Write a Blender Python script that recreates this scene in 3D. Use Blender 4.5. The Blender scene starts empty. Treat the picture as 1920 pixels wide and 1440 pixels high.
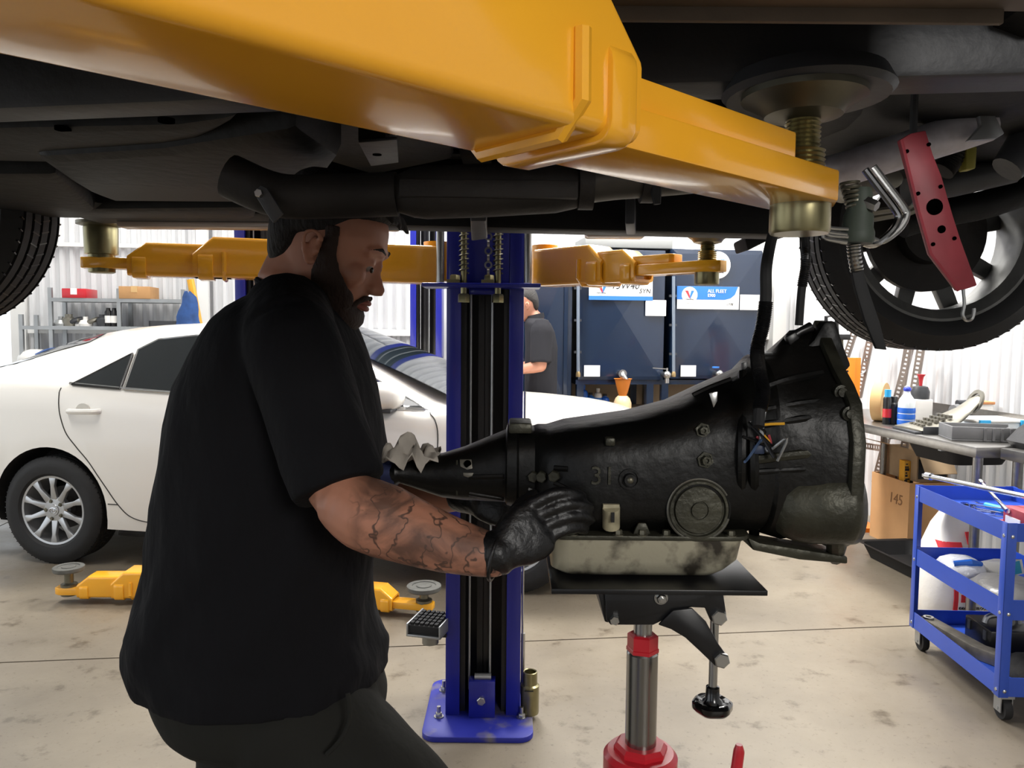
import bpy, bmesh, math, random
from mathutils import Vector, Matrix
from mathutils.bvhtree import BVHTree
random.seed(7)
PI = math.pi
SC = bpy.context.scene
COL = SC.collection
V = Vector

# ------------------------------------------------------------------ camera, sky, lamps, exposure
CAM_H, PITCH, ROLL, FPX = 1.42, math.radians(3.95), math.radians(0.5), 1450.0
cam_data = bpy.data.cameras.new('camera')
cam_data.sensor_width = 36.0
cam_data.lens = 36.0 * FPX / 1920.0
cam_data.clip_start = 0.02
cam = bpy.data.objects.new('camera', cam_data)
COL.objects.link(cam)
CAM_M = Matrix.Rotation(PI/2 - PITCH, 3, 'X') @ Matrix.Rotation(ROLL, 3, 'Z')
CAM_P = V((0, 0, CAM_H))
cam.matrix_world = Matrix.Translation(CAM_P) @ CAM_M.to_4x4()
SC.camera = cam

world = bpy.data.worlds.new('daylight')
SC.world = world
world.use_nodes = True
wb = world.node_tree.nodes['Background']
wb.inputs[0].default_value = (0.90, 0.95, 1.0, 1)
wb.inputs[1].default_value = 1.5

SC.view_settings.view_transform = 'Standard'
SC.view_settings.look = 'None'
SC.view_settings.exposure = 0.0
SC.view_settings.gamma = 1.0
SC.view_settings.use_curve_mapping = False
SC.cycles.use_denoising = True
SC.cycles.max_bounces = 6
SC.cycles.diffuse_bounces = 3
SC.cycles.glossy_bounces = 3
SC.cycles.transparent_max_bounces = 6
SC.cycles.sample_clamp_indirect = 6.0

YAW = math.radians(7.0)
ROOM = Matrix.Rotation(YAW, 4, 'Z')
def R(x, y, z=0.0): return ROOM @ V((x, y, z))

def lamp(name, loc, size, power, color=(1, 1, 1), target=None):
    l = bpy.data.lights.new(name, 'AREA')
    l.shape = 'RECTANGLE'; l.size, l.size_y = size; l.energy = power; l.color = color
    o = bpy.data.objects.new(name, l); COL.objects.link(o)
    o.location = loc
    if target is not None:
        o.rotation_euler = (V(target) - V(loc)).to_track_quat('-Z', 'Y').to_euler()
    else:
        o.rotation_euler = (0, 0, YAW)
    return o
for (lx, ly, pw) in ((-2.3, 6.0, 75), (0.4, 6.0, 42), (-2.8, 3.6, 85), (2.6, 5.4, 170), (2.9, 2.9, 120), (-2.4, 0.2, 25)):
    lamp('ceiling_lamp', R(lx, ly, 4.3), (0.5, 1.6), pw, (1.0, 0.97, 0.92))
lamp('wall_fill_light', R(0.2, 5.4, 4.2), (0.5, 1.8), 270, (1.0, 0.98, 0.95), R(3.5, 4.6, 1.4))  # added unseen light, only there to brighten the right wall
lamp('arm_fill_light', R(1.3, -3.4, 2.7), (1.2, 1.2), 100, (1.0, 0.97, 0.93), (0.1, 0.7, 1.6))  # added fill behind the camera, no real fixture, brightens the near orange arm

# ------------------------------------------------------------------ pixel -> point on the plane y = Y  (1920 x 1440 frame)
def ray(px, py): return CAM_M @ V(((px - 960) / FPX, -(py - 720) / FPX, -1.0))
def at(px, py, Y):
    d = ray(px, py); return CAM_P + d * (Y / d.y)
def atz(px, py, z):
    d = ray(px, py); return CAM_P + d * ((z - CAM_H) / d.z)

# ------------------------------------------------------------------ mesh helpers
def lin(h):
    h = h.lstrip('#'); c = [int(h[i:i+2], 16) / 255 for i in (0, 2, 4)]
    return tuple(x / 12.92 if x <= 0.04045 else ((x + 0.055) / 1.055) ** 2.4 for x in c) + (1.0,)

class MB:
    def __init__(s, T=None): s.v = []; s.f = []; s.T = T
    def add(s, vs, fs):
        o = len(s.v)
        for p in vs:
            p = V(p); s.v.append(s.T @ p if s.T is not None else p)
        for f in fs: s.f.append(tuple(i + o for i in f))
        return s
    def box(s, c, d, rot=None):
        hx, hy, hz = d[0]/2, d[1]/2, d[2]/2; c = V(c)
        vs = [V((x, y, z)) for x in (-hx, hx) for y in (-hy, hy) for z in (-hz, hz)]
        if rot is not None: vs = [rot @ p for p in vs]
        return s.add([c + p for p in vs], [(0,1,3,2),(4,6,7,5),(0,4,5,1),(2,3,7,6),(0,2,6,4),(1,5,7,3)])
    def mm(s, a, b):
        return s.box([(a[i]+b[i])/2 for i in range(3)], [abs(b[i]-a[i]) for i in range(3)])
    def beam(s, p0, p1, w, h, up=(0, 0, 1)):
        p0, p1 = V(p0), V(p1); d = (p1-p0).normalized(); up = V(up)
        if abs(d.dot(up)) > 0.99: up = V((0, 1, 0)) if abs(d.y) < .9 else V((1, 0, 0))
        x = d.cross(up).normalized(); z = x.cross(d)
        vs = []
        for p in (p0, p1):
            for a, b in ((-1,-1),(1,-1),(1,1),(-1,1)): vs.append(p + x*(a*w/2) + z*(b*h/2))
        return s.add(vs, [(0,1,2,3),(7,6,5,4),(0,4,5,1),(1,5,6,2),(2,6,7,3),(3,7,4,0)])
    def loft(s, rings, caps=True, closed=True):
        n = len(rings[0]); vs = [p for r in rings for p in r]; fs = []
        for i in range(len(rings)-1):
            for j in range(n if closed else n-1):
                k = (j+1) % n
                fs.append((i*n+j, i*n+k, (i+1)*n+k, (i+1)*n+j))
        if caps and closed:
            fs.append(tuple(range(n-1, -1, -1))); fs.append(tuple((len(rings)-1)*n + j for j in range(n)))
        return s.add(vs, fs)
    def tube(s, pts, r, n=10, caps=True, sq=None):
        pts = [V(p) for p in pts]; m = len(pts)
        rs = list(r) if isinstance(r, list) else [r]*m
        if len(rs) != m: rs = [rs[min(int(round(i*(len(rs)-1)/(m-1))), len(rs)-1)] for i in range(m)]
        t0 = (pts[1]-pts[0]).normalized()
        up = V((0,0,1)) if abs(t0.z) < .9 else V((1,0,0))
        x = t0.cross(up).normalized(); rings = []
        for i in range(m):
            a = pts[max(i-1,0)]; b = pts[min(i+1,m-1)]
            t = (b-a)
            t = t.normalized() if t.length > 1e-9 else t0
            x = (x - t*x.dot(t)).normalized(); y = t.cross(x)
            rr = rs[i]; rx, ry = rr if isinstance(rr, (list, tuple)) else (rr, rr)
            rings.append([pts[i] + x*(rx*math.cos(2*PI*j/n)) + y*(ry*math.sin(2*PI*j/n)) for j in range(n)])
        return s.loft(rings, caps)
    def cyl(s, p0, p1, r, r1=None, n=16): return s.tube([p0, p1], [r, r if r1 is None else r1], n)
    def lathe(s, prof, o=(0,0,0), axis=(0,0,1), n=24, caps=True):
        o = V(o); a = V(axis).normalized()
        x = a.orthogonal().normalized(); y = a.cross(x)
        rings = [[o + a*h + x*(r*math.cos(2*PI*j/n)) + y*(r*math.sin(2*PI*j/n)) for j in range(n)] for r, h in prof]
        return s.loft(rings, caps)
    def ring(s, prof, o, axis, n=32):
        """closed profile revolved (torus-like)"""
        o = V(o); a = V(axis).normalized(); x = a.orthogonal().normalized(); y = a.cross(x)
        m = len(prof); vs = []; fs = []
        for j in range(n):
            c, q = math.cos(2*PI*j/n), math.sin(2*PI*j/n)
            vs += [o + a*h + x*(r*c) + y*(r*q) for r, h in prof]
        for j in range(n):
            for i in range(m):
                k = (i+1) % m; jn = (j+1) % n
                fs.append((j*m+i, j*m+k, jn*m+k, jn*m+i))
        return s.add(vs, fs)
    def prism(s, poly, vec):
        poly = [V(p) for p in poly]; vec = V(vec); n = len(poly)
        return s.add(poly + [p+vec for p in poly],
            [tuple(range(n-1,-1,-1)), tuple(range(n, 2*n))] + [(i, (i+1)%n, n+(i+1)%n, n+i) for i in range(n)])
    def hexn(s, o, axis, r, h): return s.lathe([(r, 0), (r, h*.8), (r*.86, h)], o, axis, 6)
    def ball(s, c, r, n=12, m=8):
        c = V(c); rr = r if isinstance(r, (list, tuple)) else (r, r, r); rings = []
        for i in range(m+1):
            t = -PI/2 + PI*i/m; q = max(math.cos(t), .02)
            rings.append([c + V((rr[0]*q*math.cos(2*PI*j/n), rr[1]*q*math.sin(2*PI*j/n), rr[2]*math.sin(t))) for j in range(n)])
        return s.loft(rings)
    def quad(s, a, b, c, d): return s.add([a, b, c, d], [(0,1,2,3)])
    def shell(s, grid, t):
        """grid of points -> closed slab of thickness vector t"""
        t = V(t); r = len(grid); c = len(grid[0]); vs = [V(p) for row in grid for p in row]; n = len(vs)
        vs2 = vs + [p + t for p in vs]; fs = []
        for i in range(r-1):
            for j in range(c-1):
                a = i*c+j; fs.append((a, a+1, a+c+1, a+c)); fs.append((n+a, n+a+c, n+a+c+1, n+a+1))
        edge = [(0*c+j) for j in range(c)] + [i*c+c-1 for i in range(1, r)] + [(r-1)*c+j for j in range(c-2, -1, -1)] + [i*c for i in range(r-2, 0, -1)]
        for i in range(len(edge)):
            a, b = edge[i], edge[(i+1) % len(edge)]; fs.append((a, n+a, n+b, b))
        return s.add(vs2, fs)

def mesh_of(name, mb, origin=(0,0,0), sharp=32, bevel=0.0):
    me = bpy.data.meshes.new(name)
    o = V(origin)
    me.from_pydata([tuple(p - o) for p in mb.v], [], mb.f)
    bm = bmesh.new(); bm.from_mesh(me)
    bmesh.ops.recalc_face_normals(bm, faces=bm.faces)
    if bevel:
        es = [e for e in bm.edges if len(e.link_faces) == 2 and e.calc_face_angle(0) > math.radians(35)]
        if es: bmesh.ops.bevel(bm, geom=es, offset=bevel, segments=2, profile=.5, affect='EDGES', clamp_overlap=True)
    for f in bm.faces: f.smooth = True
    bm.to_mesh(me); bm.free()
    me.set_sharp_from_angle(angle=math.radians(sharp))
    return me

class Thing:
    def __init__(s, name, label=None, cat=None, loc=(0,0,0), group=None, kind=None):
        s.o = bpy.data.objects.new(name, None); COL.objects.link(s.o)
        s.o.empty_display_size = .1
        s.loc = V(loc); s.o.location = s.loc
        settag(s.o, label, cat, group, kind)
    def part(s, name, mb, mat, parent=None, bevel=0.0, sharp=32, label=None, kind=None):
        o = bpy.data.objects.new(name, mesh_of(name, mb, s.loc, sharp, bevel)); COL.objects.link(o)
        o.data.materials.append(mat); o.parent = parent or s.o
        if label: o['label'] = label
        if kind: o['kind'] = kind
        return o
    def meshpart(s, name, me, mat, parent=None):
        o = bpy.data.objects.new(name, me); COL.objects.link(o)
        if mat: me.materials.append(mat)
        o.parent = parent or s.o
        return o

def settag(o, label=None, cat=None, group=None, kind=None):
    if label: o['label'] = label
    if cat: o['category'] = cat
    if group: o['group'] = group
    if kind: o['kind'] = kind

def single(name, mb, mat, label, cat, group=None, bevel=0.0, sharp=32, kind=None, loc=None):
    if loc is None:
        xs = [p.x for p in mb.v]; ys = [p.y for p in mb.v]
        loc = V(((min(xs)+max(xs))/2, (min(ys)+max(ys))/2, min(p.z for p in mb.v)))
    o = bpy.data.objects.new(name, mesh_of(name, mb, loc, sharp, bevel)); COL.objects.link(o)
    o.location = loc; o.data.materials.append(mat); settag(o, label, cat, group, kind)
    return o
def struct(name, mb, mat, label=None, parent=None, bevel=0.0, sharp=32):
    o = bpy.data.objects.new(name, mesh_of(name, mb, (0,0,0), sharp, bevel)); COL.objects.link(o)
    o.data.materials.append(mat)
    if parent is not None: o.parent = parent
    else: settag(o, label, None, None, 'structure')
    return o

def copy_tree(root, delta=(0,0,0), rz=0, label=None, group=None):
    def cp(o, par):
        c = o.copy(); COL.objects.link(c)
        if par is not None: c.parent = par
        for ch in list(kids.get(o.name, [])): cp(ch, c)
        return c
    kids = {}
    for o in COL.objects:
        if o.parent: kids.setdefault(o.parent.name, []).append(o)
    r = cp(root, None)
    r.location = root.location + V(delta); r.rotation_euler[2] = root.rotation_euler[2] + rz
    if label: r['label'] = label
    if group: r['group'] = group
    return r

def smooth_path(pts, k=6):
    pts = [V(p) for p in pts]; P = [pts[0]] + pts + [pts[-1]]; out = []
    for i in range(1, len(P)-2):
        a, b, c, d = P[i-1], P[i], P[i+1], P[i+2]
        for j in range(k):
            t = j / k
            out.append(.5*((2*b) + (c-a)*t + (2*a-5*b+4*c-d)*t*t + (3*b-a-3*c+d)*t**3))
    out.append(pts[-1]); return out
def interp(tab, x):
    if x <= tab[0][0]: return tab[0][1]
    for (x0, y0), (x1, y1) in zip(tab, tab[1:]):
        if x <= x1:
            t = (x-x0)/(x1-x0); return y0 + (y1-y0)*t
    return tab[-1][1]
def sinterp(tab, x):
    """smooth (Catmull-Rom style) table lookup"""
    if x <= tab[0][0]: return tab[0][1]
    if x >= tab[-1][0]: return tab[-1][1]
    for i in range(len(tab)-1):
        x0, y0 = tab[i]; x1, y1 = tab[i+1]
        if x <= x1:
            def m(k):
                a = tab[max(k-1,0)]; b = tab[min(k+1,len(tab)-1)]; return (b[1]-a[1])/max(b[0]-a[0],1e-9)
            h = x1-x0; t = (x-x0)/h
            return (2*t**3-3*t*t+1)*y0 + (t**3-2*t*t+t)*h*m(i) + (-2*t**3+3*t*t)*y1 + (t**3-t*t)*h*m(i+1)

_font_cache = {}
def text_mesh(name, body, size, ext=0.0015, italic=0.0, align='CENTER'):
    cu = bpy.data.curves.new(name, 'FONT'); cu.body = body; cu.size = size; cu.extrude = ext; cu.shear = italic
    cu.align_x = align; cu.align_y = 'CENTER'; cu.resolution_u = 3
    ob = bpy.data.objects.new(name, cu); COL.objects.link(ob)
    bpy.context.view_layer.update()
    me = bpy.data.meshes.new_from_object(ob.evaluated_get(bpy.context.evaluated_depsgraph_get()))
    bpy.data.objects.remove(ob); bpy.data.curves.remove(cu)
    me.name = name
    return me
def text_part(t, name, body, size, M, mat, parent=None, ext=0.0015, italic=0.0, sx=1.0, align='CENTER', bold=0):
    me = text_mesh(name, body, size, ext, italic, align)
    me.transform(Matrix.Translation(-t.loc) @ M @ Matrix.Diagonal((sx, 1, 1, 1)))
    return t.meshpart(name, me, mat, parent)
def facing(o, right, up):
    """matrix whose X is right, Y is up, at o"""
    x = V(right).normalized(); y = V(up); y = (y - x*y.dot(x)).normalized(); z = x.cross(y)
    return Matrix(((x.x, y.x, z.x, o[0]), (x.y, y.y, z.y, o[1]), (x.z, y.z, z.z, o[2]), (0,0,0,1)))

def remesh(name, mbs, origin, voxel, smooth=6, factor=.5):
    """union of closed shells -> one continuous skin"""
    mb = MB()
    for m in mbs: mb.add(m.v, m.f)
    me = mesh_of('tmp', mb, origin)
    ob = bpy.data.objects.new('tmp', me); COL.objects.link(ob)
    md = ob.modifiers.new('r', 'REMESH'); md.mode = 'VOXEL'; md.voxel_size = voxel; md.use_smooth_shade = True
    if smooth:
        sm = ob.modifiers.new('s', 'SMOOTH'); sm.iterations = smooth; sm.factor = factor
    bpy.context.view_layer.update()
    out = bpy.data.meshes.new_from_object(ob.evaluated_get(bpy.context.evaluated_depsgraph_get()))
    bpy.data.objects.remove(ob); bpy.data.meshes.remove(me)
    out.name = name
    for p in out.polygons: p.use_smooth = True
    return out

# ------------------------------------------------------------------ materials
def mat(name, col, rough=.5, metal=0.0, var=0.0, scale=8.0, bump=0.0, bscale=None, coat=0.0, col2=None, spec=None, detail=4, thr=None, trans=0.0, stretch=None):
    m = bpy.data.materials.new(name); m.use_nodes = True
    nt = m.node_tree; b = nt.nodes['Principled BSDF']
    c1 = lin(col); b.inputs['Base Color'].default_value = c1
    b.inputs['Roughness'].default_value = rough; b.inputs['Metallic'].default_value = metal
    if coat: b.inputs['Coat Weight'].default_value = coat; b.inputs['Coat Roughness'].default_value = .06
    if spec is not None: b.inputs['Specular IOR Level'].default_value = spec
    if trans: b.inputs['Transmission Weight'].default_value = trans
    if var or bump or col2:
        tc = nt.nodes.new('ShaderNodeTexCoord'); src = tc.outputs['Object']
        if stretch:
            mp = nt.nodes.new('ShaderNodeMapping'); mp.inputs['Scale'].default_value = stretch
            nt.links.new(src, mp.inputs[0]); src = mp.outputs[0]
        n = nt.nodes.new('ShaderNodeTexNoise'); n.inputs['Scale'].default_value = scale; n.inputs['Detail'].default_value = detail
        nt.links.new(src, n.inputs['Vector'])
        if var or col2:
            r = nt.nodes.new('ShaderNodeValToRGB')
            lo, hi = thr if thr else (.3, .7)
            r.color_ramp.elements[0].position = lo; r.color_ramp.elements[1].position = hi
            if col2: a, d = c1, lin(col2)
            else:
                a = tuple(x*(1-var) for x in c1[:3]) + (1,); d = tuple(min(1, x*(1+var)) for x in c1[:3]) + (1,)
            r.color_ramp.elements[0].color = a; r.color_ramp.elements[1].color = d
            nt.links.new(n.outputs[0], r.inputs[0]); nt.links.new(r.outputs[0], b.inputs['Base Color'])
        if bump:
            src2 = n
            if bscale:
                src2 = nt.nodes.new('ShaderNodeTexNoise'); src2.inputs['Scale'].default_value = bscale; src2.inputs['Detail'].default_value = 5
                nt.links.new(src, src2.inputs['Vector'])
            bp = nt.nodes.new('ShaderNodeBump'); bp.inputs['Strength'].default_value = bump; bp.inputs['Distance'].default_value = .01
            nt.links.new(src2.outputs[0], bp.inputs['Height']); nt.links.new(bp.outputs[0], b.inputs['Normal'])
    return m
def emis(name, col, s):
    m = mat(name, col); b = m.node_tree.nodes['Principled BSDF']
    b.inputs['Emission Color'].default_value = lin(col); b.inputs['Emission Strength'].default_value = s; return m

M_ORANGE = mat('orange_paint', '#ffb42e', .2, var=.05, scale=3, coat=.3)
M_BLUE = mat('blue_paint', '#181f86', .35, var=.06, scale=4, coat=.2)
M_BLUED = mat('dusty_blue_plate', '#1f2896', .5, col2='#6d6870', scale=7, thr=(.52, .66), detail=6)
M_NAVY = mat('navy_gloss_steel', '#15243a', .2, var=.12, scale=1.5, bump=.1, bscale=2.5, coat=.4)
M_BLACKP = mat('black_paint', '#101012', .35)
M_BLACKR = mat('black_rubber', '#171718', .75, var=.2, scale=20)
M_TYRE = mat('tyre_rubber', '#1c1c1d', .7, var=.15, scale=30, bump=.1)
M_STEEL = mat('bright_steel', '#b8b8b6', .28, 1.0, var=.1, scale=6)
M_CHROME = mat('chrome', '#d5d6d8', .12, 1.0)
M_ALU = mat('cast_aluminium', '#858278', .45, .7, var=.15, scale=14)
M_ZINC = mat('yellow_zinc', '#8f8866', .32, .9, var=.15, scale=10)
M_DARKZ = mat('dull_zinc', '#6f6c5e', .42, .8, var=.2, scale=14)
M_WHITEP = mat('white_car_paint', '#ece9e2', .22, coat=.6)
M_GLASS = mat('tinted_glass', '#10161a', .04, coat=.5)
M_WHITE = mat('white_plastic', '#eceae6', .45)
M_PAPER = mat('white_paper', '#f2f1ee', .7)
M_RED = mat('red_paint', '#c0202c', .35, var=.08, scale=8, coat=.2)
M_RED2 = mat('faded_red_paint', '#a03a44', .5, var=.3, scale=9)
M_CARD = mat('cardboard', '#b98d5e', .85, var=.08, scale=10)
M_CARD2 = mat('pale_cardboard', '#a0886a', .85, var=.1, scale=10)
M_BLUEPL = mat('blue_plastic', '#1f63c8', .35)
M_CYAN = mat('light_blue_plastic', '#2fa3dc', .35)
M_GREY = mat('grey_plastic', '#6f7072', .5, var=.1, scale=20)
M_DGREY = mat('dark_grey_plastic', '#34363a', .5, var=.1, scale=20)
M_GALV = mat('galvanised_steel', '#a9abac', .4, .8, var=.12, scale=9)
M_STAIN = mat('stainless_steel', '#8f8d8a', .3, .9, var=.08, scale=5, stretch=(1, 8, 8))
M_UNDER = mat('underbody_coating', '#0b0b0c', .6, spec=.3, var=.35, scale=5, bump=.25, bscale=30)
M_UNDER2 = mat('underbody_rail', '#3a3b3e', .5, var=.2, scale=7, bump=.15, bscale=40)
M_RUSTY = mat('dusty_sill', '#5e5347', .75, var=.4, scale=6, bump=.3, bscale=30)
M_EXH = mat('sooty_exhaust', '#2a2725', .6, .3, var=.35, scale=9, bump=.25, bscale=35)
M_TRANS = mat('oily_casting', '#0b0b0a', .42, .35, var=.5, scale=7, bump=.16, bscale=45, detail=6)
M_TRANS3 = mat('bell_casting', '#131210', .4, .4, var=.55, scale=6, bump=.2, bscale=45, detail=6)
M_TRANS2 = mat('worn_casting', '#3a392f', .42, .45, var=.5, scale=9, bump=.3, bscale=45, detail=6)
M_HOLE = mat('dark_hole', '#020202', 1.0, spec=0.0)
M_PAN = mat('stained_pan', '#aaa48f', .45, .3, col2='#37322a', scale=16, thr=(.46, .6), bump=.2, detail=6)
M_GREEN = mat('green_print', '#1d8a4c', .6)
M_REDP = mat('red_print', '#d8303a', .6)
M_BLUEP = mat('blue_print', '#2a6fc0', .6)
M_INK = mat('black_ink', '#222226', .7)
M_YEL = mat('yellow_paint', '#e0a52c', .45)
M_TAN = mat('tan_paper', '#cda873', .7, var=.06)
M_CLEAR = mat('clear_plastic', '#dfe6ea', .2, coat=.3)

# ================================================================== THE SETTING
RX = (ROOM @ V((1, 0, 0))); RY = (ROOM @ V((0, 1, 0))); UP = V((0, 0, 1))
def rp(px, py, yr):
    """pixel -> point on the room plane y_r = yr"""
    d = ray(px, py); return CAM_P + d * ((yr - CAM_P.dot(RY)) / d.dot(RY))
def rxp(px, py, xr):
    d = ray(px, py); return CAM_P + d * ((xr - CAM_P.dot(RX)) / d.dot(RX))
def rl(p): return V((p.dot(RX), p.dot(RY), p.z))
WALL_Y, WALL_X, OPEN_X, CEIL = 7.2, 3.53, -3.37, 4.6

def concrete():
    m = mat('polished_concrete', '#9a9083', .42); nt = m.node_tree; b = nt.nodes['Principled BSDF']
    tc = nt.nodes.new('ShaderNodeTexCoord')
    def noise(sc, det, rough=.55):
        n = nt.nodes.new('ShaderNodeTexNoise'); n.inputs['Scale'].default_value = sc; n.inputs['Detail'].default_value = det
        n.inputs['Roughness'].default_value = rough
        nt.links.new(tc.outputs['Object'], n.inputs['Vector']); return n
    def ramp(n, p0, c0, p1, c1):
        r = nt.nodes.new('ShaderNodeValToRGB'); e = r.color_ramp.elements
        e[0].position, e[1].position = p0, p1; e[0].color, e[1].color = c0, c1
        nt.links.new(n.outputs[0], r.inputs[0]); return r
    def mul(a, c):
        x = nt.nodes.new('ShaderNodeMix'); x.data_type = 'RGBA'; x.blend_type = 'MULTIPLY'; x.inputs[0].default_value = 1
        nt.links.new(a, x.inputs[6]); nt.links.new(c, x.inputs[7]); return x.outputs[2]
    base = ramp(noise(1.3, 6), .3, lin('#6f6659'), .7, lin('#8b8170'))
    st = ramp(noise(6, 8, .65), .30, (.42, .38, .33, 1), .42, (1, 1, 1, 1))
    fine = ramp(noise(45, 6, .7), .28, (.55, .5, .45, 1), .42, (1, 1, 1, 1))
    out = mul(mul(base.outputs[0], st.outputs[0]), fine.outputs[0])
    nt.links.new(out, b.inputs['Base Color'])
    rr = ramp(noise(3, 4), .3, (.3, .3, .3, 1), .7, (.52, .52, .52, 1)); nt.links.new(rr.outputs[0], b.inputs['Roughness'])
    bp = nt.nodes.new('ShaderNodeBump'); bp.inputs['Strength'].default_value = .08; bp.inputs['Distance'].default_value = .01
    nt.links.new(noise(30, 6).outputs[0], bp.inputs['Height']); nt.links.new(bp.outputs[0], b.inputs['Normal'])
    return m
M_CONC = concrete()
M_JOINT = mat('joint_dirt', '#5c5348', .9)
M_WALL = mat('white_corrugated_sheet', '#d9dadc', .4, .0, var=.04, scale=2)
M_WALLF = mat('white_flashing', '#e6e6e4', .5)
M_CEIL = mat('ceiling_sheet', '#c9c9c6', .6)
M_GROUND = mat('pale_yard_concrete', '#cfcac0', .8, var=.08, scale=2)

m = MB(); m.mm((-9, -7, -.25), (9, 16, -.012))
floor = struct('floor', m, M_JOINT, 'stained pale concrete workshop floor cut into large slabs')
# slabs, joints 8 mm wide
ys = [-6.0, -1.2, 3.42, 7.35]; xs = [-6.6, -3.9, 0.75 - 5.0 + .9, 4.6]
xs = [-6.6, -2.95, 4.6]
for j in range(len(ys)-1):
    for i in range(len(xs)-1):
        m = MB(ROOM); m.mm((xs[i]+.005, ys[j]+.005, -.06), (xs[i+1]-.005, ys[j+1]-.005, 0))
        struct('slab', m, M_CONC, parent=floor)
m = MB(ROOM); m.mm((-9, 7.358, -.06), (9, 16, -.004)); struct('yard_slab', m, M_GROUND, parent=floor)
m = MB(ROOM); m.mm((-9.5, -6, -.06), (-6.608, 7.35, -.004)); struct('yard_slab', m, M_GROUND, parent=floor)

def corrugated(x0, x1, z0, z1, y, depth=.03, pitch=.085, axis='x'):
    prof = []; x = x0; k = 0
    while x < x1:
        prof += [(x, 0), (x+pitch*.3, 0), (x+pitch*.5, 1), (x+pitch*.8, 1)]; x += pitch
    prof.append((x1, 0))
    m = MB(ROOM)
    def P(a, d, z): return (a, y - d*depth, z) if axis == 'x' else (y - d*depth, a, z)
    grid = [[P(a, d, z0) for a, d in prof], [P(a, d, z1) for a, d in prof]]
    m.shell(grid, (0, .012, 0) if axis == 'x' else (.012, 0, 0))
    return m
struct('wall_back', corrugated(OPEN_X, WALL_X, 0, CEIL, WALL_Y), M_WALL, 'white corrugated steel back wall', sharp=20)
struct('wall_right', corrugated(-6, WALL_Y, 0, CEIL, WALL_X, axis='y'), M_WALL, 'white corrugated steel wall behind the bench', sharp=20)
m = MB(ROOM); m.mm((-6.62, -6, 0), (-6.5, -2.5, CEIL)); m.mm((-6.62, -2.5, 3.9), (-6.5, 7.2, CEIL)); m.mm((-6.62, 6.6, 0), (-6.5, 7.2, 3.9))
struct('wall_left', m, M_WALL, 'white side wall with a wide open doorway')
m = MB(ROOM); m.mm((-3.2, -6.1, 0), (WALL_X+.1, -6, CEIL)); m.mm((-6.62, -6.1, 3.9), (-3.2, -6, CEIL))
struct('wall_front', m, M_WALL, 'white wall behind the viewpoint with an open doorway')
m = MB(ROOM); m.mm((-6.6, WALL_Y-.02, 3.7), (OPEN_X, WALL_Y+.08, CEIL))
struct('trim_1', m, M_WALLF, 'white lintel above the open roller doorway')
m = MB(ROOM); m.mm((OPEN_X-.1, WALL_Y-.06, 0), (OPEN_X+.02, WALL_Y+.08, 3.7))
struct('trim_2', m, M_WALLF, 'white jamb of the open doorway beside the steel rack')
m = MB(ROOM); m.mm((-6.6, -6, CEIL), (WALL_X+.1, WALL_Y+.1, CEIL+.08))
struct('ceiling', m, M_CEIL, 'pale sheet ceiling')
# wall rails and columns (white, run over the corrugation)
n = 3
for (pxa, pxb, py, h) in ((60, 800, 466, .035), (60, 800, 621, .06), (1300, 1462, 629, .07)):
    a = rl(rp((pxa+pxb)/2, py, WALL_Y)); xa = rl(rp(pxa, py, WALL_Y)).x; xb = min(rl(rp(pxb, py, WALL_Y)).x, WALL_X-.05)
    m = MB(ROOM); m.mm((xa, WALL_Y-.075, a.z-h/2), (xb, WALL_Y-.031, a.z+h/2))
    struct('trim_%d' % n, m, M_WALLF, ('white girt rail along the upper back wall', 'white girt rail along the middle of the back wall', 'white girt rail right of the navy tanks')[n-3]); n += 1
for (pxa, pxb) in ((370, 391),):
    xa = rl(rp(pxa, 500, WALL_Y-.1)).x; xb = rl(rp(pxb, 500, WALL_Y-.1)).x
    m = MB(ROOM); m.mm((xa, WALL_Y-.13, 0), (xb, WALL_Y-.076, CEIL)); struct('trim_%d' % n, m, M_WALLF, 'flat white wall column behind the blue coat'); n += 1
m = MB(ROOM); m.mm((WALL_X-.16, WALL_Y-.16, 0), (WALL_X-.031, WALL_Y-.031, CEIL)); struct('trim_%d' % n, m, M_WALLF, 'white corner column at the end of the right wall'); n += 1

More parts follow.
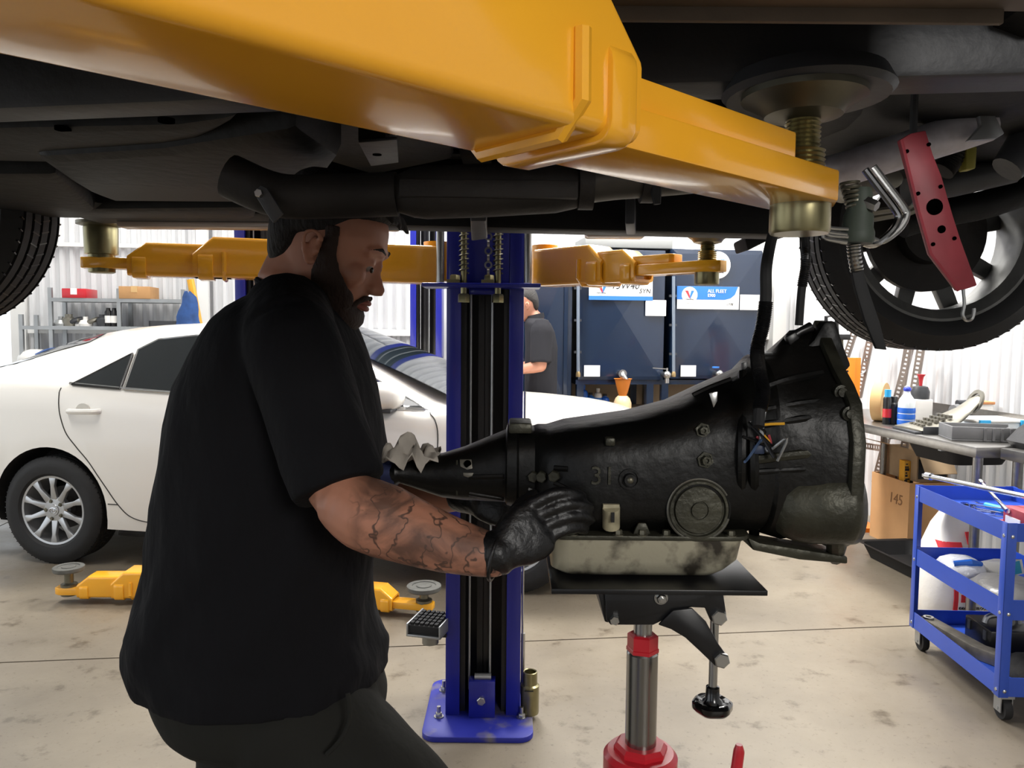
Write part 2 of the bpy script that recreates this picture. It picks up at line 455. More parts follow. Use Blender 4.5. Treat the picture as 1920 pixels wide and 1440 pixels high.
# ================================================================== OIL TANKS ON THE BACK WALL
TY = 6.5
def sheet(px0, py0, px1, py1, yr, t):
    """upright thin slab on the room plane yr covering the pixel box"""
    a = rl(rp(px0, py1, yr)); b = rl(rp(px1, py0, yr))
    m = MB(ROOM); m.mm((a.x, yr-t, a.z), (b.x, yr, b.z)); return m
def tank(px0, px1, py0, py1, label):
    a = rl(rp(px0, py1, TY)); b = rl(rp(px1, py0, TY)); D = .62
    t = Thing('oil_tank', label, 'tank', R((a.x+b.x)/2, TY+D/2, a.z), 'navy oil tanks on the back wall')
    m = MB(ROOM)
    x0, x1, z0, z1 = a.x, b.x, a.z, b.z
    e = .03; cx, cz = (x0+x1)/2, (z0+z1)/2
    vs = [(x0, TY, z0), (x1, TY, z0), (x1, TY, z1), (x0, TY, z1), (x0, TY+D, z0), (x1, TY+D, z0), (x1, TY+D, z1), (x0, TY+D, z1),
          (x0+e, TY-.004, z0+e), (x1-e, TY-.004, z0+e), (x1-e, TY-.004, z1-e), (x0+e, TY-.004, z1-e), (cx, TY-.022, cz)]
    fs = [(0,1,9,8), (1,2,10,9), (2,3,11,10), (3,0,8,11), (8,9,12), (9,10,12), (10,11,12), (11,8,12),
          (1,0,4,5), (2,1,5,6), (3,2,6,7), (0,3,7,4), (4,7,6,5)]
    m.add(vs, fs); t.part('shell', m, M_NAVY, sharp=.5)
    m = MB(ROOM); m.mm((x0-.006, TY+.02, z1-.03), (x1+.006, TY+D, z1+.012)); t.part('top_flange', m, M_NAVY, bevel=.004)
    return t, (x0, x1, z0, z1)
def onface(t, name, px0, py0, px1, py1, mt, d=.03, th=.003, parent=None):
    return t.part(name, sheet(px0, py0, px1, py1, TY-d, th), mt, parent)
def disc(t, name, px, py, r, mt, d=.03, th=.004, parent=None, n=32):
    p = rp(px, py, TY-d); m = MB(); m.lathe([(r, 0), (r, th)], p, -RY, n); return t.part(name, m, mt, parent)
def vlogo(t, px, py, s, parent, d):
    """red and blue V mark, s = height in metres"""
    c = rp(px, py, TY-d)
    def pl(name, pts, mt):
        m = MB(); m.prism([c + RX*(x*s) + UP*(z*s) for x, z in pts], -RY*.002); t.part(name, m, mt, parent)
    pl('red_stroke', [(-.62, .5), (-.2, .5), (.12, -.42), (-.02, -.5)], M_REDP)
    pl('blue_stroke', [(.62, .5), (.22, .5), (-.02, -.5), (.14, -.5)], M_BLUEP)
def signtext(t, name, body, px, py, size, mt, parent, d, italic=0, sx=1.0, align='CENTER', up=UP):
    return text_part(t, name, body, size, facing(rp(px, py, TY-d), RX, up), mt, parent, italic=italic, sx=sx, align=align)

tk, bb = tank(955, 1074, 474, 775, 'navy oil tank on the left, half hidden behind the worker in a grey polo')
m = MB(ROOM); m.mm((bb[1]-.07, TY-.02, bb[2]), (bb[1]-.04, TY-.001, bb[3])); tk.part('edge_strip', m, M_NAVY)
onface(tk, 'white_label', 1000, 555, 1007, 575, M_PAPER)
tk, bb = tank(1084, 1248, 472, 712, 'middle navy oil tank with a hand-lettered white sign')
sg = onface(tk, 'sign', 1104, 508, 1224, 562, M_PAPER, .032)
onface(tk, 'blue_stripe', 1104, 556, 1224, 562, M_BLUEP, .0355, .001, sg)
disc(tk, 'round_mark', 1127, 537, .075, mat('pale_print', '#dfe3e6', .7), .036, .001, sg)
vlogo(tk, 1129, 540, .075, sg, .038)
signtext(tk, 'wordmark', 'Valvoline', 1127, 549, .022, M_INK, sg, .037)
signtext(tk, 'hand_lettering', '15W40', 1172, 536, .085, M_INK, sg, .037, italic=.25, sx=.95)
signtext(tk, 'hand_lettering', 'SYN', 1209, 546, .055, M_INK, sg, .037, italic=.2, up=UP+RX*.1)
onface(tk, 'white_label', 1210, 563, 1249, 592, M_PAPER, .03)
onface(tk, 'white_label', 1095, 685, 1125, 706, M_PAPER, .03)
def sight(t, px, py0, py1):
    a, b = rp(px, py1, TY-.05), rp(px, py0, TY-.05)
    m = MB(); m.tube([a, b], .014, 10); o = t.part('sight_tube', m, mat('sight_tube_plastic', '#6b7684', .3, coat=.3))
    for f in (.2, .5, .8):
        q = a.lerp(b, f); m = MB(); m.box(q + RY*.018, (.06, .03, .02), ROOM.to_3x3()); t.part('clip', m, M_DGREY)
    m = MB(); m.lathe([(.02, -.03), (.02, 0), (.012, .02)], a); t.part('brass_fitting', m, mat('brass', '#a9926a', .35, .9))
sight(tk, 1084, 500, 700)
def tap(t, px, py, lever=True):
    p = rp(px, py, TY-.03); m = MB()
    m.cyl(p + RY*.05, p - RY*.1, .022); m.ball(p - RY*.08, .036); m.cyl(p - RY*.08, p - RY*.08 - UP*.07, .02)
    o = t.part('valve', m, M_STEEL)
    if lever:
        m = MB(); m.beam(p - RY*.08 + UP*.05, p - RY*.08 + UP*.06 - RX*.13, .02, .008); m.cyl(p - RY*.08, p - RY*.08 + UP*.06, .008)
        t.part('lever', m, M_STEEL, o)
tap(tk, 1245, 702)
p = rp(1163, 700, TY-.03); m = MB()
m.tube(smooth_path([p + RY*.05, p - RY*.06, p - RY*.1 - UP*.02, p - RY*.11 - UP*.07 + RX*.03]), .026, 12); m.lathe([(.036, 0), (.036, .025)], p - RY*.06, -RY)
tk.part('drain_elbow', m, M_STEEL)
tk, bb = tank(1257, 1430, 472, 710, 'right navy oil tank carrying the blue ALL FLEET sign')
ds = disc(tk, 'round_badge', 1345, 497, .117, M_PAPER, .03, .004); vlogo(tk, 1346, 497, .1, ds, .036)
signtext(tk, 'wordmark', 'Valvoline', 1346, 510, .03, M_INK, ds, .037)
sg = onface(tk, 'sign', 1269, 538, 1386, 579, M_PAPER, .03)
c = rp(1269, 561, TY-.034); e = rp(1384, 538, TY-.034); w = (e-c).dot(RX); h = e.z - c.z
m = MB(); pts = [(0, 0), (w*.78, 0), (w*.88, h*.12), (w*.95, h*.4), (w, h), (0, h)]
m.prism([c + RX*x + UP*z for x, z in pts], -RY*.001); tk.part('blue_band', m, M_BLUEP, sg)
disc(tk, 'round_mark', 1293, 553, .07, M_PAPER, .036, .001, sg); vlogo(tk, 1293, 552, .065, sg, .038)
signtext(tk, 'wordmark', 'Valvoline', 1293, 561, .02, M_INK, sg, .038)
signtext(tk, 'lettering', 'ALL FLEET', 1327, 546, .042, M_WHITE, sg, .0365, sx=.9, align='LEFT')
signtext(tk, 'lettering', 'E900', 1327, 554, .038, M_WHITE, sg, .0365, sx=.9, align='LEFT')
signtext(tk, 'hand_lettering', '1778', 1368, 571, .03, M_INK, sg, .034, italic=.2)
onface(tk, 'white_label', 1387, 553, 1424, 581, M_PAPER, .03)
onface(tk, 'white_label', 1276, 685, 1305, 706, M_PAPER, .03)
sight(tk, 1263, 518, 700); tap(tk, 1342, 700, False)
p = rp(1342, 690, TY-.11); m = MB(); m.lathe([(.03, 0), (.03, .012)], p); tk.part('blue_handle', m, M_BLUEP)
# stand and backing board
sx0, sx1 = rl(rp(1080, 712, TY)).x, rl(rp(1432, 712, TY)).x; sz = rl(rp(1250, 712, TY)).z - .002
t = Thing('tank_stand', 'navy steel stand carrying the oil tanks, beige board behind its legs', 'stand', R((sx0+sx1)/2, TY+.3, 0))
m = MB(ROOM); m.mm((sx0, TY+.01, sz-.04), (sx1, TY+.6, sz)); t.part('top_frame', m, M_NAVY)
for px in (1088, 1219, 1247, 1425):
    x = rl(rp(px, 730, TY)).x
    for yy in (TY+.03, TY+.55):
        m = MB(ROOM); m.mm((x-.03, yy-.03, 0), (x+.03, yy+.03, sz-.04)); t.part('leg', m, M_NAVY)
M_BEIGE = mat('beige_board', '#b39f83', .7, var=.06, scale=3)
m = MB(ROOM); m.mm((sx0, TY+.585, 0), (sx1, TY+.605, sz-.04)); t.part('back_board', m, M_BEIGE)
shz = rl(rp(1110, 764, TY+.2)).z
m = MB(ROOM); m.mm((sx0+.03, TY+.06, shz-.03), (sx1-.03, TY+.5, shz)); t.part('shelf', m, M_BEIGE)
m = MB(ROOM); a = rl(rp(1100, 458, TY)); b = rl(rp(1265, 458, TY)); zt = bb[3]+.013
m.mm((a.x, TY+.05, zt), (b.x, TY+.5, zt+.09)); single('steel_tray', m, mat('dusty_steel', '#8d8f8e', .6, .3), 'long grey steel tray lying on top of the middle oil tank', 'tray', bevel=.006)

def bottle(px, w, h, mt, label, yr=TY+.2, z=None, cap=M_WHITE, group=None, cat='bottle', band=None):
    p = rl(rp(px, 750, yr)); z = shz if z is None else z
    t = Thing('bottle', label, cat, R(p.x, p.y, z), group)
    m = MB(); m.lathe([(w*.46, 0), (w*.5, .01), (w*.5, h*.62), (w*.4, h*.74), (w*.2, h*.8), (w*.2, h*.88)], t.loc, n=20); t.part('body', m, mt)
    m = MB(); m.lathe([(w*.24, h*.86), (w*.24, h)], t.loc, n=16); t.part('cap', m, cap)
    if band: m = MB(); m.lathe([(w*.505, h*.18), (w*.505, h*.52)], t.loc, n=20); t.part('label_band', m, band)
    return t
bottle(1093, .09, .2, M_BLUEPL, 'taller blue bottle at the left end of the row under the tanks', cap=M_BLUEPL)
bottle(1107, .08, .13, M_BLUEP, 'short blue bottle between the tall blue one and the white one under the tanks', cap=M_INK)
bottle(1121, .07, .17, M_WHITE, 'white bottle among the blue ones on the shelf under the tanks', band=M_BLUEP)
bottle(1134, .08, .12, M_BLUEPL, 'short blue bottle at the right end of the row under the tanks', cap=M_INK)
# jug with orange funnel under the drain elbow
pj = rl(rp(1167, 765, TY-.14)); zt = rl(rp(1167, 742, TY-.14)).z
t = Thing('waste_oil_jug', 'translucent beige oil jug standing under the drain elbow of the middle tank', 'jug', R(pj.x, pj.y, 0))
jz = shz - .12
m = MB(); m.lathe([(.07, jz), (.075, jz+.02), (.075, zt-.06), (.06, zt-.02), (.04, zt)], R(pj.x, pj.y, 0), n=20); t.part('body', m, mat('oily_translucent_plastic', '#d9bb93', .4, var=.1, scale=6))
m = MB(ROOM); m.mm((pj.x-.12, pj.y-.1, jz-.03), (pj.x+.12, TY+.06, jz)); t2 = single('jug_bracket', m, M_NAVY, 'small navy bracket shelf under the beige oil jug', 'bracket')
m = MB(); m.lathe([(.02, zt-.03), (.035, zt+.01), (.045, zt+.04), (.07, zt+.14), (.078, zt+.145), (.064, zt+.135), (.03, zt+.03)], R(pj.x, pj.y, 0), n=24)
single('funnel', m, mat('orange_plastic', '#cf7a2c', .5), 'orange funnel set in the neck of the beige oil jug', 'funnel', loc=R(pj.x, pj.y, zt-.03))

# ================================================================== LEFT RACK
RYK = 7.0
def rk(px, py): return rl(rp(px, py, RYK))
t = Thing('steel_rack', 'grey steel shelving rack against the back wall behind the white car', 'rack', R(rk(200, 560).x, RYK, 0))
zs = {'top': rk(230, 561).z, 'mid': rk(200, 612).z, 'low': rk(90, 683).z}
px_posts = [53, 108, 234, 352]
for px in px_posts:
    for yy in (RYK-.13, RYK+.13):
        x = rk(px, 560).x; m = MB(ROOM); top = rk(60, 540).z if px > 60 else rk(60, 590).z
        m.mm((x-.015, yy-.015, 0), (x+.015, yy+.015, top)); t.part('upright', m, M_GALV)
for nm, a, b in (('top', 108, 352), ('mid', 53, 352), ('low', 53, 352)):
    m = MB(ROOM); m.mm((rk(a, 560).x, RYK-.15, zs[nm]-.03), (rk(b, 560).x, RYK+.15, zs[nm])); t.part('shelf', m, M_GALV)
def rbox(name, px0, px1, py0, shelf, mt, label, cat, d=.24, yy=RYK-.04, bev=.004):
    a, b = rk(px0, 560).x, rk(px1, 560).x; h = rl(rp((px0+px1)/2, py0, yy-d/2)).z
    m = MB(ROOM); m.mm((a, yy-d/2, zs[shelf]), (b, yy+d/2, max(h, zs[shelf]+.02))); return m, (a, b, zs[shelf], h)
def carton(px0, px1, py0, shelf, mt, label, tape):
    m, (a, b, z0, h) = rbox('carton', px0, px1, py0, shelf, mt, label, 'box')
    t = Thing('carton', label, 'box', R((a+b)/2, RYK-.04, z0)); t.part('box_body', m, mt, bevel=.004)
    m = MB(ROOM); m.mm(((a+b)/2-.025, RYK-.163, h-.05), ((a+b)/2+.025, RYK+.083, h+.002)); t.part('tape', m, tape)
carton(132, 176, 541, 'top', M_RED, 'small red box on the top shelf of the grey rack', M_PAPER)
carton(236, 293, 537, 'top', M_CARD, 'brown cardboard carton on the top shelf of the grey rack', M_TAN)
for i, (px, lab) in enumerate(((212, 'dark bottle with white label on the rack, left of the pair'), (223, 'dark bottle with white label on the rack, right of the pair'))):
    p = rk(px, 600); t = Thing('bottle', lab, 'bottle', R(p.x, RYK-.1, zs['mid']), 'pair of dark bottles on the rack')
    m = MB(); m.lathe([(.026, 0), (.028, .005), (.028, .12), (.016, .14), (.016, .155)], t.loc, n=14); t.part('body', m, M_BLACKP)
    m = MB(); m.lathe([(.0285, .03), (.0285, .09)], t.loc, n=14); t.part('label_band', m, M_PAPER)
rnd = random.Random(3)
labs = ['small grey metal bracket at the left end of the middle rack shelf', 'pale gearbox housing lump on the middle rack shelf', 'bent grey hose piece on the middle rack shelf', 'white wrapped part on the middle rack shelf', 'dark pump body on the middle rack shelf beside the bottles', 'grey alternator lump on the middle rack shelf']
for i, px in enumerate((122, 137, 152, 168, 200, 185)):
    p = rk(px, 600); o = R(p.x, RYK-.08, zs['mid']); m = MB()
    if i % 3 == 0:
        m.lathe([(.05, 0), (.055, .02), (.04, .05), (.02, .055), (.02, .08)], o, n=14); m.mm(o + V((-.08, -.02, 0)), o + V((.03, .02, .018)))
    elif i % 3 == 1:
        m.lathe([(.045, 0), (.05, .03), (.05, .06), (.03, .08), (.03, .1)], o, n=12); m.cyl(o + V((.0, 0, .05)), o + V((.09, 0, .05)), .018)
    else: m.tube(smooth_path([o + V((-.07, 0, .02)), o + V((-.02, -.03, .04)), o + V((.03, .02, .06)), o + V((.08, 0, .022))]), .02, 8)
    single('spare_part', m, (M_GALV, M_ALU, M_DGREY, M_WHITE, M_DGREY, M_ALU)[i], labs[i], 'part', 'spare parts on the rack shelf')
t = None
m, (a, b, z0, h) = rbox('x', 290, 342, 599, 'mid', M_DGREY, '', '')
t = Thing('flat_tray', 'flat dark drip tray lying on the right half of the middle rack shelf', 'tray', R((a+b)/2, RYK-.04, z0))
m = MB(ROOM); m.mm((a, RYK-.16, z0), (b, RYK+.08, z0+.012)); t.part('base', m, M_DGREY)
for q in ((a, a+.012, RYK-.16, RYK+.08), (b-.012, b, RYK-.16, RYK+.08), (a, b, RYK-.16, RYK-.148), (a, b, RYK+.068, RYK+.08)):
    m = MB(ROOM); m.mm((q[0], q[2], z0+.012), (q[1], q[3], z0+.05)); t.part('rim', m, M_DGREY)
# white bag and blue sheet on the low shelf
p = rk(78, 680); o = R(p.x, RYK-.1, zs['low']); m = MB()
m.loft([[o + V((.15*s*math.cos(a_)*(1+.15*math.sin(3*a_)), .1*s*math.sin(a_), z)) for a_ in [2*PI*k/14 for k in range(14)]] for z, s in ((0, .9), (.03, 1.05), (.07, 1), (.11, .75), (.13, .3))])
single('white_sack', m, M_WHITE, 'white plastic sack slumped on the low rack shelf', 'bag', sharp=60)
p = rk(112, 670); o = R(p.x, RYK-.1, zs['low']); m = MB()
m.shell([[o + V((x-.14, y-.1, .02 + .05*math.sin(9*x)*math.cos(13*y) + .05 + x*.15)) for y in (0, .05, .1, .15, .2)] for x in (0, .05, .1, .15, .2, .25, .28)], (0, 0, -.012))
single('blue_sheet', m, mat('blue_cloth', '#5d79b4', .8), 'crumpled pale blue sheet beside the white sack', 'cloth', sharp=80)
# yellow pole with the blue coat
YC = 6.45
a, b = rp(357, 524, YC), rp(374, 612, YC); pb = b + (b-a)*((b.z-0)/(a.z-b.z))
m = MB(); m.tube([pb, a], .028, 10); m.lathe([(.07, 0), (.07, .015), (.03, .03)], V((pb.x, pb.y, 0)))
single('yellow_pole', m, M_YEL, 'slanted yellow pole by the back wall holding the blue coat', 'pole')
c = rp(352, 548, YC-.06); m = MB(); rings = []
for k in range(12):
    z = c.z - k*.045; w = (.02, .05, .06, .07, .075, .08, .095, .12, .14, .15, .155, .14)[k]
    rings.append([V((c.x + .012*math.sin(k*1.1) + (k-2)*.002 + w*math.cos(a_)*(1+.2*math.sin(5*a_+k*.5)), c.y + .55*w*math.sin(a_), z + .012*math.sin(3*a_))) for a_ in [2*PI*j/24 for j in range(24)]])
m.loft(rings); single('blue_coat', m, mat('denim_cloth', '#28497f', .85, var=.3, scale=14), 'blue work coat hung on the slanted yellow pole', 'coat', sharp=60)

# ================================================================== WHEELS
M_RIM = mat('silver_alloy', '#b9bbbd', .3, .75, var=.06, scale=8)
M_RIMD = mat('dirty_alloy', '#6a6a68', .5, .6, var=.25, scale=14)
def wheel(t, c, a, R_, rim, w, parent_name, mrim, spokes=10, dish=.02, twin=True, logo=False, up=UP):
    """tyre + alloy; c = centre, a = outward axis. Returns the tyre (the part); rim etc. are its sub-parts"""
    c, a = V(c), V(a).normalized(); h = w/2
    g = []  # tread with five circumferential grooves
    for i in range(5):
        q = -h*.72 + i*h*.36
        g += [(R_, q-.006), (R_-.009, q-.005), (R_-.009, q+.005), (R_, q+.006)]
    prof = [(rim-.004, -h*.8), (rim+.015, -h*.98), ((R_+rim)/2, -h*1.06), (R_-.035, -h*1.0), (R_-.008, -h*.86)] + g + \
           [(R_-.008, h*.86), (R_-.035, h*1.0), ((R_+rim)/2, h*1.06), (rim+.015, h*.98), (rim-.004, h*.8)]
    m = MB(); m.ring(prof, c, a, 72)
    ty = t.part('tyre', m, M_TYRE)
    x = (up - a*up.dot(a)).normalized(); y = a.cross(x)
    m = MB()
    for k in range(64):
        an = 2*PI*k/64; rd = x*math.cos(an) + y*math.sin(an); tg = a.cross(rd)
        for q0, q1, sk in ((-h*.84, -h*.74, .005), (h*.74, h*.84, -.005), (-h*.33, -h*.04, .008), (h*.04, h*.33, -.008)):
            m.beam(c + rd*(R_-.004) + a*q0, c + rd*(R_-.004) + a*q1 + tg*sk, .0035, .0086, rd)
    t.part('tread_sipes', m, M_BLACKP, ty, kind='stuff')
    m = MB(); m.ring([(rim, h*.86), (rim-.012, h*.84), (rim-.018, h*.5), (rim-.03, 0), (rim-.03, -h*.7), (rim-.005, -h*.86), (rim+.006, -h*.86), (rim-.018, -h*.6), (rim-.02, h*.4), (rim+.004, h*.8)], c, a, 56)
    t.part('rim', m, mrim, ty)
    o = c + a*(h*.62)
    for k in range(spokes):
        an = 2*PI*k/spokes + (.0 if twin else .15)
        rd = x*math.cos(an) + y*math.sin(an); tg = a.cross(rd)
        m = MB()
        if twin:
            m.prism([o + rd*.05 + tg*.022 - a*.012, o + rd*.05 - tg*.022 - a*.012, o + rd*(rim-.06) - tg*.012, o + rd*(rim-.008) - tg*.024, o + rd*(rim-.008) + tg*.024, o + rd*(rim-.06) + tg*.014], a*.022)
        else:
            m.prism([o + rd*.06 + tg*.026 - a*.02, o + rd*.06 - tg*.026 - a*.02, o + rd*(rim-.01) - tg*.022, o + rd*(rim-.01) + tg*.022], a*.03)
        t.part('spoke', m, mrim, ty, bevel=.004)
    m = MB(); m.lathe([(.078, -.03), (.078, .0), (.066, .012), (.035, .014), (.033, .02), (.0, .021)], o, a, 28); hb = t.part('hub', m, mrim, ty)
    for k in range(5):
        an = 2*PI*k/5 + .35; p = o + (x*math.cos(an) + y*math.sin(an))*.054
        m = MB(); m.lathe([(.014, .006), (.014, .013), (.011, .013), (.008, .022), (.0, .022)], p, a, 6); t.part('wheel_nut', m, M_DARKZ, ty)
    if logo:
        for (rx, ry, oy) in ((.024, .016, 0), (.007, .014, .0), (.017, .006, .006)):
            m = MB(); n = 28
            m.tube([o + a*.022 + y*(rx*math.cos(2*PI*j/n)) + x*(oy + ry*math.sin(2*PI*j/n)) for j in range(n+1)], .0022, 6)
            t.part('wheel_emblem', m, M_CHROME, ty)
    return ty
def brake(t, c, a, r=.15, parent=None):
    c, a = V(c), V(a).normalized(); m = MB()
    m.ring([(r, -.012), (r, .012), (r*.5, .012), (r*.5, -.012)], c - a*.01, a, 40); d = t.part('brake_disc', m, M_EXH, parent)
    m = MB(); m.lathe([(r*.52, -.06), (r*.55, .01), (r*.4, .03), (.0, .03)], c - a*.01, a, 28); t.part('hub_carrier', m, M_EXH, parent)
    return d

# ================================================================== WHITE SEDAN
CA = math.radians(-9.43)
CT = Matrix.Translation((-2.737, 4.545, 0)) @ Matrix.Rotation(CA, 4, 'Z')   # local: x forward from the rear axle, y to the far side, z up
CY = .885
T_hw = [(-1.08,.62),(-1.02,.76),(-.8,.86),(-.4,.897),(0,.905),(1.4,.912),(2.775,.905),(3.2,.87),(3.5,.79),(3.66,.66),(3.735,.48)]
T_zb = [(-1.08,.45),(-.97,.3),(-.5,.23),(0,.21),(.4,.2),(2.4,.2),(3.3,.2),(3.6,.22),(3.735,.32)]
T_zs = [(-1.08,.97),(-.9,1.05),(-.4,1.085),(0,1.08),(.5,1.05),(1.5,1.0),(2.3,.965),(2.75,.935),(3.3,.86),(3.6,.74),(3.735,.58)]
T_zr = [(-1.08,1.0),(-.98,1.13),(-.87,1.165),(-.7,1.19),(-.525,1.25),(-.227,1.365),(.144,1.43),(.487,1.453),(1.0,1.46),(1.4,1.44),(1.7,1.375),(1.9,1.29),(2.1,1.18),(2.4,1.05),(2.55,1.012),(2.8,1.0),(3.26,.95),(3.5,.86),(3.66,.75),(3.735,.6)]
T_ze = [(-1.08,.985),(-.98,1.09),(-.7,1.12),(-.5,1.15),(-.3,1.205),(0,1.29),(.25,1.36),(.5,1.402),(.9,1.42),(1.3,1.398),(1.6,1.325),(1.9,1.21),(2.1,1.11),(2.35,.992),(2.6,.965),(3.2,.9),(3.5,.81),(3.66,.7),(3.735,.59)]
T_rw = [(-1.08,.5),(-.98,.66),(-.6,.66),(-.3,.63),(0,.6),(.5,.575),(1.2,.575),(1.7,.6),(2.1,.67),(2.4,.73),(2.75,.75),(3.3,.7),(3.6,.58),(3.735,.38)]
def car_section(l):
    hw, zb, zs, zr, ze, rw = (sinterp(T, l) for T in (T_hw, T_zb, T_zs, T_zr, T_ze, T_rw))
    ze = max(ze, zs + .012); zr = max(zr, ze + .012)
    return [(0, zb), (hw-.12, zb), (hw-.03, zb+.03), (hw-.012, zb+.12), (hw, max(zb+.2, .56)), (hw-.004, zs-.16), (hw-.022, zs-.04), (hw-.05, zs), (rw+.02, ze-.02), (rw-.02, ze+.006), (rw*.55, ze + (zr-ze)*.78), (0, zr)]
def side_w(l, z):
    s = car_section(l)[2:10]
    for (w0, z0), (w1, z1) in zip(s, s[1:]):
        if z <= z1: return w0 + (w1-w0)*max(0, (z-z0)/max(z1-z0, 1e-6))
    return s[-1][0]
def top_z(l, w):
    s = car_section(l)[9:][::-1]; w = abs(w)
    for (w0, z0), (w1, z1) in zip(s, s[1:]):
        if w <= w1: return z0 + (z1-z0)*(w-w0)/max(w1-w0, 1e-6)
    return s[-1][1]
def near(l, z, off=.0): return V((l, CY - side_w(l, z) - off, z))
def patch(poly, f, cuts=5, thick=.004):
    bm = bmesh.new(); vs = [bm.verts.new((x, y, 0)) for x, y in poly]; bm.faces.new(vs)
    bmesh.ops.triangulate(bm, faces=bm.faces[:])
    bmesh.ops.subdivide_edges(bm, edges=bm.edges[:], cuts=cuts, use_grid_fill=True)
    bmesh.ops.triangulate(bm, faces=bm.faces[:])
    for v in bm.verts: v.co = CT @ f(v.co.x, v.co.y)
    bmesh.ops.recalc_face_normals(bm, faces=bm.faces)
    bmesh.ops.solidify(bm, geom=bm.faces[:], thickness=thick)
    m = MB(); bm.verts.index_update(); m.add([v.co.copy() for v in bm.verts], [tuple(v.index for v in fc.verts) for fc in bm.faces]); bm.free()
    return m
car = Thing('white_car', 'white four-door sedan parked behind the blue lift post', 'car', CT @ V((1.33, CY, 0)))
ls = [-1.08, -1.06, -1.02, -.97, -.9] + [-.8 + .1*i for i in range(44)] + [3.55, 3.6, 3.64, 3.68, 3.71, 3.735]
mb = MB(CT); rings = []
for l in ls:
    s = car_section(l); rings.append([V((l, CY - w, z)) for w, z in s] + [V((l, CY + w, z)) for w, z in s[-2:0:-1]])
mb.loft(rings)
me = mesh_of('body', mb, car.loc, 40); me.materials.append(M_WHITEP); me.materials.append(M_BLACKR)
body = bpy.data.objects.new('body', me); COL.objects.link(body); body.location = car.loc
cut = MB(CT)
for l in (0, 2.775):
    for s in (-1, 1):
        cut.cyl((l, CY + s*.62, .335), (l, CY + s*1.1, .335), .375, n=48)
cm = mesh_of('cut', cut, (0, 0, 0)); cm.materials.append(M_BLACKR); co = bpy.data.objects.new('cut', cm); COL.objects.link(co)
bo = body.modifiers.new('b', 'BOOLEAN'); bo.operation = 'DIFFERENCE'; bo.object = co; bo.solver = 'EXACT'; bo.material_mode = 'TRANSFER'; bo.use_self = True
bpy.context.view_layer.update()
nm = bpy.data.meshes.new_from_object(body.evaluated_get(bpy.context.evaluated_depsgraph_get()))
bpy.data.objects.remove(co); bpy.data.objects.remove(body)
nm.set_sharp_from_angle(angle=math.radians(38)); nm.name = 'body'
car.meshpart('body', nm, None)
def win(name, poly, label=None):
    o = car.part(name, patch(poly, lambda l, z: near(l, z, .012)), M_GLASS, sharp=60)
    if label: o['label'] = label
    m = MB(CT); n = len(poly); pts = []
    for i in range(n):
        a_, b_ = poly[i], poly[(i+1) % n]
        for k in range(6): pts.append(near(a_[0]+(b_[0]-a_[0])*k/6, a_[1]+(b_[1]-a_[1])*k/6, .013))
    m.tube(pts + [pts[0]], .0075, 6, caps=False); car.part('window_trim', m, M_CHROME if 'door' in name else M_BLACKP, o)
win('quarter_window', [(.14,1.082),(.455,1.062),(.425,1.262),(.3,1.185)])
win('rear_door_window', [(.485,1.06),(1.19,1.03),(1.17,1.372),(.8,1.374),(.56,1.348),(.452,1.285)])
win('front_door_window', [(1.235,1.03),(2.27,.985),(2.08,1.075),(1.8,1.215),(1.5,1.325),(1.215,1.372)])
def WS(l, u):
    w = u*(.545 + (l-1.5)*.16); k = (l-1.5)/.98; zc = 1.428 - .36*k - .042*k*k; ze = 1.35 - .30*k - .075*k*k
    return V((l, CY + w, zc + (ze-zc)*abs(u)**2.2 + WSO))
WSO = 0.0
WSO = max(top_z(p.x, p.y-CY) - p.z for p in [WS(1.5 + .98*i/16 - .07*(j/8-1)**2*(i/16), j/8-1) for i in range(17) for j in range(17)]) + .004
m = MB(CT); wl = [1.5 + .98*i/16 for i in range(17)]
m.shell([[WS(l - .07*(2*j/16-1)**2*((l-1.5)/.98), 2*j/16-1) for j in range(17)] for l in wl], (0, 0, .004)); car.part('windscreen', m, mat('windscreen_glass', '#141c21', .05, spec=.35), sharp=60)
car.part('rear_window', patch([(-.62,-.56),(-.62,.56),(-.02,.5),(-.02,-.5)], lambda l, w: V((l, CY + w, top_z(l, w) + .006)), 6), M_GLASS, sharp=60)
# belt moulding, door gaps, handles, mirror
m = MB(CT); m.tube([near(l, sinterp(T_zs, l) + .012 - .0 , .006) for l in [.12 + .09*i for i in range(25)]], (.01), 6); car.part('belt_moulding', m, M_CHROME)
M_GAP = mat('panel_gap', '#3a3936', .8)
def gap(pts):
    m = MB(CT); P = smooth_path([near(l, z, .001) for l, z in pts], 6)
    m.tube([near(p.x, p.z, .0005) for p in P], .0035, 6); car.part('panel_gap', m, M_GAP)
gap([(.075,1.06),(.08,.95),(.12,.81),(.19,.72),(.273,.63),(.367,.50),(.45,.385),(.53,.315),(.65,.287),(.9,.28),(1.2,.28)])
gap([(1.21,1.02),(1.215,.7),(1.2,.285)]); gap([(1.2,.28),(1.8,.28),(2.25,.285),(2.33,.4),(2.36,.6),(2.375,.81),(2.36,.92),(2.31,.972)])
gap([(-1.0,.72),(-.7,.7),(-.42,.68)]); gap([(.452,.385),(.385,.386)])
for l in (.25, 1.36):
    m = MB(CT); m.tube(smooth_path([near(l-.1, .925, -.005), near(l-.08, .928, .025), near(l+.06, .93, .03), near(l+.1, .93, -.005)], 4), (.012, .016), 8); h = car.part('door_handle', m, M_WHITEP)
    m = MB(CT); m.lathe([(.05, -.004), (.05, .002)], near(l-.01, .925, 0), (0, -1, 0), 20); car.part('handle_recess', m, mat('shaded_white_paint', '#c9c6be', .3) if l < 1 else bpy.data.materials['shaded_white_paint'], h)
mc = near(2.07, 1.055, .13); m = MB(CT)
rg = []
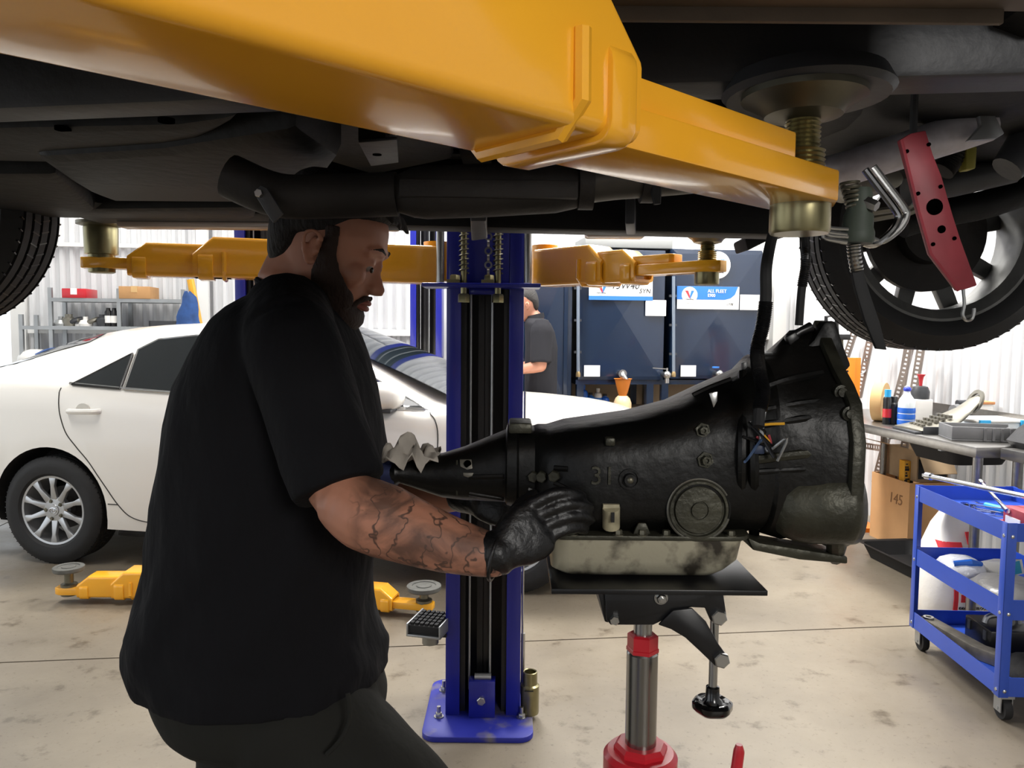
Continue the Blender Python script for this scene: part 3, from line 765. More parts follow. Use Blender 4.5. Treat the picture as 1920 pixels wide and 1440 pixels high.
for k in range(9):
    dx, q = ((-.07, .96), (-.05, 1), (-.02, 1), (.02, .97), (.05, .9), (.075, .78), (.093, .6), (.104, .36), (.108, .1))[k]
    rg.append([mc + V((dx, .115*q*math.copysign(abs(math.cos(a_))**.8, math.cos(a_)), .078*q*math.copysign(abs(math.sin(a_))**.8, math.sin(a_)))) for a_ in [2*PI*j/28 for j in range(28)]])
m.loft(rg); mo = car.part('wing_mirror', m, M_WHITEP, sharp=50)
m = MB(CT); m.tube([mc + V((-.02, .06, -.06)), mc + V((.02, .17, -.075))], [.03, .035], 10); m.mm(mc + V((-.07, -.08, -.085)), mc + V((.06, .09, -.062))); car.part('mirror_base', m, M_DGREY, mo, bevel=.01)
m = MB(CT); m.lathe([(.075, -.002), (.07, .003)], mc + V((-.07, 0, 0)), (-1, 0, 0), 24); car.part('mirror_glass', m, M_GLASS, mo)
m = MB(CT); m.prism([near(2.12, .985, .008), near(2.3, .978, .008), near(2.1, 1.06, .008)], (0, -.004, 0)); car.part('sail_panel', m, M_DGREY)
m = MB(CT); m.tube(smooth_path([near(.42, .215, -.02), near(.5, .2, -.06), near(.6, .2, -.07)]), .022, 8); car.part('mud_flap', m, M_BLACKR)
car.part('headlamp', patch([(3.3,.68),(3.64,.62),(3.62,.72),(3.32,.8)], lambda l, z: near(l, z, .006), 4), M_CLEAR, sharp=60)
m = MB(CT); m.box((-1.08, CY, .82), (.02, .9, .1)); car.part('tail_lamp_bar', m, M_RED)
m = MB(CT); m.mm((-.7, CY-.6, .21), (3.3, CY+.6, .32)); car.part('underbody', m, M_UNDER)
yax = CT.to_3x3() @ V((0, 1, 0))
for l in (0, 2.775):
    for s in (-1, 1):
        c = CT @ V((l, CY + s*.79, .325)); wheel(car, c, yax*s, .325, .208, .205, 'wheel', M_RIM, 10, logo=(s == -1))
        if s == -1: brake(car, c + yax*.02, yax*s, .13)

# ================================================================== RAISED CAR (seen from below)
lc = Thing('raised_car', 'dark underside of the car held up on the orange lift arms', 'car', (-.2, 1.5, 1.37))
M_PALE = mat('pale_car_paint', '#b7a79b', .35, coat=.4)
def lbox(name, a, b, mt, bev=.01, parent=None):
    m = MB(); m.mm(a, b); return lc.part(name, m, mt, parent, bevel=bev)
def bot(name, pts, z, h, mt, bev=.015, parent=None):
    """shape whose underside outline is given in pixels on the plane z"""
    m = MB(); m.prism([atz(x, y, z) for x, y in pts], (0, 0, h)); return lc.part(name, m, mt, parent, bevel=bev)
# floor pan with pressed ribs
fp = lbox('floor_pan', (-2.5, .66, 1.90), (1.0, 2.34, 1.95), M_UNDER)
for y in (1.12, 1.75, 2.12):
    lbox('floor_rib', (-1.2, y-.03, 1.885), (.75, y+.03, 1.902), M_UNDER, .006, fp)
for x in (-.75, -.1, .5):
    lbox('cross_rib', (x-.04, .9, 1.87), (x+.04, 2.15, 1.902), M_UNDER, .006, fp)
s = lbox('near_sill', (-1.3, .56, 1.752), (.56, .84, 1.95), M_RUSTY, .02)
lbox('sill_seam', (-1.3, .815, 1.738), (.5, .822, 1.756), M_RUSTY, .001, s)
s = lbox('far_sill', (-1.28, 2.2, 1.738), (.74, 2.42, 1.95), M_UNDER, .015)
lbox('sill_skirt', (-1.2, 2.36, 1.722), (-.35, 2.425, 1.75), M_PALE, .008, s)
lbox('sill_skirt', (.22, 2.36, 1.705), (.40, 2.425, 1.75), M_PALE, .008, s)
# near chassis rail with drain holes
m = MB(); m.beam((-1.25, 1.335, 1.80), (-.2, 1.165, 1.80), .075, .09); m.beam((-.22, 1.168, 1.80), (.75, 1.05, 1.80), .085, .09)
nr = lc.part('chassis_rail', m, M_UNDER2, bevel=.008)
for px, py in ((118, 242), (312, 227)):
    p = atz(px, py, 1.7548); m = MB(); m.lathe([(.013, -.002), (.013, .004)], p, UP, 20); lc.part('drain_hole', m, M_HOLE, nr)
m = MB(); m.lathe([(.105, 0), (.112, .008), (.1, .03)], (.395, 1.07, 1.736), UP, 36); lc.part('jacking_plate', m, M_UNDER2)
m = MB(); m.beam((-.6, 2.02, 1.745), (.72, 2.06, 1.73), .1, .12); fr = lc.part('chassis_rail', m, M_UNDER, bevel=.01)
bot('rail_bracket', [(882, 415), (912, 415), (914, 448), (884, 452)], 1.665, .06, M_UNDER2, .004, fr)
bot('rail_bracket', [(1172, 420), (1190, 420), (1192, 440), (1174, 440)], 1.665, .06, M_UNDER2, .004, fr)
for y in (1.66, 1.685):
    m = MB(); m.tube(smooth_path([(-1.3, y+.05, 1.885), (-.6, y, 1.882), (.1, y+.02, 1.882), (.75, y+.12, 1.87)], 6), .0055, 8); lc.part('fuel_line', m, M_UNDER2, fp)
for x, y in ((-.35, .95), (.15, .97), (-.05, 1.95), (.45, 1.9), (-.9, 1.0), (.3, 1.62)):
    m = MB(); m.lathe([(.022, -.006), (.02, -.01), (.012, -.008), (0, -.008)], (x, y, 1.9), UP, 20); m.lathe([(.026, -.003), (.026, .002)], (x, y, 1.9), UP, 20); lc.part('grommet', m, M_BLACKR, fp)
bot('fuel_tank', [(-260, 250), (330, 238), (462, 220), (385, 262), (300, 290), (240, 299), (150, 308), (-260, 300)], 1.752, .12, M_UNDER, .02)
bot('resonator_shield', [(60, 300), (128, 345), (165, 366), (205, 380), (480, 382), (600, 352), (640, 300), (560, 245), (300, 285)], 1.735, .14, M_UNDER, .03)
bot('rear_subframe', [(-200, 330), (110, 330), (180, 395), (480, 392), (480, 412), (130, 410), (-200, 396)], 1.73, .1, M_UNDER, .02)
bot('heat_shield', [(560, 210), (850, 250), (850, 300), (700, 330), (600, 300)], 1.80, .06, M_UNDER, .015)
p = [atz(x, y, 1.765) for x, y in ((672, 268), (745, 262), (748, 305), (695, 312))]
m = MB(); m.prism(p, (0, 0, .006)); br = lc.part('floor_bracket', m, M_UNDER2, bevel=.002)
m = MB(); m.mm(p[0] + V((0, 0, .005)), p[0] + V((.05, .05, .14))); lc.part('bracket_stem', m, M_UNDER, br)
m = MB(); m.lathe([(.009, -.001), (.009, .002)], atz(707, 290, 1.7645), UP, 16); lc.part('bolt_hole', m, M_HOLE, br)
# exhaust
def A(pts, Y): return [at(x, y, Y) for x, y in pts]
EY = 1.28
m = MB(); m.tube(smooth_path(A([(430, 330), (520, 366), (620, 368), (745, 364)], EY), 5), .036, 16); ex = lc.part('exhaust_pipe', m, M_EXH)
m = MB(); m.tube(A([(745, 364), (775, 362), (800, 361), (900, 358), (1040, 352), (1075, 350), (1095, 349)], EY), [.03, .04, .043, .043, .041, .036, .03], 20); lc.part('catalytic_converter', m, M_EXH, ex, sharp=60)
m = MB(); m.mm(at(756, 368, EY) + V((0, -.046, -.008)), at(1080, 348, EY) + V((0, .046, .0))); lc.part('converter_seam', m, M_EXH, ex, bevel=.002)
m = MB(); m.tube(smooth_path(A([(1095, 345), (1150, 338), (1215, 333), (1330, 322), (1460, 300)], EY), 4), .032, 16); lc.part('exhaust_pipe', m, mat('grey_pipe', '#4d4a45', .5, .4, var=.3, scale=8), ex)
m = MB(); m.lathe([(.041, -.012), (.041, .012)], at(1098, 346, EY), (1, 0, 0), 24); lc.part('pipe_clamp', m, M_EXH, ex)
m = MB(); m.lathe([(.041, -.01), (.041, .01)], at(1213, 333, EY), (1, 0, 0), 24); lc.part('pipe_clamp', m, M_EXH, ex)
m = MB(); m.tube(A([(1228, 300), (1230, 360), (1232, 383)], EY-.03), [.008, .009, .006], 8); lc.part('rubber_hanger', m, M_BLACKR, ex)
m = MB(); q = A([(476, 362), (488, 347), (500, 352), (530, 400), (512, 418), (498, 398)], EY-.05); m.prism(q, (0, .008, 0)); fl = lc.part('pipe_flange', m, M_UNDER2, ex, bevel=.0015)
m = MB(); m.hexn(at(487, 363, EY-.05), (0, -1, 0), .007, .008); lc.part('flange_bolt', m, M_STEEL, ex)
# front end: engine sump, subframe tube, arms, steering
m = MB(); m.mm((.6, .95, 1.80), (1.75, 2.1, 1.98)); lc.part('engine_bay_tray', m, M_UNDER, bevel=.05)
m = MB(); m.loft([[V((.42 + .5*k, 1.5 + .33*math.cos(a_), 1.93 - .13*max(0, math.sin(a_))*(1-.15*k))) for a_ in [PI*j/12 for j in range(13)]] for k in range(3)], caps=False, closed=False)
lc.part('bell_tunnel', m, M_UNDER, sharp=60)
bot('bay_hump', [(1400, 120), (1640, 110), (1800, 200), (1700, 262), (1560, 268), (1440, 215)], 1.83, .1, M_UNDER, .03)
bot('bay_shield', [(1660, 60), (1900, 40), (1960, 120), (1900, 190), (1760, 150)], 1.86, .08, M_UNDER2, .02)
m = MB(); m.tube(A([(1540, 325), (1600, 312), (1700, 280), (1800, 247), (1850, 228)], 1.42), [.028, .031, .032, .034, .036], 20)
sf = lc.part('subframe_tube', m, mat('dusty_grey_tube', '#c4c0c6', .5, .2, var=.15, scale=40))
m = MB(); m.prism(A([(1830, 176), (1848, 180), (1884, 250), (1868, 260), (1815, 264), (1840, 236)], 1.375), (0, .012, 0)); lc.part('tube_flange', m, M_GALV, sf, bevel=.002)
m = MB(); m.prism(A([(1585, 320), (1680, 300), (1700, 335), (1690, 350), (1620, 366), (1588, 352)], 1.6), (0, .12, 0)); lc.part('sump', m, M_ALU, bevel=.01)
m = MB(); m.prism(A([(1812, 258), (1834, 258), (1830, 316), (1812, 318)], 1.6), (0, .03, 0)); lc.part('yellow_spacer', m, mat('olive_yellow', '#9a9440', .5), bevel=.003)
m = MB(); q = A([(1795, 262), (1782, 300), (1766, 322)], 1.62); m.tube(smooth_path(q, 14), [.020 + .004*(i % 2) for i in range(29)], 14); lc.part('steering_boot', m, M_BLACKR)
m = MB(); m.tube(A([(1700, 360), (1790, 340), (1900, 318)], 1.75), [.03, .034, .03], 14); lc.part('lower_arm', m, M_UNDER2)
m = MB(); m.tube(smooth_path(A([(1690, 420), (1760, 400), (1860, 380), (1990, 330)], 1.9), 4), [.035]*13, 14); lc.part('lower_arm', m, M_UNDER)
m = MB(); m.tube(A([(1888, 318), (1940, 262), (2000, 200)], 1.5), [.03, .045, .05], 16); lc.part('strut_bushing', m, M_UNDER2)
m = MB(); m.tube(smooth_path(A([(1590, 405), (1650, 395), (1700, 388), (1720, 370)], 1.8), 5), .009, 8); lc.part('brake_line', m, M_ALU)
m = MB(); m.tube(smooth_path(A([(1585, 418), (1660, 405), (1715, 393), (1738, 360)], 1.82), 5), .009, 8); lc.part('brake_line', m, M_ALU)
# connector boot, coil, cooler pipes, braided strap
BY = 1.16
m = MB(); m.lathe([(.0, .066), (.014, .064), (.017, .056), (.018, .03), (.021, .024), (.022, .006), (.0245, .0), (.025, -.012), (.0225, -.017), (.0, -.018)], at(1607, 435, BY), (.05, 0, 1), 24)
bt = lc.part('rubber_boot', m, mat('greenish_rubber', '#3c443b', .6, var=.3, scale=20))
m = MB(); c0, c1 = at(1607, 392, BY), at(1592, 342, BY); n = 72
m.tube([c0.lerp(c1, i/n) + V((.013*math.cos(2*PI*i/12), .013*math.sin(2*PI*i/12), 0)) for i in range(n+1)], .0028, 6); lc.part('coil_spring', m, M_DARKZ, bt)
m = MB(); m.hexn(at(1622, 378, BY-.01), (.5, -.6, -.4), .009, .02); lc.part('bolt', m, M_STEEL, bt)
for dx, dy, r in ((0, 0, .0058), (16, -6, .005)):
    m = MB(); m.tube(smooth_path([at(x+dx, y+dy, BY+.05) for x, y in ((1622, 318), (1648, 352), (1680, 395), (1684, 412), (1670, 436), (1640, 458), (1620, 455))], 6), r, 10); lc.part('cooler_pipe', m, M_CHROME if dx == 0 else M_STEEL, bt)
for dy in (0, 14):
    m = MB(); m.tube(smooth_path(A([(1590, 430+dy), (1560, 428+dy), (1546, 424+dy), (1548, 434+dy), (1588, 440+dy)], BY-.02), 4), .003, 8); lc.part('clip_prong', m, M_STEEL, bt)
m = MB(); q = A([(1600, 458), (1602, 480), (1607, 508)], BY); m.tube(smooth_path(q, 8), [.0088 + .0012*(i % 2) for i in range(17)], 12); lc.part('braided_sleeve', m, M_STEEL, bt)
m = MB(); m.prism(A([(1597, 505), (1618, 505), (1632, 552), (1650, 605), (1663, 656), (1644, 654), (1622, 600), (1604, 540)], BY), (0, .008, 0)); lc.part('strap', m, M_BLACKR, bt, bevel=.001)
# hanging looms
def loom(pts, r, Y, conduit):
    P = smooth_path([at(x, y, Y + dy) for x, y, dy in pts], 10)
    m = MB(); m.tube(P, r, 10); o = lc.part('wiring_loom', m, M_BLACKR)
    if conduit:
        m = MB(); a, b = conduit
        Q = P[int(a*len(P)):int(b*len(P))]; dens = []
        for i in range(len(Q)-1):
            for k in range(3): dens.append(Q[i].lerp(Q[i+1], k/3))
        m.tube(dens, [r*1.08 + r*.22*(i % 2) for i in range(len(dens))], 10); lc.part('corrugated_conduit', m, M_BLACKP, o)
    return o
loom([(1462, 405, .1), (1449, 440, .05), (1437, 500, 0), (1436, 560, 0), (1430, 610, 0), (1420, 655, 0), (1424, 700, -.02), (1431, 735, -.03), (1424, 770, -.04), (1422, 800, -.05)], .0085, 1.16, (.35, .9))
loom([(1498, 400, .1), (1508, 440, .05), (1511, 490, 0), (1503, 545, 0), (1498, 610, 0)], .0062, 1.2, (.4, .75))
m = MB(); m.prism(A([(1396, 448), (1475, 405), (1490, 412), (1462, 440), (1432, 455), (1402, 470)], 2.22), (0, .12, 0)); lc.part('arch_liner', m, M_BLACKR, bevel=.006)
m = MB(); m.prism(A([(1490, 395), (1560, 380), (1600, 440), (1590, 520), (1545, 470), (1530, 440)], 2.32), (0, .02, 0)); lc.part('arch_liner', m, M_BLACKR, bevel=.004)
# wheels
for c, s in (((1.163, 2.19, 1.705), 1), ((-1.647, 2.19, 1.745), 1), ((1.163, .70, 1.705), -1), ((-1.647, .70, 1.745), -1)):
    ax = V((.04 if c[0] > 0 else 0, s, 0)); wheel(lc, c, ax, .33, .248, .215, 'wheel', M_RIMD, 10 if True else 5, twin=False)
    brake(lc, V(c) + ax*.03, ax, .165)
# body above the sills
def arc_ring(x0, x1, y0, y1, z, r=.15, n=6):
    out = []
    for cx, cy, a0 in ((x1-r, y1-r, 0), (x0+r, y1-r, PI/2), (x0+r, y0+r, PI), (x1-r, y0+r, 3*PI/2)):
        out += [V((cx + r*math.cos(a0 + PI/2*k/n), cy + r*math.sin(a0 + PI/2*k/n), z)) for k in range(n+1)]
    return out
m = MB(); m.loft([arc_ring(-2.6, 2.0, .56, 2.44, 2.02), arc_ring(-2.7, 2.1, .54, 2.46, 2.2), arc_ring(-2.68, 2.08, .56, 2.44, 2.38), arc_ring(-2.6, 2.0, .6, 2.4, 2.5)]); lc.part('body_shell', m, M_PALE, sharp=50)
m = MB(); m.loft([arc_ring(-2.2, 1.1, .66, 2.34, 2.5), arc_ring(-1.7, .45, .8, 2.2, 2.93)]); lc.part('cabin_glass', m, M_GLASS, sharp=50)
m = MB(); m.loft([arc_ring(-1.72, .47, .79, 2.21, 2.93), arc_ring(-1.5, .3, .88, 2.12, 2.98)]); lc.part('roof', m, M_PALE, sharp=50)

# red bracket and its hook
RYB = 1.22
m = MB(); m.prism(A([(1688, 262), (1708, 250), (1736, 244), (1750, 290), (1766, 330), (1786, 400), (1802, 450), (1833, 535), (1812, 542), (1797, 545), (1745, 476), (1722, 395), (1706, 330)], RYB), (0, .012, 0))
rb = Thing('red_bracket', 'faded red perforated steel strip hanging in front of the raised wheel', 'bracket', at(1760, 545, RYB))
po = rb.part('strip', m, M_RED2, bevel=.002)
m = MB(); m.tube(A([(1690, 262), (1706, 330), (1722, 395), (1745, 476), (1797, 545)], RYB-.004), .0025, 6); rb.part('raised_edge', m, M_RED2, po)
for x, y, r in ((1752, 388, .0125), (1741, 271, .003), (1700, 284, .003), (1763, 350, .003), (1721, 363, .003), (1789, 447, .003), (1749, 458, .003), (1765, 430, .006)):
    m = MB(); m.lathe([(r, -.001), (r, .002)], at(x, y, RYB), (0, -1, 0), 20); rb.part('hole', m, M_HOLE, po)
m = MB(); m.tube(smooth_path(A([(1806, 543), (1808, 570), (1805, 590), (1811, 600), (1822, 598), (1826, 585), (1826, 578)], RYB+.004), 5), .0026, 8); rb.part('wire_hook', m, M_STEEL)
m = MB(); m.tube(A([(1712, 252), (1716, 150)], RYB+.02), .006, 8); rb.part('hanger_rod', m, M_UNDER2)

# ================================================================== LIFT POSTS
def lift_post(x0, x1, yf, label, depth=.22, h=3.6, carriage_z=None, base=None, mate=1):
    """C-shaped column opening towards -y (mate=1) or +y (mate=-1)"""
    s = mate; xm = (x0+x1)/2; w = x1-x0
    t = Thing('lift_post', label, 'lift post', (xm, yf + s*depth/2, 0))
    Y = lambda d: yf + s*d
    m = MB(); th = .012; lip = w*.19
    poly = [(x0, Y(0)), (x0+lip, Y(0)), (x0+lip, Y(th)), (x0+th, Y(th)), (x0+th, Y(depth-th)), (x1-th, Y(depth-th)), (x1-th, Y(th)), (x1-lip, Y(th)), (x1-lip, Y(0)), (x1, Y(0)), (x1, Y(depth)), (x0, Y(depth))]
    m.prism([(a, b, .015) for a, b in poly], (0, 0, h)); t.part('column', m, M_BLUE, bevel=.003)
    m = MB(); m.mm((x0+th, Y(depth-th-.006), .02), (x1-th, Y(depth-th), h)); t.part('back_liner', m, M_BLACKP)
    m = MB(); m.mm((x0+lip*.98, Y(.03), .02), (x0+lip*1.35, Y(.06), h)); t.part('slide_rail', m, M_BLACKP)
    m = MB(); m.mm((x1-lip*1.35, Y(.03), .02), (x1-lip*.98, Y(.06), h)); t.part('slide_rail', m, M_BLACKP)
    for f in (.31, .59):
        m = MB(); m.cyl((x0+w*f, Y(.04), .1), (x0+w*f, Y(.04), h-.1), .0045, n=8); t.part('cable', m, M_GALV)
    for f in (.45, .53):
        m = MB(); m.mm((x0+w*f-.012, Y(.07), .15), (x0+w*f+.012, Y(.085), h-.1)); t.part('safety_ladder', m, M_BLACKP)
    bx0, bx1, by0, by1 = base or (x0-.12, x1+.06, Y(-.18), Y(depth+.06))
    m = MB(); r = .05; pl = []
    ya, yb = min(by0, by1), max(by0, by1)
    for cx, cy, a0 in ((bx1-r, yb-r, 0), (bx0+r, yb-r, PI/2), (bx0+r, ya+r, PI), (bx1-r, ya+r, 1.5*PI)):
        pl += [(cx + r*math.cos(a0+PI/2*k/5), cy + r*math.sin(a0+PI/2*k/5), 0.0) for k in range(6)]
    m.prism(pl, (0, 0, .02)); t.part('base_plate', m, M_BLUED, bevel=.003)
    for ax, ay in ((bx0+.05, ya+.14), (bx1-.04, ya+.14), (bx0+.05, yb-.1), (bx1-.04, yb-.1)):
        m = MB(); m.lathe([(.018, 0), (.018, .004)], (ax, ay, .02), UP, 16); m.hexn((ax, ay, .024), UP, .013, .013); m.cyl((ax, ay, .03), (ax, ay, .06), .007, n=10)
        t.part('anchor_bolt', m, M_STEEL)
    m = MB(); m.mm((xm-.05, Y(-.02), .02), (xm+.045, Y(.03), .155)); c = t.part('pulley_cover', m, M_BLUE, bevel=.002)
    m = MB(); m.hexn((xm-.005, Y(-.02), .085), (0, -s, 0), .016, .012); t.part('cover_bolt', m, M_STEEL, c)
    m = MB(); m.cyl((xm-.03, Y(.005), .163), (xm+.03, Y(.005), .163), .012); t.part('pulley_pin', m, M_GALV, c)
    m = MB(); m.cyl((x1+.008, Y(.07), .2), (x1+.008, Y(.07), 1.2), .004, n=8); m.cyl((x1+.01, Y(.07), .06), (x1+.01, Y(.07), .3), .008, n=10); t.part('release_cable', m, M_STEEL)
    if carriage_z:
        z = carriage_z
        m = MB(); m.mm((x0-.075, Y(-.11), z), (x1+.055, Y(.03), z+.014)); m.mm((x0+.08, Y(-.03), z-.02), (x1-.08, Y(.03), z)); cg = t.part('carriage', m, M_BLUE, bevel=.003)
        m = MB(); m.mm((x0+lip, Y(.0), z+.014), (x1-lip, Y(.14), z+.9)); t.part('carriage_body', m, M_BLUE, cg, bevel=.004)
        for px in (x0-.02, x1+.012):
            m = MB(); m.cyl((px, Y(-.03), z+.02), (px, Y(-.03), z+.35), .014); t.part('chrome_rod', m, M_STEEL, cg)
        for f in (.235, .665):
            px = x0 + w*f
            m = MB(); m.cyl((px, Y(-.055), z-.035), (px, Y(-.055), z+.3), .011); t.part('threaded_pin', m, M_ZINC, cg)
            m = MB(); n = 120; m.tube([(px+.016*math.cos(2*PI*i/10), Y(-.055)+.016*math.sin(2*PI*i/10), z+.05+.2*i/n) for i in range(n+1)], .0026, 5); t.part('spring', m, M_DARKZ, cg)
            m = MB(); m.hexn((px, Y(-.055), z-.05), UP, .021, .03); t.part('pin_nut', m, M_ZINC, cg)
            m = MB(); m.mm((px-.055, Y(-.1), z+.014), (px-.012, Y(-.02), z+.026)); m.hexn((px-.03, Y(-.06), z+.026), UP, .018, .018); t.part('arm_lock', m, M_ZINC, cg)
        m = MB()
        for k in range(7): m.ring([(.008, -.004), (.014, -.004), (.014, .004), (.008, .004)], (xm+.012, Y(-.06), z+.03+.024*k), (1, 0, 0) if k % 2 else (0, 1, 0), 12)
        t.part('chain', m, M_STEEL, cg)
    return t
px0, px1 = at(836, 1000, 2.73).x, at(981, 700, 2.73).x
CZ = at(880, 537, 2.62).z - .002
main_post = lift_post(px0, px1, 2.73, 'blue lift post standing right behind the gearbox and jack', carriage_z=CZ, base=(-.305, .085, 2.575, 3.02))
lift_post(-1.405, -1.13, 3.93, 'blue lift post hidden behind the mechanic, its edge showing left of his head', base=(-1.5, -1.05, 3.86, 4.2))
a, b = at(769, 560, 6.35), at(828, 560, 6.35)
lift_post(a.x, b.x, 6.35, 'blue lift post beyond the white car, in front of the white wall')
lift_post(-1.08, -.80, -.18, 'blue lift post that carries the near orange arms', mate=-1, base=(-1.2, -.7, -.45, -.02), carriage_z=1.56)

# ================================================================== LIFT ARMS
def rrect(s, w, z0, z1, r=.014, n=4):
    """rounded rectangle section at arm station s (arm space: x along, y across, z up)"""
    out = []; r = min(r, w*.45, (z1-z0)*.45)
    for cy, cz, a0 in ((w/2-r, z1-r, 0), (-w/2+r, z1-r, PI/2), (-w/2+r, z0+r, PI), (w/2-r, z0+r, 1.5*PI)):
        out += [V((s, cy + r*math.cos(a0+PI/2*k/n), cz + r*math.sin(a0+PI/2*k/n))) for k in range(n+1)]
    return out
def lift_arm(label, p0, p1, z0, Lm, stages, bars, spad, pad, w=.14, h=.138, start=0.0, tip=.055, group=None, chamfer=.065, endh=.08, barw=.10, barh=.04):
    """p0 -> p1 gives the direction; stages = telescopic box ends, bars = [(s_end, z0off, height, width)]"""
    p0, p1 = V(p0), V(p1); d = (p1-p0); ang = math.atan2(d.y, d.x)
    T = Matrix.Translation((p0.x, p0.y, z0)) @ Matrix.Rotation(ang, 4, 'Z')
    t = Thing('lift_swing_arm', label, 'lift arm', T @ V((Lm*.5, 0, 0)), group)  # each is a swinging arm of a lift, kept as its own thing
    def box_stage(s0, s1, w, h, eh, name, mt=M_ORANGE, ch=chamfer, coll=True):
        # hollow telescopic box, top sloping down at the mouth
        m = MB(T); tk = .009
        outer = [rrect(s0, w, 0, h), rrect(s1-ch, w, 0, h), rrect(s1, w, 0, eh)]
        inner = [rrect(s1, w-2*tk, tk, eh-tk, .012), rrect(s1-ch, w-2*tk, tk, h-tk, .012), rrect(s1-.2, w-2*tk, tk, h-tk, .012)]
        m.loft(outer + inner); o = t.part(name, m, mt)
        if coll:
            for (q0, q1, e, hh) in ((s1-ch*1.0, s1-ch*.25, .012, eh*1.02),):
                m = MB(T); k = [rrect(q0, w+e, -.008, hh, .02), rrect(q1, w+e, -.008, hh, .02)]
                m.loft(k); t.part('collar', m, mt, o, bevel=.003)
        return o
    mo = box_stage(start, Lm, w, h, endh, 'arm_box')
    m = MB(T); s = Lm-chamfer-.035
    m.tube([(s, w/2+.002, h*.62), (s, w/2+.003, .02), (s, w/2-.02, -.003), (s, -w/2+.02, -.003), (s, -w/2-.003, .02), (s, -w/2-.002, h*.62)], .008, 8); t.part('weld_band', m, M_ORANGE, mo)
    prev = Lm; ww, hh, ee = w, h, endh
    for sg in stages:
        ww -= .03; hh -= .026; ee -= .014
        box_stage(prev-.12, sg, ww, hh, ee, 'telescopic_box', ch=chamfer*.9); prev = sg
    for i, (s1, zo, bh, bw) in enumerate(bars):
        m = MB(T); c = min(tip, bw*.45); prv = prev+.12 if zo < .005 else prev
        if i == 0:
            pl = [(prv-.12, -bw/2), (s1-c, -bw/2), (s1, -bw/2+c*.6), (s1, bw/2-c*.6), (s1-c, bw/2), (prv-.12, bw/2)]
        else: pl = [(prev-.12, -bw/2), (s1-.012, -bw/2), (s1, -bw/2+.012), (s1, bw/2-.012), (s1-.012, bw/2), (prev-.12, bw/2)]
        m.prism([(a_, b_, zo) for a_, b_ in pl], (0, 0, bh)); t.part('extension_bar', m, M_ORANGE, bevel=.003)
    # pad assembly
    c = T @ V((spad, 0, 0)); zb = bars[0][1]; zt = zb + bars[0][2]
    kind, zpad, r = pad
    zz = zpad - z0
    if kind == 'screw':
        m = MB(); prof = []; zc = zt + .018
        while zc < zz-.03: prof += [(.0205, zc), (.0235, zc+.0028), (.0205, zc+.0056)]; zc += .0056
        m.lathe([(.0, zt-.03), (.02, zt-.03)] + prof + [(.0, zc)], c, UP, 24); sc = t.part('screw', m, M_ZINC)
        m = MB(); prof = [(.0, zt), (.03, zt)]; zc = zt
        while zc < zt+.03: prof += [(.030, zc), (.0275, zc+.003), (.030, zc+.006)]; zc += .006
        m.lathe(prof + [(.0, zc)], c, UP, 28); t.part('threaded_sleeve', m, M_ZINC, sc)
        m = MB(); m.lathe([(.03, zb-.038), (.037, zb-.038), (.039, zb-.034), (.039, zb+.002), (.03, zb+.002)], c, UP, 32); t.part('sleeve_nut', m, M_ZINC, sc)
        m = MB(); m.lathe([(.022, zz-.036), (r*.62, zz-.03), (r*.7, zz-.022), (r*.9, zz-.012), (r, zz-.008), (r, zz), (.0, zz)], c, UP, 40); t.part('pad_dish', m, M_DARKZ, sc)
    elif kind == 'tall':
        m = MB(); m.lathe([(.035, zb-.015), (.042, zb-.012), (.042, zt+.01), (.052, zt+.012), (.054, zz-.02), (.05, zz-.012), (.0, zz-.012)], c, UP, 32); sc = t.part('height_adapter', m, M_ZINC)
        m = MB(); m.lathe([(.05, zz-.016), (r, zz-.01), (r, zz), (.0, zz)], c, UP, 36); t.part('pad_dish', m, M_DARKZ, sc)
    else:
        m = MB(); m.lathe([(.03, zb-.01), (.04, zb-.01), (.04, zt+.012), (.028, zt+.016), (.022, zt+.02), (.022, zz-.02), (.0, zz-.02)], c, UP, 28); sc = t.part('screw', m, M_DARKZ)
        m = MB(); m.lathe([(.022, zz-.026), (r*.94, zz-.024), (r, zz-.018), (r, zz-.002), (r*.96, zz), (r*.7, zz), (r*.68, zz-.004), (r*.45, zz-.004), (r*.43, zz), (.0, zz)], c, UP, 40); t.part('rubber_pad', m, mat('grey_rubber_pad', '#5a5a56', .8, var=.2, scale=30), sc)
    # hinge eye at the post end
    m = MB(T); m.lathe([(.05, .01), (.05, h+.02), (.0, h+.02)], (start-.01, 0, 0), UP, 24); t.part('hinge_pin', m, M_ORANGE)
    return t
dirn = V((.745, .667, 0)).normalized(); nn = V((-dirn.y, dirn.x, 0))
P0 = nn*.524 + dirn*(-.5)
ZB = 1.59
lift_arm('large orange lift arm reaching across the top of the view to a threaded pad', P0, P0+dirn, ZB, 1.056, [], [(1.53, 0, .04, .10), (1.40, .04, .032, .085)], 1.482, ('screw', 1.736, .08), w=.145, h=.125, chamfer=.045, endh=.078)
def arm_from(pxs, Y0, Y1): pass
LA0, LA1 = V((-.30, 2.965, 0)), V((-1.385, 2.625, 0)); LL = (LA1-LA0).length
lp = at(180, 416, LA1.y)
lift_arm('orange lift arm left of the mechanic, with a tall metal pad adapter at its tip', LA0, LA1, ZB+.004, LL-.29, [LL-.085], [(LL+.06, .022, .036, .085)], LL, ('tall', lp.z, .075), tip=.03)
RA0, RA1 = V((.15, 2.985, 0)), V((.15+.683*.685, 2.985-.73*.685, 0)); RL_ = .685
rpd = at(1318, 437, RA1.y)
lift_arm('orange lift arm in front of the navy tanks, holding the far front pad', RA0, RA1, ZB, .30, [.435], [(.745, .02, .036, .085), (.575, .056, .03, .07)], .685, ('screw', rpd.z, .07), start=-.03)
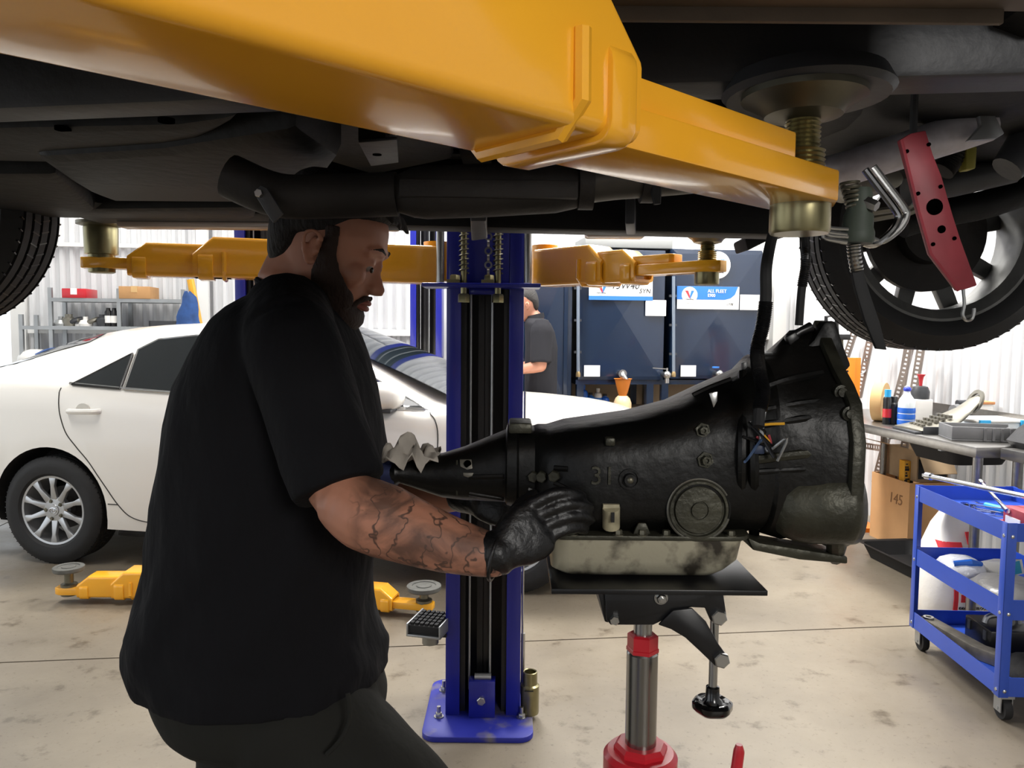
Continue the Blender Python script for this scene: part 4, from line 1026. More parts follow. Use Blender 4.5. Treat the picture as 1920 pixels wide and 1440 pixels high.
# arms of the second lift lowered to the floor
q = atz(130, 1106, .06)
lift_arm('lowered orange lift arm on the floor left of the mechanic, below the rear wheel', (-1.42, 3.95, 0), (q.x, q.y, 0), .035, .62, [.80], [(V((q.x+1.42, q.y-3.95, 0)).length+.06, .01, .036, .085)], V((q.x+1.42, q.y-3.95, 0)).length, ('rubber', .185, .075), tip=.03)
q = atz(795, 1097, .16)
lift_arm('lowered orange lift arm on the floor between the mechanic and the blue post', (-1.12, 3.90, 0), (q.x, q.y, 0), .03, .45, [.56], [(V((q.x+1.12, q.y-3.9, 0)).length+.05, .012, .034, .08)], V((q.x+1.12, q.y-3.9, 0)).length, ('rubber', .16, .085), tip=.03)

# pad adapters kept at the post
c = at(807, 1160, 2.74); t = Thing('frame_pad', 'black ribbed rubber pad in a metal cradle left of the blue post', 'lift pad', (c.x, c.y, c.z-.08))
tl = Matrix.Translation(c) @ Matrix.Rotation(-.25, 4, 'Z')
m = MB(tl); m.mm((-.055, -.075, -.03), (.06, .075, 0)); pd = t.part('rubber_block', m, M_BLACKR, bevel=.004)
m = MB(tl)
for i in range(6):
    for j in range(5):
        m.mm((-.05+.018*i, -.07+.028*j, -.002), (-.05+.018*i+.012, -.07+.028*j+.02, .008))
t.part('rubber_studs', m, M_BLACKR, pd)
m = MB(tl); m.mm((-.062, -.08, -.04), (-.055, .08, .006)); m.mm((.06, -.08, -.04), (.066, .08, .006)); m.mm((-.062, -.08, -.042), (.066, .08, -.033)); t.part('cradle', m, M_GALV, bevel=.002)
m = MB(tl); m.cyl((.0, 0, -.09), (0, 0, -.04), .03, n=24); t.part('stem', m, M_ALU)
m = MB(); m.mm((c.x-.02, c.y-.02, c.z-.062), (px0+.004, c.y+.05, c.z-.05)); t.part('holder_bracket', m, M_BLACKP)
c = atz(993, 1336, .02); c.x = max(c.x, px1+.03)
m = MB(); m.lathe([(.0, 0), (.032, 0), (.034, .004), (.034, .105), (.027, .11), (.027, .155), (.024, .157), (.021, .155), (.021, .12), (.0, .12)], (c.x, c.y, .02), UP, 32)
t = Thing('height_adapter', 'brassy cylinder pad adapter standing on the base plate right of the blue post', 'adapter', (c.x, c.y, .02)); b_ = t.part('sleeve', m, M_ZINC)
m = MB(); m.mm((c.x-.02, c.y-.0352, .115), (c.x+.012, c.y-.03, .119)); t.part('slot', m, M_BLACKP, b_)

# ================================================================== GEARBOX
GY = 1.30
tr = Thing('gearbox', 'black oily automatic gearbox lowered on the jack, bell housing to the right', 'gearbox', (at(1250, 1000, GY).x, GY, 1.045))
ST = [ # px, top, bottom, half depth, squareness
 (728, 866, 910, .026, 2.2), (745, 858, 914, .034, 2.2), (752, 862, 910, .032, 2.2), (830, 850, 938, .044, 2.4), (870, 838, 944, .05, 2.4), (948, 806, 950, .066, 2.4),
 (951, 796, 956, .084, 3), (968, 794, 960, .086, 3), (972, 800, 955, .078, 3), (1000, 800, 958, .08, 3), (1008, 797, 980, .09, 3), (1026, 799, 1004, .11, 3.4), (1060, 790, 1012, .125, 3.6), (1120, 781, 1014, .128, 3.4),
 (1180, 772, 1014, .13, 3.2), (1255, 752, 1014, .132, 3.2), (1320, 720, 1014, .134, 3.0), (1385, 690, 1014, .138, 2.8), (1400, 672, 1016, .142, 2.6), (1406, 664, 1018, .145, 2.5, 3), (1440, 660, 1028, .142, 2.3, 3.2), (1500, 642, 1042, .134, 2.1, 3.6), (1530, 636, 1050, .128, 2.0, 4), (1548, 640, 1056, .124, 2.0, 4)]
def gsec(px, yt, yb, hd, e, eb=None, n=40, dx=0.0):
    eb = eb or e
    x = at(px, 900, GY).x + dx; zt = at(px, yt, GY).z; zb = at(px, yb, GY-hd*.75).z
    cz, hh = (zt+zb)/2, (zt-zb)/2; out = []
    for j in range(n):
        a_ = 2*PI*j/n; c_, s_ = math.cos(a_), math.sin(a_)
        q = e if s_ > 0 else eb
        out.append(V((x, GY + hd*math.copysign(abs(c_)**(2/q), c_), cz + hh*math.copysign(abs(s_)**(2/q), s_))))
    return out
CASE = MB()
m = MB(); m.loft([gsec(*s) for s in ST[:10]]); CASE.add(m.v, m.f); tr.part('tail_housing', m, M_TRANS, sharp=40)
m = MB(); m.loft([gsec(*s) for s in ST[9:19]]); CASE.add(m.v, m.f); tr.part('main_case', m, M_TRANS, sharp=40)
FXX = .5245
def atx(px, py): d = ray(px, py); return CAM_P + d * (FXX / d.x)
TAB = []
for px, py in ((1618, 1010), (1634, 990), (1640, 940), (1632, 880), (1622, 800), (1617, 745), (1586, 690), (1568, 650), (1556, 622)):
    p = atx(px, py); TAB.append((p.z, GY - p.y))
TAB.append((TAB[-1][0] + .02, .0))
zT = TAB[-1][0]; zB = atx(1618, 1060).z
def flange_ring(x, k=1.0, n=40):
    cz, hh = (zT+zB)/2, (zT-zB)/2*k; out = []
    for j in range(n):
        t = 2*PI*j/n; c_, s_ = math.cos(t), math.sin(t)
        if s_ > 0: z = cz + hh*s_; hd = interp(TAB, cz + (z-cz)/k)*k; y = math.copysign(hd, c_) if abs(c_) > 1e-6 else 0
        else: z = cz - hh*abs(s_)**.5; hd = interp(TAB, cz)*k; y = hd*math.copysign(abs(c_)**.5, c_)
        out.append(V((x, GY + y, z)))
    return out
m = MB(); m.loft([gsec(*q) for q in ST[18:21]] + [flange_ring(FXX-.06, .90), flange_ring(FXX-.018, .93)]); CASE.add(m.v, m.f); bell = tr.part('bell_housing', m, M_TRANS3, sharp=40)
f = flange_ring(FXX-.02, 1.0); g2 = flange_ring(FXX, 1.0)
m = MB(); m.loft([f, g2]); tr.part('bell_flange', m, M_TRANS2, bell, bevel=.003)
fx = f[0].x
def nearY(px, py):
    """front surface depth of the case seen at a pixel"""
    Y = GY-.1
    for _ in range(5):
        x = at(px, py, Y).x; q = 960 + FPX*x/GY*.998; z = at(px, py, Y).z
        if q <= ST[0][0]: return GY-.03
        for s0, s1 in zip(ST, ST[1:]):
            if s0[0] <= q <= s1[0] or s1 is ST[-1]:
                u = min(1, (q-s0[0])/(s1[0]-s0[0])); yt = s0[1]+(s1[1]-s0[1])*u; yb = s0[2]+(s1[2]-s0[2])*u; hd = s0[3]+(s1[3]-s0[3])*u
                zt = at(q, yt, GY).z; zb = at(q, yb, GY-hd*.75).z; k = max(-.97, min(.97, (z-(zt+zb)/2)/((zt-zb)/2)))
                e = s0[4] if k > 0 or len(s0) < 6 else s0[5]
                Y = GY - hd*(1-abs(k)**e)**(1/e); break
    return Y
BV = BVHTree.FromPolygons([tuple(p) for p in CASE.v], CASE.f)
def on(px, py, d=0.0):
    """point on the case surface seen at a pixel, d metres nearer"""
    h = BV.ray_cast(CAM_P, ray(px, py).normalized())[0]
    return (h - V((0, d, 0))) if h is not None else at(px, py, nearY(px, py) - d)
# top lug and ribs of the bell
m = MB(); m.prism(A([(1478, 662), (1505, 636), (1524, 603), (1546, 602), (1560, 648), (1574, 684), (1560, 696), (1500, 690)], GY+.02), (0, -.05, 0)); tr.part('top_lug', m, M_TRANS, bell, bevel=.006)
m = MB(); m.tube(A([(1478, 636), (1500, 622), (1522, 612)], GY-.02), [.010, .007, .009], 10); m.prism(A([(1474, 632), (1492, 622), (1500, 634), (1482, 648)], GY-.03), (0, .015, 0)); tr.part('breather_clip', m, M_BLACKP, bell, bevel=.002)
def rib(pts, r=.006, mt=M_TRANS, parent=bell, name='rib', d=-.001):
    P = [on(x, y, d) for x, y in pts]; m = MB(); m.tube(smooth_path(P, 4), r, 8); return tr.part(name, m, mt, parent)
rib([(1430, 770), (1500, 757), (1590, 748)], .006); rib([(1440, 725), (1480, 712), (1540, 700)], .007)
rib([(1410, 800), (1500, 786), (1600, 772)], .006); rib([(1415, 862), (1500, 852), (1605, 845)], .008, M_TRANS2); rib([(1415, 885), (1500, 880), (1605, 874)], .005)
rib([(1412, 820), (1413, 900), (1414, 1000)], .009); rib([(1393, 700), (1392, 800), (1391, 900), (1391, 1000)], .008, parent=None)
rib([(1300, 742), (1330, 728), (1372, 712)], .005, parent=None)
m = MB(); rg = []
for k in range(13):
    u = k/12; px = 1432 + 168*u; r = (.002, .03, .043, .05, .054, .056, .057, .057, .057, .057, .057, .057, .057)[k]
    c = at(px, 945 + 4*u, on(px, 948).y + .03); rg.append([c + V((0, -r*.9*math.cos(a_), r*1.05*math.sin(a_))) for a_ in [2*PI*j/24 for j in range(24)]])
m.loft(rg); tr.part('starter_bulge', m, M_TRANS2, bell, sharp=60)
m = MB(); m.prism(A([(1402, 1008), (1424, 1018), (1590, 1044), (1590, 1058), (1500, 1050), (1412, 1032)], 1.19), (0, .06, 0)); tr.part('dust_cover', m, M_TRANS2, bell, bevel=.003)
m = MB(); m.tube([on(1566, 985), on(1568, 1020), on(1566, 1046)], [.012, .016, .012], 10); tr.part('flange_web', m, M_TRANS2, bell)
for px, py in ((1590, 775), (1575, 735), (1600, 868), (1597, 815)):
    m = MB(); m.lathe([(.011, -.01), (.011, .006), (.007, .007), (.007, .012), (0, .012)], on(px, py, 0), (0, -1, 0), 14); tr.part('bolt_boss', m, M_TRANS2, bell)
# servo cover
c = at(1309, 955, 1.172); m = MB()
m.lathe([(.0, -.012), (.044, -.012), (.046, .004), (.0445, .008), (.041, .008), (.040, .002), (.038, .002), (.036, .006), (.0145, .007), (.014, .0045), (.012, .0045), (.0115, .0085), (.0, .009)], c, (0, -1, 0), 48); sv = tr.part('servo_cover', m, M_TRANS2)
m = MB(); n = 40; m.tube([c + V((.0475*math.cos(.5+5.5*i/n), -.004, .0475*math.sin(.5+5.5*i/n))) for i in range(n+1)], .002, 6); tr.part('retaining_ring', m, mat('worn_ring_steel', '#77756c', .4, .8), sv)
m = MB(); m.lathe([(.05, -.02), (.05, .002), (.047, .003), (.047, -.02)], c, (0, -1, 0), 48); tr.part('servo_boss', m, M_TRANS)
# fittings
for px, py, r in ((1317, 806, .0085), (1322, 862, .0095), (1180, 898, .012)):
    m = MB(); m.lathe([(r*1.35, -.01), (r*1.35, .004), (r*1.05, .004), (r*1.05, .001), (r*.8, .001), (r*.75, .012), (r*.4, .012), (r*.35, .008), (0, .008)], on(px, py), (0, -1, 0), 24 if px == 1180 else 6); tr.part('line_fitting', m, M_TRANS2 if px != 1180 else M_TRANS)
m = MB(); m.ball(on(1180, 898, .008), .0065, 12, 8); tr.part('plug', m, M_DARKZ)
m = MB(); m.mm(on(1133, 818, -.004) , on(1153, 836, .006)); q = tr.part('cast_mark', m, M_TRANS2, bevel=.003)
m = MB(); m.lathe([(.005, 0), (.005, .004), (.002, .004), (.002, .001), (0, .001)], on(1143, 826, .006), (0, -1, 0), 14); tr.part('cast_dot', m, M_DARKZ, q)
text_part(tr, 'cast_number', '31', .04, facing(on(1130, 893, .001), (1, 0, 0), UP), M_TRANS2, ext=.003)
m = MB(); m.cyl(on(1145, 950, .006), on(1145, 986, .006), .0135, n=20); m.mm(on(1130, 944, .008), on(1160, 957, -.005)); sn = tr.part('sensor_plug', m, mat('grimy_cream_plastic', '#a79f83', .5, var=.35, scale=40))
m = MB(); m.mm(on(1143, 955, .022), on(1148, 972, .018)); m.cyl(on(1149, 984, .006), on(1149, 996, .006), .006, n=10); tr.part('sensor_slot', m, M_BLACKP, sn)
m = MB(); m.prism([on(862, 861, .004), on(884, 861, .004), on(886, 878, .004), on(876, 880, .004), on(863, 874, .004)], (0, .008, 0)); tb = tr.part('mount_tab', m, M_ALU, bevel=.001)
m = MB(); m.lathe([(.0062, -.001), (.0062, .0015)], on(877, 869, .004), (0, -1, 0), 16); tr.part('tab_hole', m, M_HOLE, tb)
m = MB(); m.prism([on(868, 886, .003), on(888, 886, .003), on(886, 892, .003), on(878, 895, .003), on(869, 892, .003)], (0, .008, 0)); tr.part('mount_tab', m, M_ALU, bevel=.001)
m = MB(); m.cyl(on(857, 862, .004), on(857, 928, .004), .0018, n=6); tr.part('casting_line', m, M_TRANS2)
for px, py in ((1002, 893), (1017, 893), (1040, 892)):
    m = MB(); m.lathe([(.0095, -.012), (.0095, .008), (.008, .01), (0, .01)], on(px, py), (-.3, -1, 0), 6); tr.part('flange_bolt', m, M_TRANS2)
for (x0_, y0_, x1_, y1_) in ((1040, 878, 1066, 880), (1040, 905, 1066, 918), (880, 925, 945, 935), (880, 895, 945, 893), (990, 918, 1012, 926)):
    m = MB(); m.tube([on(x0_, y0_, -.002), on((x0_+x1_)/2, (y0_+y1_)/2, -.002), on(x1_, y1_, -.002)], .005, 8); tr.part('case_rib', m, M_TRANS)
m = MB(); m.mm(at(954, 802, GY+.02), at(998, 794, GY-.06)); tr.part('case_pad', m, M_TRANS2, bevel=.004)
m = MB(); m.tube(smooth_path([at(728, 866, GY-.02), at(733, 858, GY-.03), at(742, 866, GY-.035)], 4), .006, 8); m.lathe([(.02, -.012), (.03, -.012), (.03, .01), (.02, .01)], at(730, 888, GY), (-1, 0, 0), 24); tr.part('tail_seal', m, mat('blued_steel', '#3b4266', .35, .7))
m = MB(); m.prism(A([(1330, 738), (1346, 734), (1345, 752), (1338, 765)], GY-.13), (0, .004, 0)); tr.part('cable_tab', m, M_STEEL, bevel=.001)
m = MB(); m.prism(A([(1392, 680), (1402, 678), (1402, 690), (1412, 688), (1413, 676), (1418, 676), (1416, 700), (1392, 702)], GY-.02), (0, .01, 0)); tr.part('wire_clip', m, M_BLACKP, bevel=.001)
rnd = random.Random(11)
for i in range(7):
    a_ = on(1440 + rnd.uniform(-18, 6), 825 + rnd.uniform(-12, 16), .006)
    P = [a_ + V((rnd.uniform(-.012, .012), -rnd.uniform(.0, .012), rnd.uniform(-.012, .012)))*k for k in range(4)]
    m = MB(); m.tube(smooth_path(P, 4), .0022, 6); tr.part('connector_wire', m, (M_BLACKP, M_RED2, M_GALV, M_BLACKP, mat('dull_blue_wire', '#3a4f70', .6), M_YEL, M_BLACKP)[i])
m = MB(); m.mm(on(1408, 832, .014), on(1430, 850, -.004)); tr.part('harness_plug', m, mat('dark_blue_plug', '#23304a', .5), bevel=.003)
m = MB(); m.tube([on(1424, 735, .02), on(1424, 760, .025), on(1420, 790, .02), on(1424, 830, .01)], .004, 8); tr.part('harness_tail', m, M_GALV)
# sump pan with flange and bolts
def rr_plane(pts, z): return [V((x, y, z)) for x, y in pts]
pxa, pxb = at(1028, 1040, 1.17).x, at(1405, 1040, 1.17).x; zt = 1.104
ya, yb = 1.168, 1.43
def panring(x0_, x1_, y0_, y1_, z, r=.03, n=5):
    return [p for p in arc_ring(x0_, x1_, y0_, y1_, z, r, n)]
m = MB(); m.loft([panring(pxa-.002, pxb+.004, ya-.004, yb, zt-.003), panring(pxa-.002, pxb+.004, ya-.004, yb, zt+.004)]); pf = tr.part('pan_rail', m, M_TRANS2, bevel=.001)
m = MB(); m.loft([panring(pxa+.018, pxb-.04, ya+.014, yb-.02, 1.042), panring(pxa+.006, pxb-.03, ya+.006, yb-.01, 1.050), panring(pxa+.006, pxb-.012, ya+.002, yb-.01, 1.066), panring(pxa+.004, pxb-.005, ya+.0, yb-.005, zt-.003)]); pn = tr.part('sump_pan', m, M_PAN, sharp=50)
for i, px in enumerate((1075, 1160, 1205, 1250, 1372)):
    b_ = V((at(px, 1005, ya).x, ya+.004, zt+.004)); m = MB(); m.hexn(b_, UP, .0062, .008); m.lathe([(.009, -.001), (.009, .001)], b_, UP, 16); tr.part('pan_bolt', m, M_DARKZ, pf)
    if i in (0, 2):
        m = MB(); m.prism([b_ + V((-.014, .002, 0)), b_ + V((.014, .002, 0)), b_ + V((.006, .002, .018)), b_ + V((-.006, .002, .018))], (0, .006, 0)); tr.part('pan_lug', m, M_TRANS2, pf, bevel=.002)

# grey rag over the tail
c = at(772, 853, GY-.015); m = MB(); g = []
for i in range(13):
    row = []
    for j in range(13):
        u, w = i/12-.5, j/12-.5; r = math.hypot(u, w)
        z = .006 + .032*math.exp(-((u+.12)**2+(w)**2)*30) + .012*math.sin(15*u+2)*math.cos(12*w) + .006*math.sin(23*u+9*w) - .06*max(0, abs(w)-.3)
        row.append(c + V((u*.085 + .006*math.sin(9*w), w*.075, z)))
    g.append(row)
m.shell(g, (0, 0, -.003)); single('shop_rag', m, mat('grey_rag', '#a49d93', .9, var=.15, scale=30), 'crumpled grey rag lying over the tail of the gearbox', 'rag', sharp=70)

# ================================================================== GEARBOX JACK
jx = at(1203, 1300, 1.28).x; JY = 1.28
jk = Thing('gearbox_jack', 'red hydraulic gearbox jack with a black saddle plate and chrome ram', 'jack', (jx, JY, 0))
ppa, ppb = at(1034, 1100, 1.13).x, at(1440, 1103, 1.13).x
m = MB(); m.mm((ppa, 1.13, 1.028), (ppb, 1.46, 1.036)); pl = jk.part('saddle_plate', m, M_BLACKP, bevel=.001)
def JP(pts, Y, th, name, mt=M_BLACKP, parent=None, bev=.0015):
    m = MB(); m.prism(A(pts, Y), (0, th, 0)); return jk.part(name, m, mt, parent, bevel=bev)
for Y in (1.165, 1.37):
    br = JP([(1133, 1106), (1355, 1104), (1362, 1152), (1361, 1162), (1353, 1170), (1341, 1171), (1332, 1163), (1322, 1140), (1296, 1139), (1270, 1146), (1250, 1160), (1225, 1172), (1145, 1172), (1137, 1162)], Y, .008, 'side_plate')
    JP([(1235, 1172), (1262, 1145), (1298, 1141), (1324, 1166), (1346, 1206), (1364, 1231), (1364, 1245), (1353, 1252), (1341, 1249), (1312, 1221), (1285, 1196), (1258, 1180)], Y-.006, .006, 'lever_arm')
JP([(1119, 1104), (1135, 1106), (1141, 1168), (1134, 1166)], 1.172, .2, 'end_plate')
m = MB(); m.mm((at(1140, 1140, 1.2).x, 1.173, .985), (at(1235, 1140, 1.2).x, 1.37, .997)); jk.part('cross_plate', m, M_BLACKP)
def jbolt(px, py, Y, r, nut=False):
    m = MB(); c = at(px, py, Y)
    if nut: m.lathe([(r, 0), (r, .003), (r*.95, .003)], c, (0, -1, 0), 24); m.hexn(c + V((0, -.003, 0)), (0, -1, 0), r*.75, .008); m.cyl(c, c + V((0, -.016, 0)), r*.35, n=12)
    else: m.hexn(c, (0, -1, 0), r, .008)
    jk.part('pivot_bolt', m, M_STEEL)
jbolt(1239, 1120, 1.165, .0105, True); jbolt(1152, 1161, 1.165, .0078); jbolt(1347, 1156, 1.165, .0125); jbolt(1352, 1236, 1.159, .0125)
rx, ry = at(1338, 1230, 1.19).x, 1.19
m = MB(); m.cyl((rx, ry, at(1338, 1290, ry).z), (rx, ry, at(1338, 1150, ry).z), .0068, n=14); ad = jk.part('adjuster_rod', m, M_STEEL)
zk = at(1338, 1322, ry).z; m = MB(); rg = []
for z, r in ((-.012, .012), (-.01, .026), (-.004, .031), (.004, .031), (.008, .026), (.006, .016), (.012, .011), (.03, .0105), (.032, .006)):
    rg.append([V((rx + r*(1+(.035*math.cos(6*a_) if r > .02 else 0))*math.cos(a_), ry + r*(1+(.035*math.cos(6*a_) if r > .02 else 0))*math.sin(a_), zk + z)) for a_ in [2*PI*j/48 for j in range(48)]])
m.loft(rg); jk.part('hand_knob', m, mat('gloss_black_plastic', '#0c0c0d', .2, coat=.4), ad, sharp=50)
zr0, zr1 = at(1200, 1398, JY).z, at(1203, 1220, JY).z
m = MB(); m.lathe([(.0, zr0-.05), (.0265, zr0-.05), (.0265, zr1-.003), (.0245, zr1), (0, zr1)], (jx, JY, 0), UP, 36); rm = jk.part('ram', m, mat('satin_steel', '#9b9a97', .26, 1.0))
m = MB(); m.lathe([(.0, zr1), (.0155, zr1), (.0155, .985), (0, .985)], (jx, JY, 0), UP, 28); jk.part('inner_ram', m, M_STEEL, rm)
zn = at(1205, 1203, JY).z; m = MB(); m.lathe([(.0275, zn-.016), (.0275, zn-.010), (.026, zn-.009), (.026, zn+.012), (.022, zn+.015), (.016, zn+.015), (.016, zn-.016)], (jx, JY, 0), UP, 6); jk.part('gland_nut', m, M_RED, rm)
zb = at(1200, 1392, JY).z; m = MB(); m.lathe([(.03, zb-.03), (.046, zb-.03), (.046, zb-.006), (.04, zb), (.027, zb)], (jx, JY, 0), UP, 8); jk.part('gland_cap', m, M_RED)
m = MB(); m.lathe([(.0, .12), (.075, .12), (.075, .16), (.063, .17), (.063, zb-.022), (.056, zb-.014), (.03, zb-.012)], (jx, JY, 0), UP, 40); jk.part('cylinder', m, M_RED)
for a_ in (PI/4, 3*PI/4, 5*PI/4, 7*PI/4):
    d = V((math.cos(a_), math.sin(a_), 0)); o = V((jx, JY, .14)); e = o + d*.38 + V((0, 0, -.02))
    m = MB(); m.beam(o, e, .05, .05); lg = jk.part('leg', m, M_RED, bevel=.004)
    m = MB(); m.cyl(e + V((0, -.015, -.085)), e + V((0, .015, -.085)), .035, n=24); m.mm(e + V((-.018, -.022, -.08)), e + V((.018, -.018, -.02))); m.mm(e + V((-.018, .018, -.08)), e + V((.018, .022, -.02))); jk.part('caster', m, M_BLACKR, lg)
m = MB(); h0 = at(1386, 1396, 1.14); h1 = V((jx+.09, JY-.08, .22)); m.tube([h1, h1.lerp(h0, .5), h0 + V((0, 0, -.01)), h0], [.012, .011, .0085, .005], 12); jk.part('pump_handle', m, M_RED)

# ================================================================== PEOPLE
def skin_mat(tattoo=True):
    m = mat('skin', '#b07a62', .5, var=.06, scale=25); nt = m.node_tree; b = nt.nodes['Principled BSDF']
    b.inputs['Subsurface Weight'].default_value = .05
    if not tattoo: return m
    base = b.inputs['Base Color'].links[0].from_socket
    tc = nt.nodes.new('ShaderNodeTexCoord'); sep = nt.nodes.new('ShaderNodeSeparateXYZ'); nt.links.new(tc.outputs['Object'], sep.inputs[0])
    def math_(op, a, v, w=None):
        n = nt.nodes.new('ShaderNodeMath'); n.operation = op
        for i, q in enumerate((a, v)):
            if hasattr(q, 'type'): nt.links.new(q, n.inputs[i])
            else: n.inputs[i].default_value = q
        n.use_clamp = op in ('MULTIPLY_ADD',); return n.outputs[0]
    def noise(sc, det, dist=0):
        n = nt.nodes.new('ShaderNodeTexNoise'); n.inputs['Scale'].default_value = sc; n.inputs['Detail'].default_value = det; n.inputs['Distortion'].default_value = dist
        nt.links.new(tc.outputs['Object'], n.inputs['Vector']); return n.outputs[0]
    def ramp(a, p0, p1, v0=0, v1=1):
        r = nt.nodes.new('ShaderNodeMapRange'); r.inputs[1].default_value = p0; r.inputs[2].default_value = p1; r.inputs[3].default_value = v0; r.inputs[4].default_value = v1
        nt.links.new(a, r.inputs[0]); return r.outputs[0]
    shade = ramp(noise(11, 6, 1.6), .36, .56)               # soft shading of the ink
    wv = nt.nodes.new('ShaderNodeTexWave'); wv.inputs['Scale'].default_value = 9; wv.inputs['Distortion'].default_value = 14; wv.inputs['Detail'].default_value = 3; wv.inputs['Detail Scale'].default_value = 2.2
    nt.links.new(tc.outputs['Object'], wv.inputs['Vector'])
    lines = ramp(wv.outputs[1], .10, .0)
    ink = math_('MAXIMUM', math_('MULTIPLY', shade, .72), math_('MULTIPLY', lines, .85))
    x0 = TATX
    mx = ramp(sep.outputs[0], x0, x0+.03); my = ramp(sep.outputs[1], -.13, -.16); mz = ramp(sep.outputs[2], 1.25, 1.2)
    mk = math_('MULTIPLY', math_('MULTIPLY', mx, my), math_('MULTIPLY', mz, ink))
    mix = nt.nodes.new('ShaderNodeMix'); mix.data_type = 'RGBA'; nt.links.new(mk, mix.inputs[0]); nt.links.new(base, mix.inputs[6]); mix.inputs[7].default_value = lin('#2b2724')
    nt.links.new(mix.outputs[2], b.inputs['Base Color'])
    return m
def cloth(name, col, bump=.5, sc=7, stretch=(1, 1, .45)):
    m = mat(name, col, .9, bump=bump, bscale=sc, stretch=stretch); m.node_tree.nodes['Principled BSDF'].inputs['Specular IOR Level'].default_value = .18
    for n in m.node_tree.nodes:
        if n.type == 'BUMP': n.inputs['Distance'].default_value = .03
    return m
M_HAIR = mat('dark_brown_hair', '#17120f', .75, bump=.6, bscale=120, stretch=(1, 1, .3))
M_BEARD = mat('brown_beard', '#2c1d15', .8, bump=.7, bscale=160, stretch=(1, 1, .4))
M_TEE = cloth('black_cotton', '#111114', .8); M_TRO = cloth('charcoal_work_cotton', '#232320', .5, 6); M_GLOVE = mat('black_nitrile', '#0b0b0d', .42, bump=.3, bscale=60)
M_EYEW = mat('eye_white', '#8d857f', .3); M_IRIS = mat('iris', '#2a1d14', .2); M_LIP = mat('lip', '#8a4f45', .5); M_BOOT = mat('boot_leather', '#2a211a', .6, bump=.2)
M_POLO = cloth('dark_grey_polo', '#28282c', .4, 8)

def oval(c, a, b, ux, uy, n=28, e=2.0, f=None):
    out = []
    for j in range(n):
        t = 2*PI*j/n; c_, s_ = math.cos(t), math.sin(t); k = 1 + (f(t) if f else 0)
        out.append(c + ux*(a*k*math.copysign(abs(c_)**(2/e), c_)) + uy*(b*k*math.copysign(abs(s_)**(2/e), s_)))
    return out
HEAD = [(.138,.012,-.055,.028),(.128,.05,-.084,.054),(.105,.079,-.101,.070),(.075,.094,-.109,.077),(.045,.101,-.110,.077),(.03,.103,-.109,.076),(.015,.095,-.106,.075),(-.01,.094,-.100,.072),(-.035,.096,-.09,.069),(-.055,.098,-.075,.064),(-.075,.094,-.055,.059),(-.095,.092,-.02,.052),(-.108,.085,.005,.042),(-.118,.07,.02,.028)]
def head_ring(T, z, f, b, w, off=0.0, n=32):
    cx = (f+b)/2; return [T @ p for p in oval(V((cx, 0, z)), (f-b)/2+off, w+off, V((1, 0, 0)), V((0, 1, 0)), n, 2.25)]
def head_parts(T, ear_y=.083):
    """solid pieces of a bare head in head space (x forwards, z up, origin between the ears)"""
    ms = []
    m = MB(); m.loft([head_ring(T, *h) for h in HEAD]); ms.append(m)
    m = MB()  # nose
    m.loft([[T @ V(p) for p in q] for q in (
        [(.085, -.009, .028), (.1035, 0, .026), (.085, .009, .028), (.07, 0, .03)],
        [(.088, -.013, .0), (.112, 0, -.004), (.088, .013, .0), (.07, 0, .0)],
        [(.09, -.018, -.022), (.126, -.004, -.027), (.126, .004, -.027), (.09, .018, -.022)],
        [(.09, -.019, -.036), (.124, -.006, -.038), (.124, .006, -.038), (.09, .019, -.036)],
        [(.085, -.012, -.042), (.108, -.004, -.043), (.108, .004, -.043), (.085, .012, -.042)])]); ms.append(m)
    for s in (-1, 1):
        m = MB(T); m.ball((.103, s*.012, -.033), (.011, .009, .009)); ms.append(m)          # nostril wing
        m = MB(T); m.tube([(.099, s*.006, .034), (.096, s*.03, .037), (.08, s*.056, .03)], [.009, .009, .008], 10); ms.append(m)   # brow
        m = MB(T); m.ball((.07, s*.045, -.018), (.024, .02, .026)); ms.append(m)             # cheek
        m = MB(T); m.ball((.0855, s*.031, .0125), (.0145, .018, .009)); ms.append(m)           # upper lid
        m = MB(T)                                                                          # ear with rim
        y = s*ear_y
        pts = [V((.009, y, -.02)), V((.0, y+s*.006, -.027)), V((-.009, y+s*.009, -.019)), V((-.018, y+s*.013, .002)), V((-.02, y+s*.015, .018)), V((-.011, y+s*.015, .028)), V((.003, y+s*.012, .026)), V((.010, y+s*.005, .014))]
        m.tube(smooth_path(pts, 4), .0046, 8); ms.append(m)
        m = MB(T); m.ball((-.004, y+s*.002, .001), (.013, .004, .024)); ms.append(m)
        m = MB(T); m.ball((.008, y+s*.006, -.002), (.005, .005, .008)); ms.append(m)
    m = MB(T); m.tube([(.088, -.022, -.06), (.101, 0, -.058), (.088, .022, -.06)], [.005, .007, .005], 8); ms.append(m)
    m = MB(T); m.tube([(.087, -.02, -.069), (.1, 0, -.069), (.087, .02, -.069)], [.005, .008, .005], 8); ms.append(m)
    m = MB(T); m.ball((.082, 0, -.098), (.02, .024, .016)); ms.append(m)
    return ms
def limb(pts, rs, n=16):
    m = MB(); m.tube(smooth_path(pts, 5), [interp(list(enumerate(rs)), i/5) if not isinstance(rs[0], tuple) else tuple(interp([(k, r[q]) for k, r in enumerate(rs)], i/5) for q in (0, 1)) for i in range((len(pts)-1)*5+1)], n)
    # rounded ends
    r0 = rs[0] if not isinstance(rs[0], tuple) else rs[0][0]; r1 = rs[-1] if not isinstance(rs[-1], tuple) else rs[-1][0]
    m.ball(pts[0], r0*.98); m.ball(pts[-1], r1*.98); return m
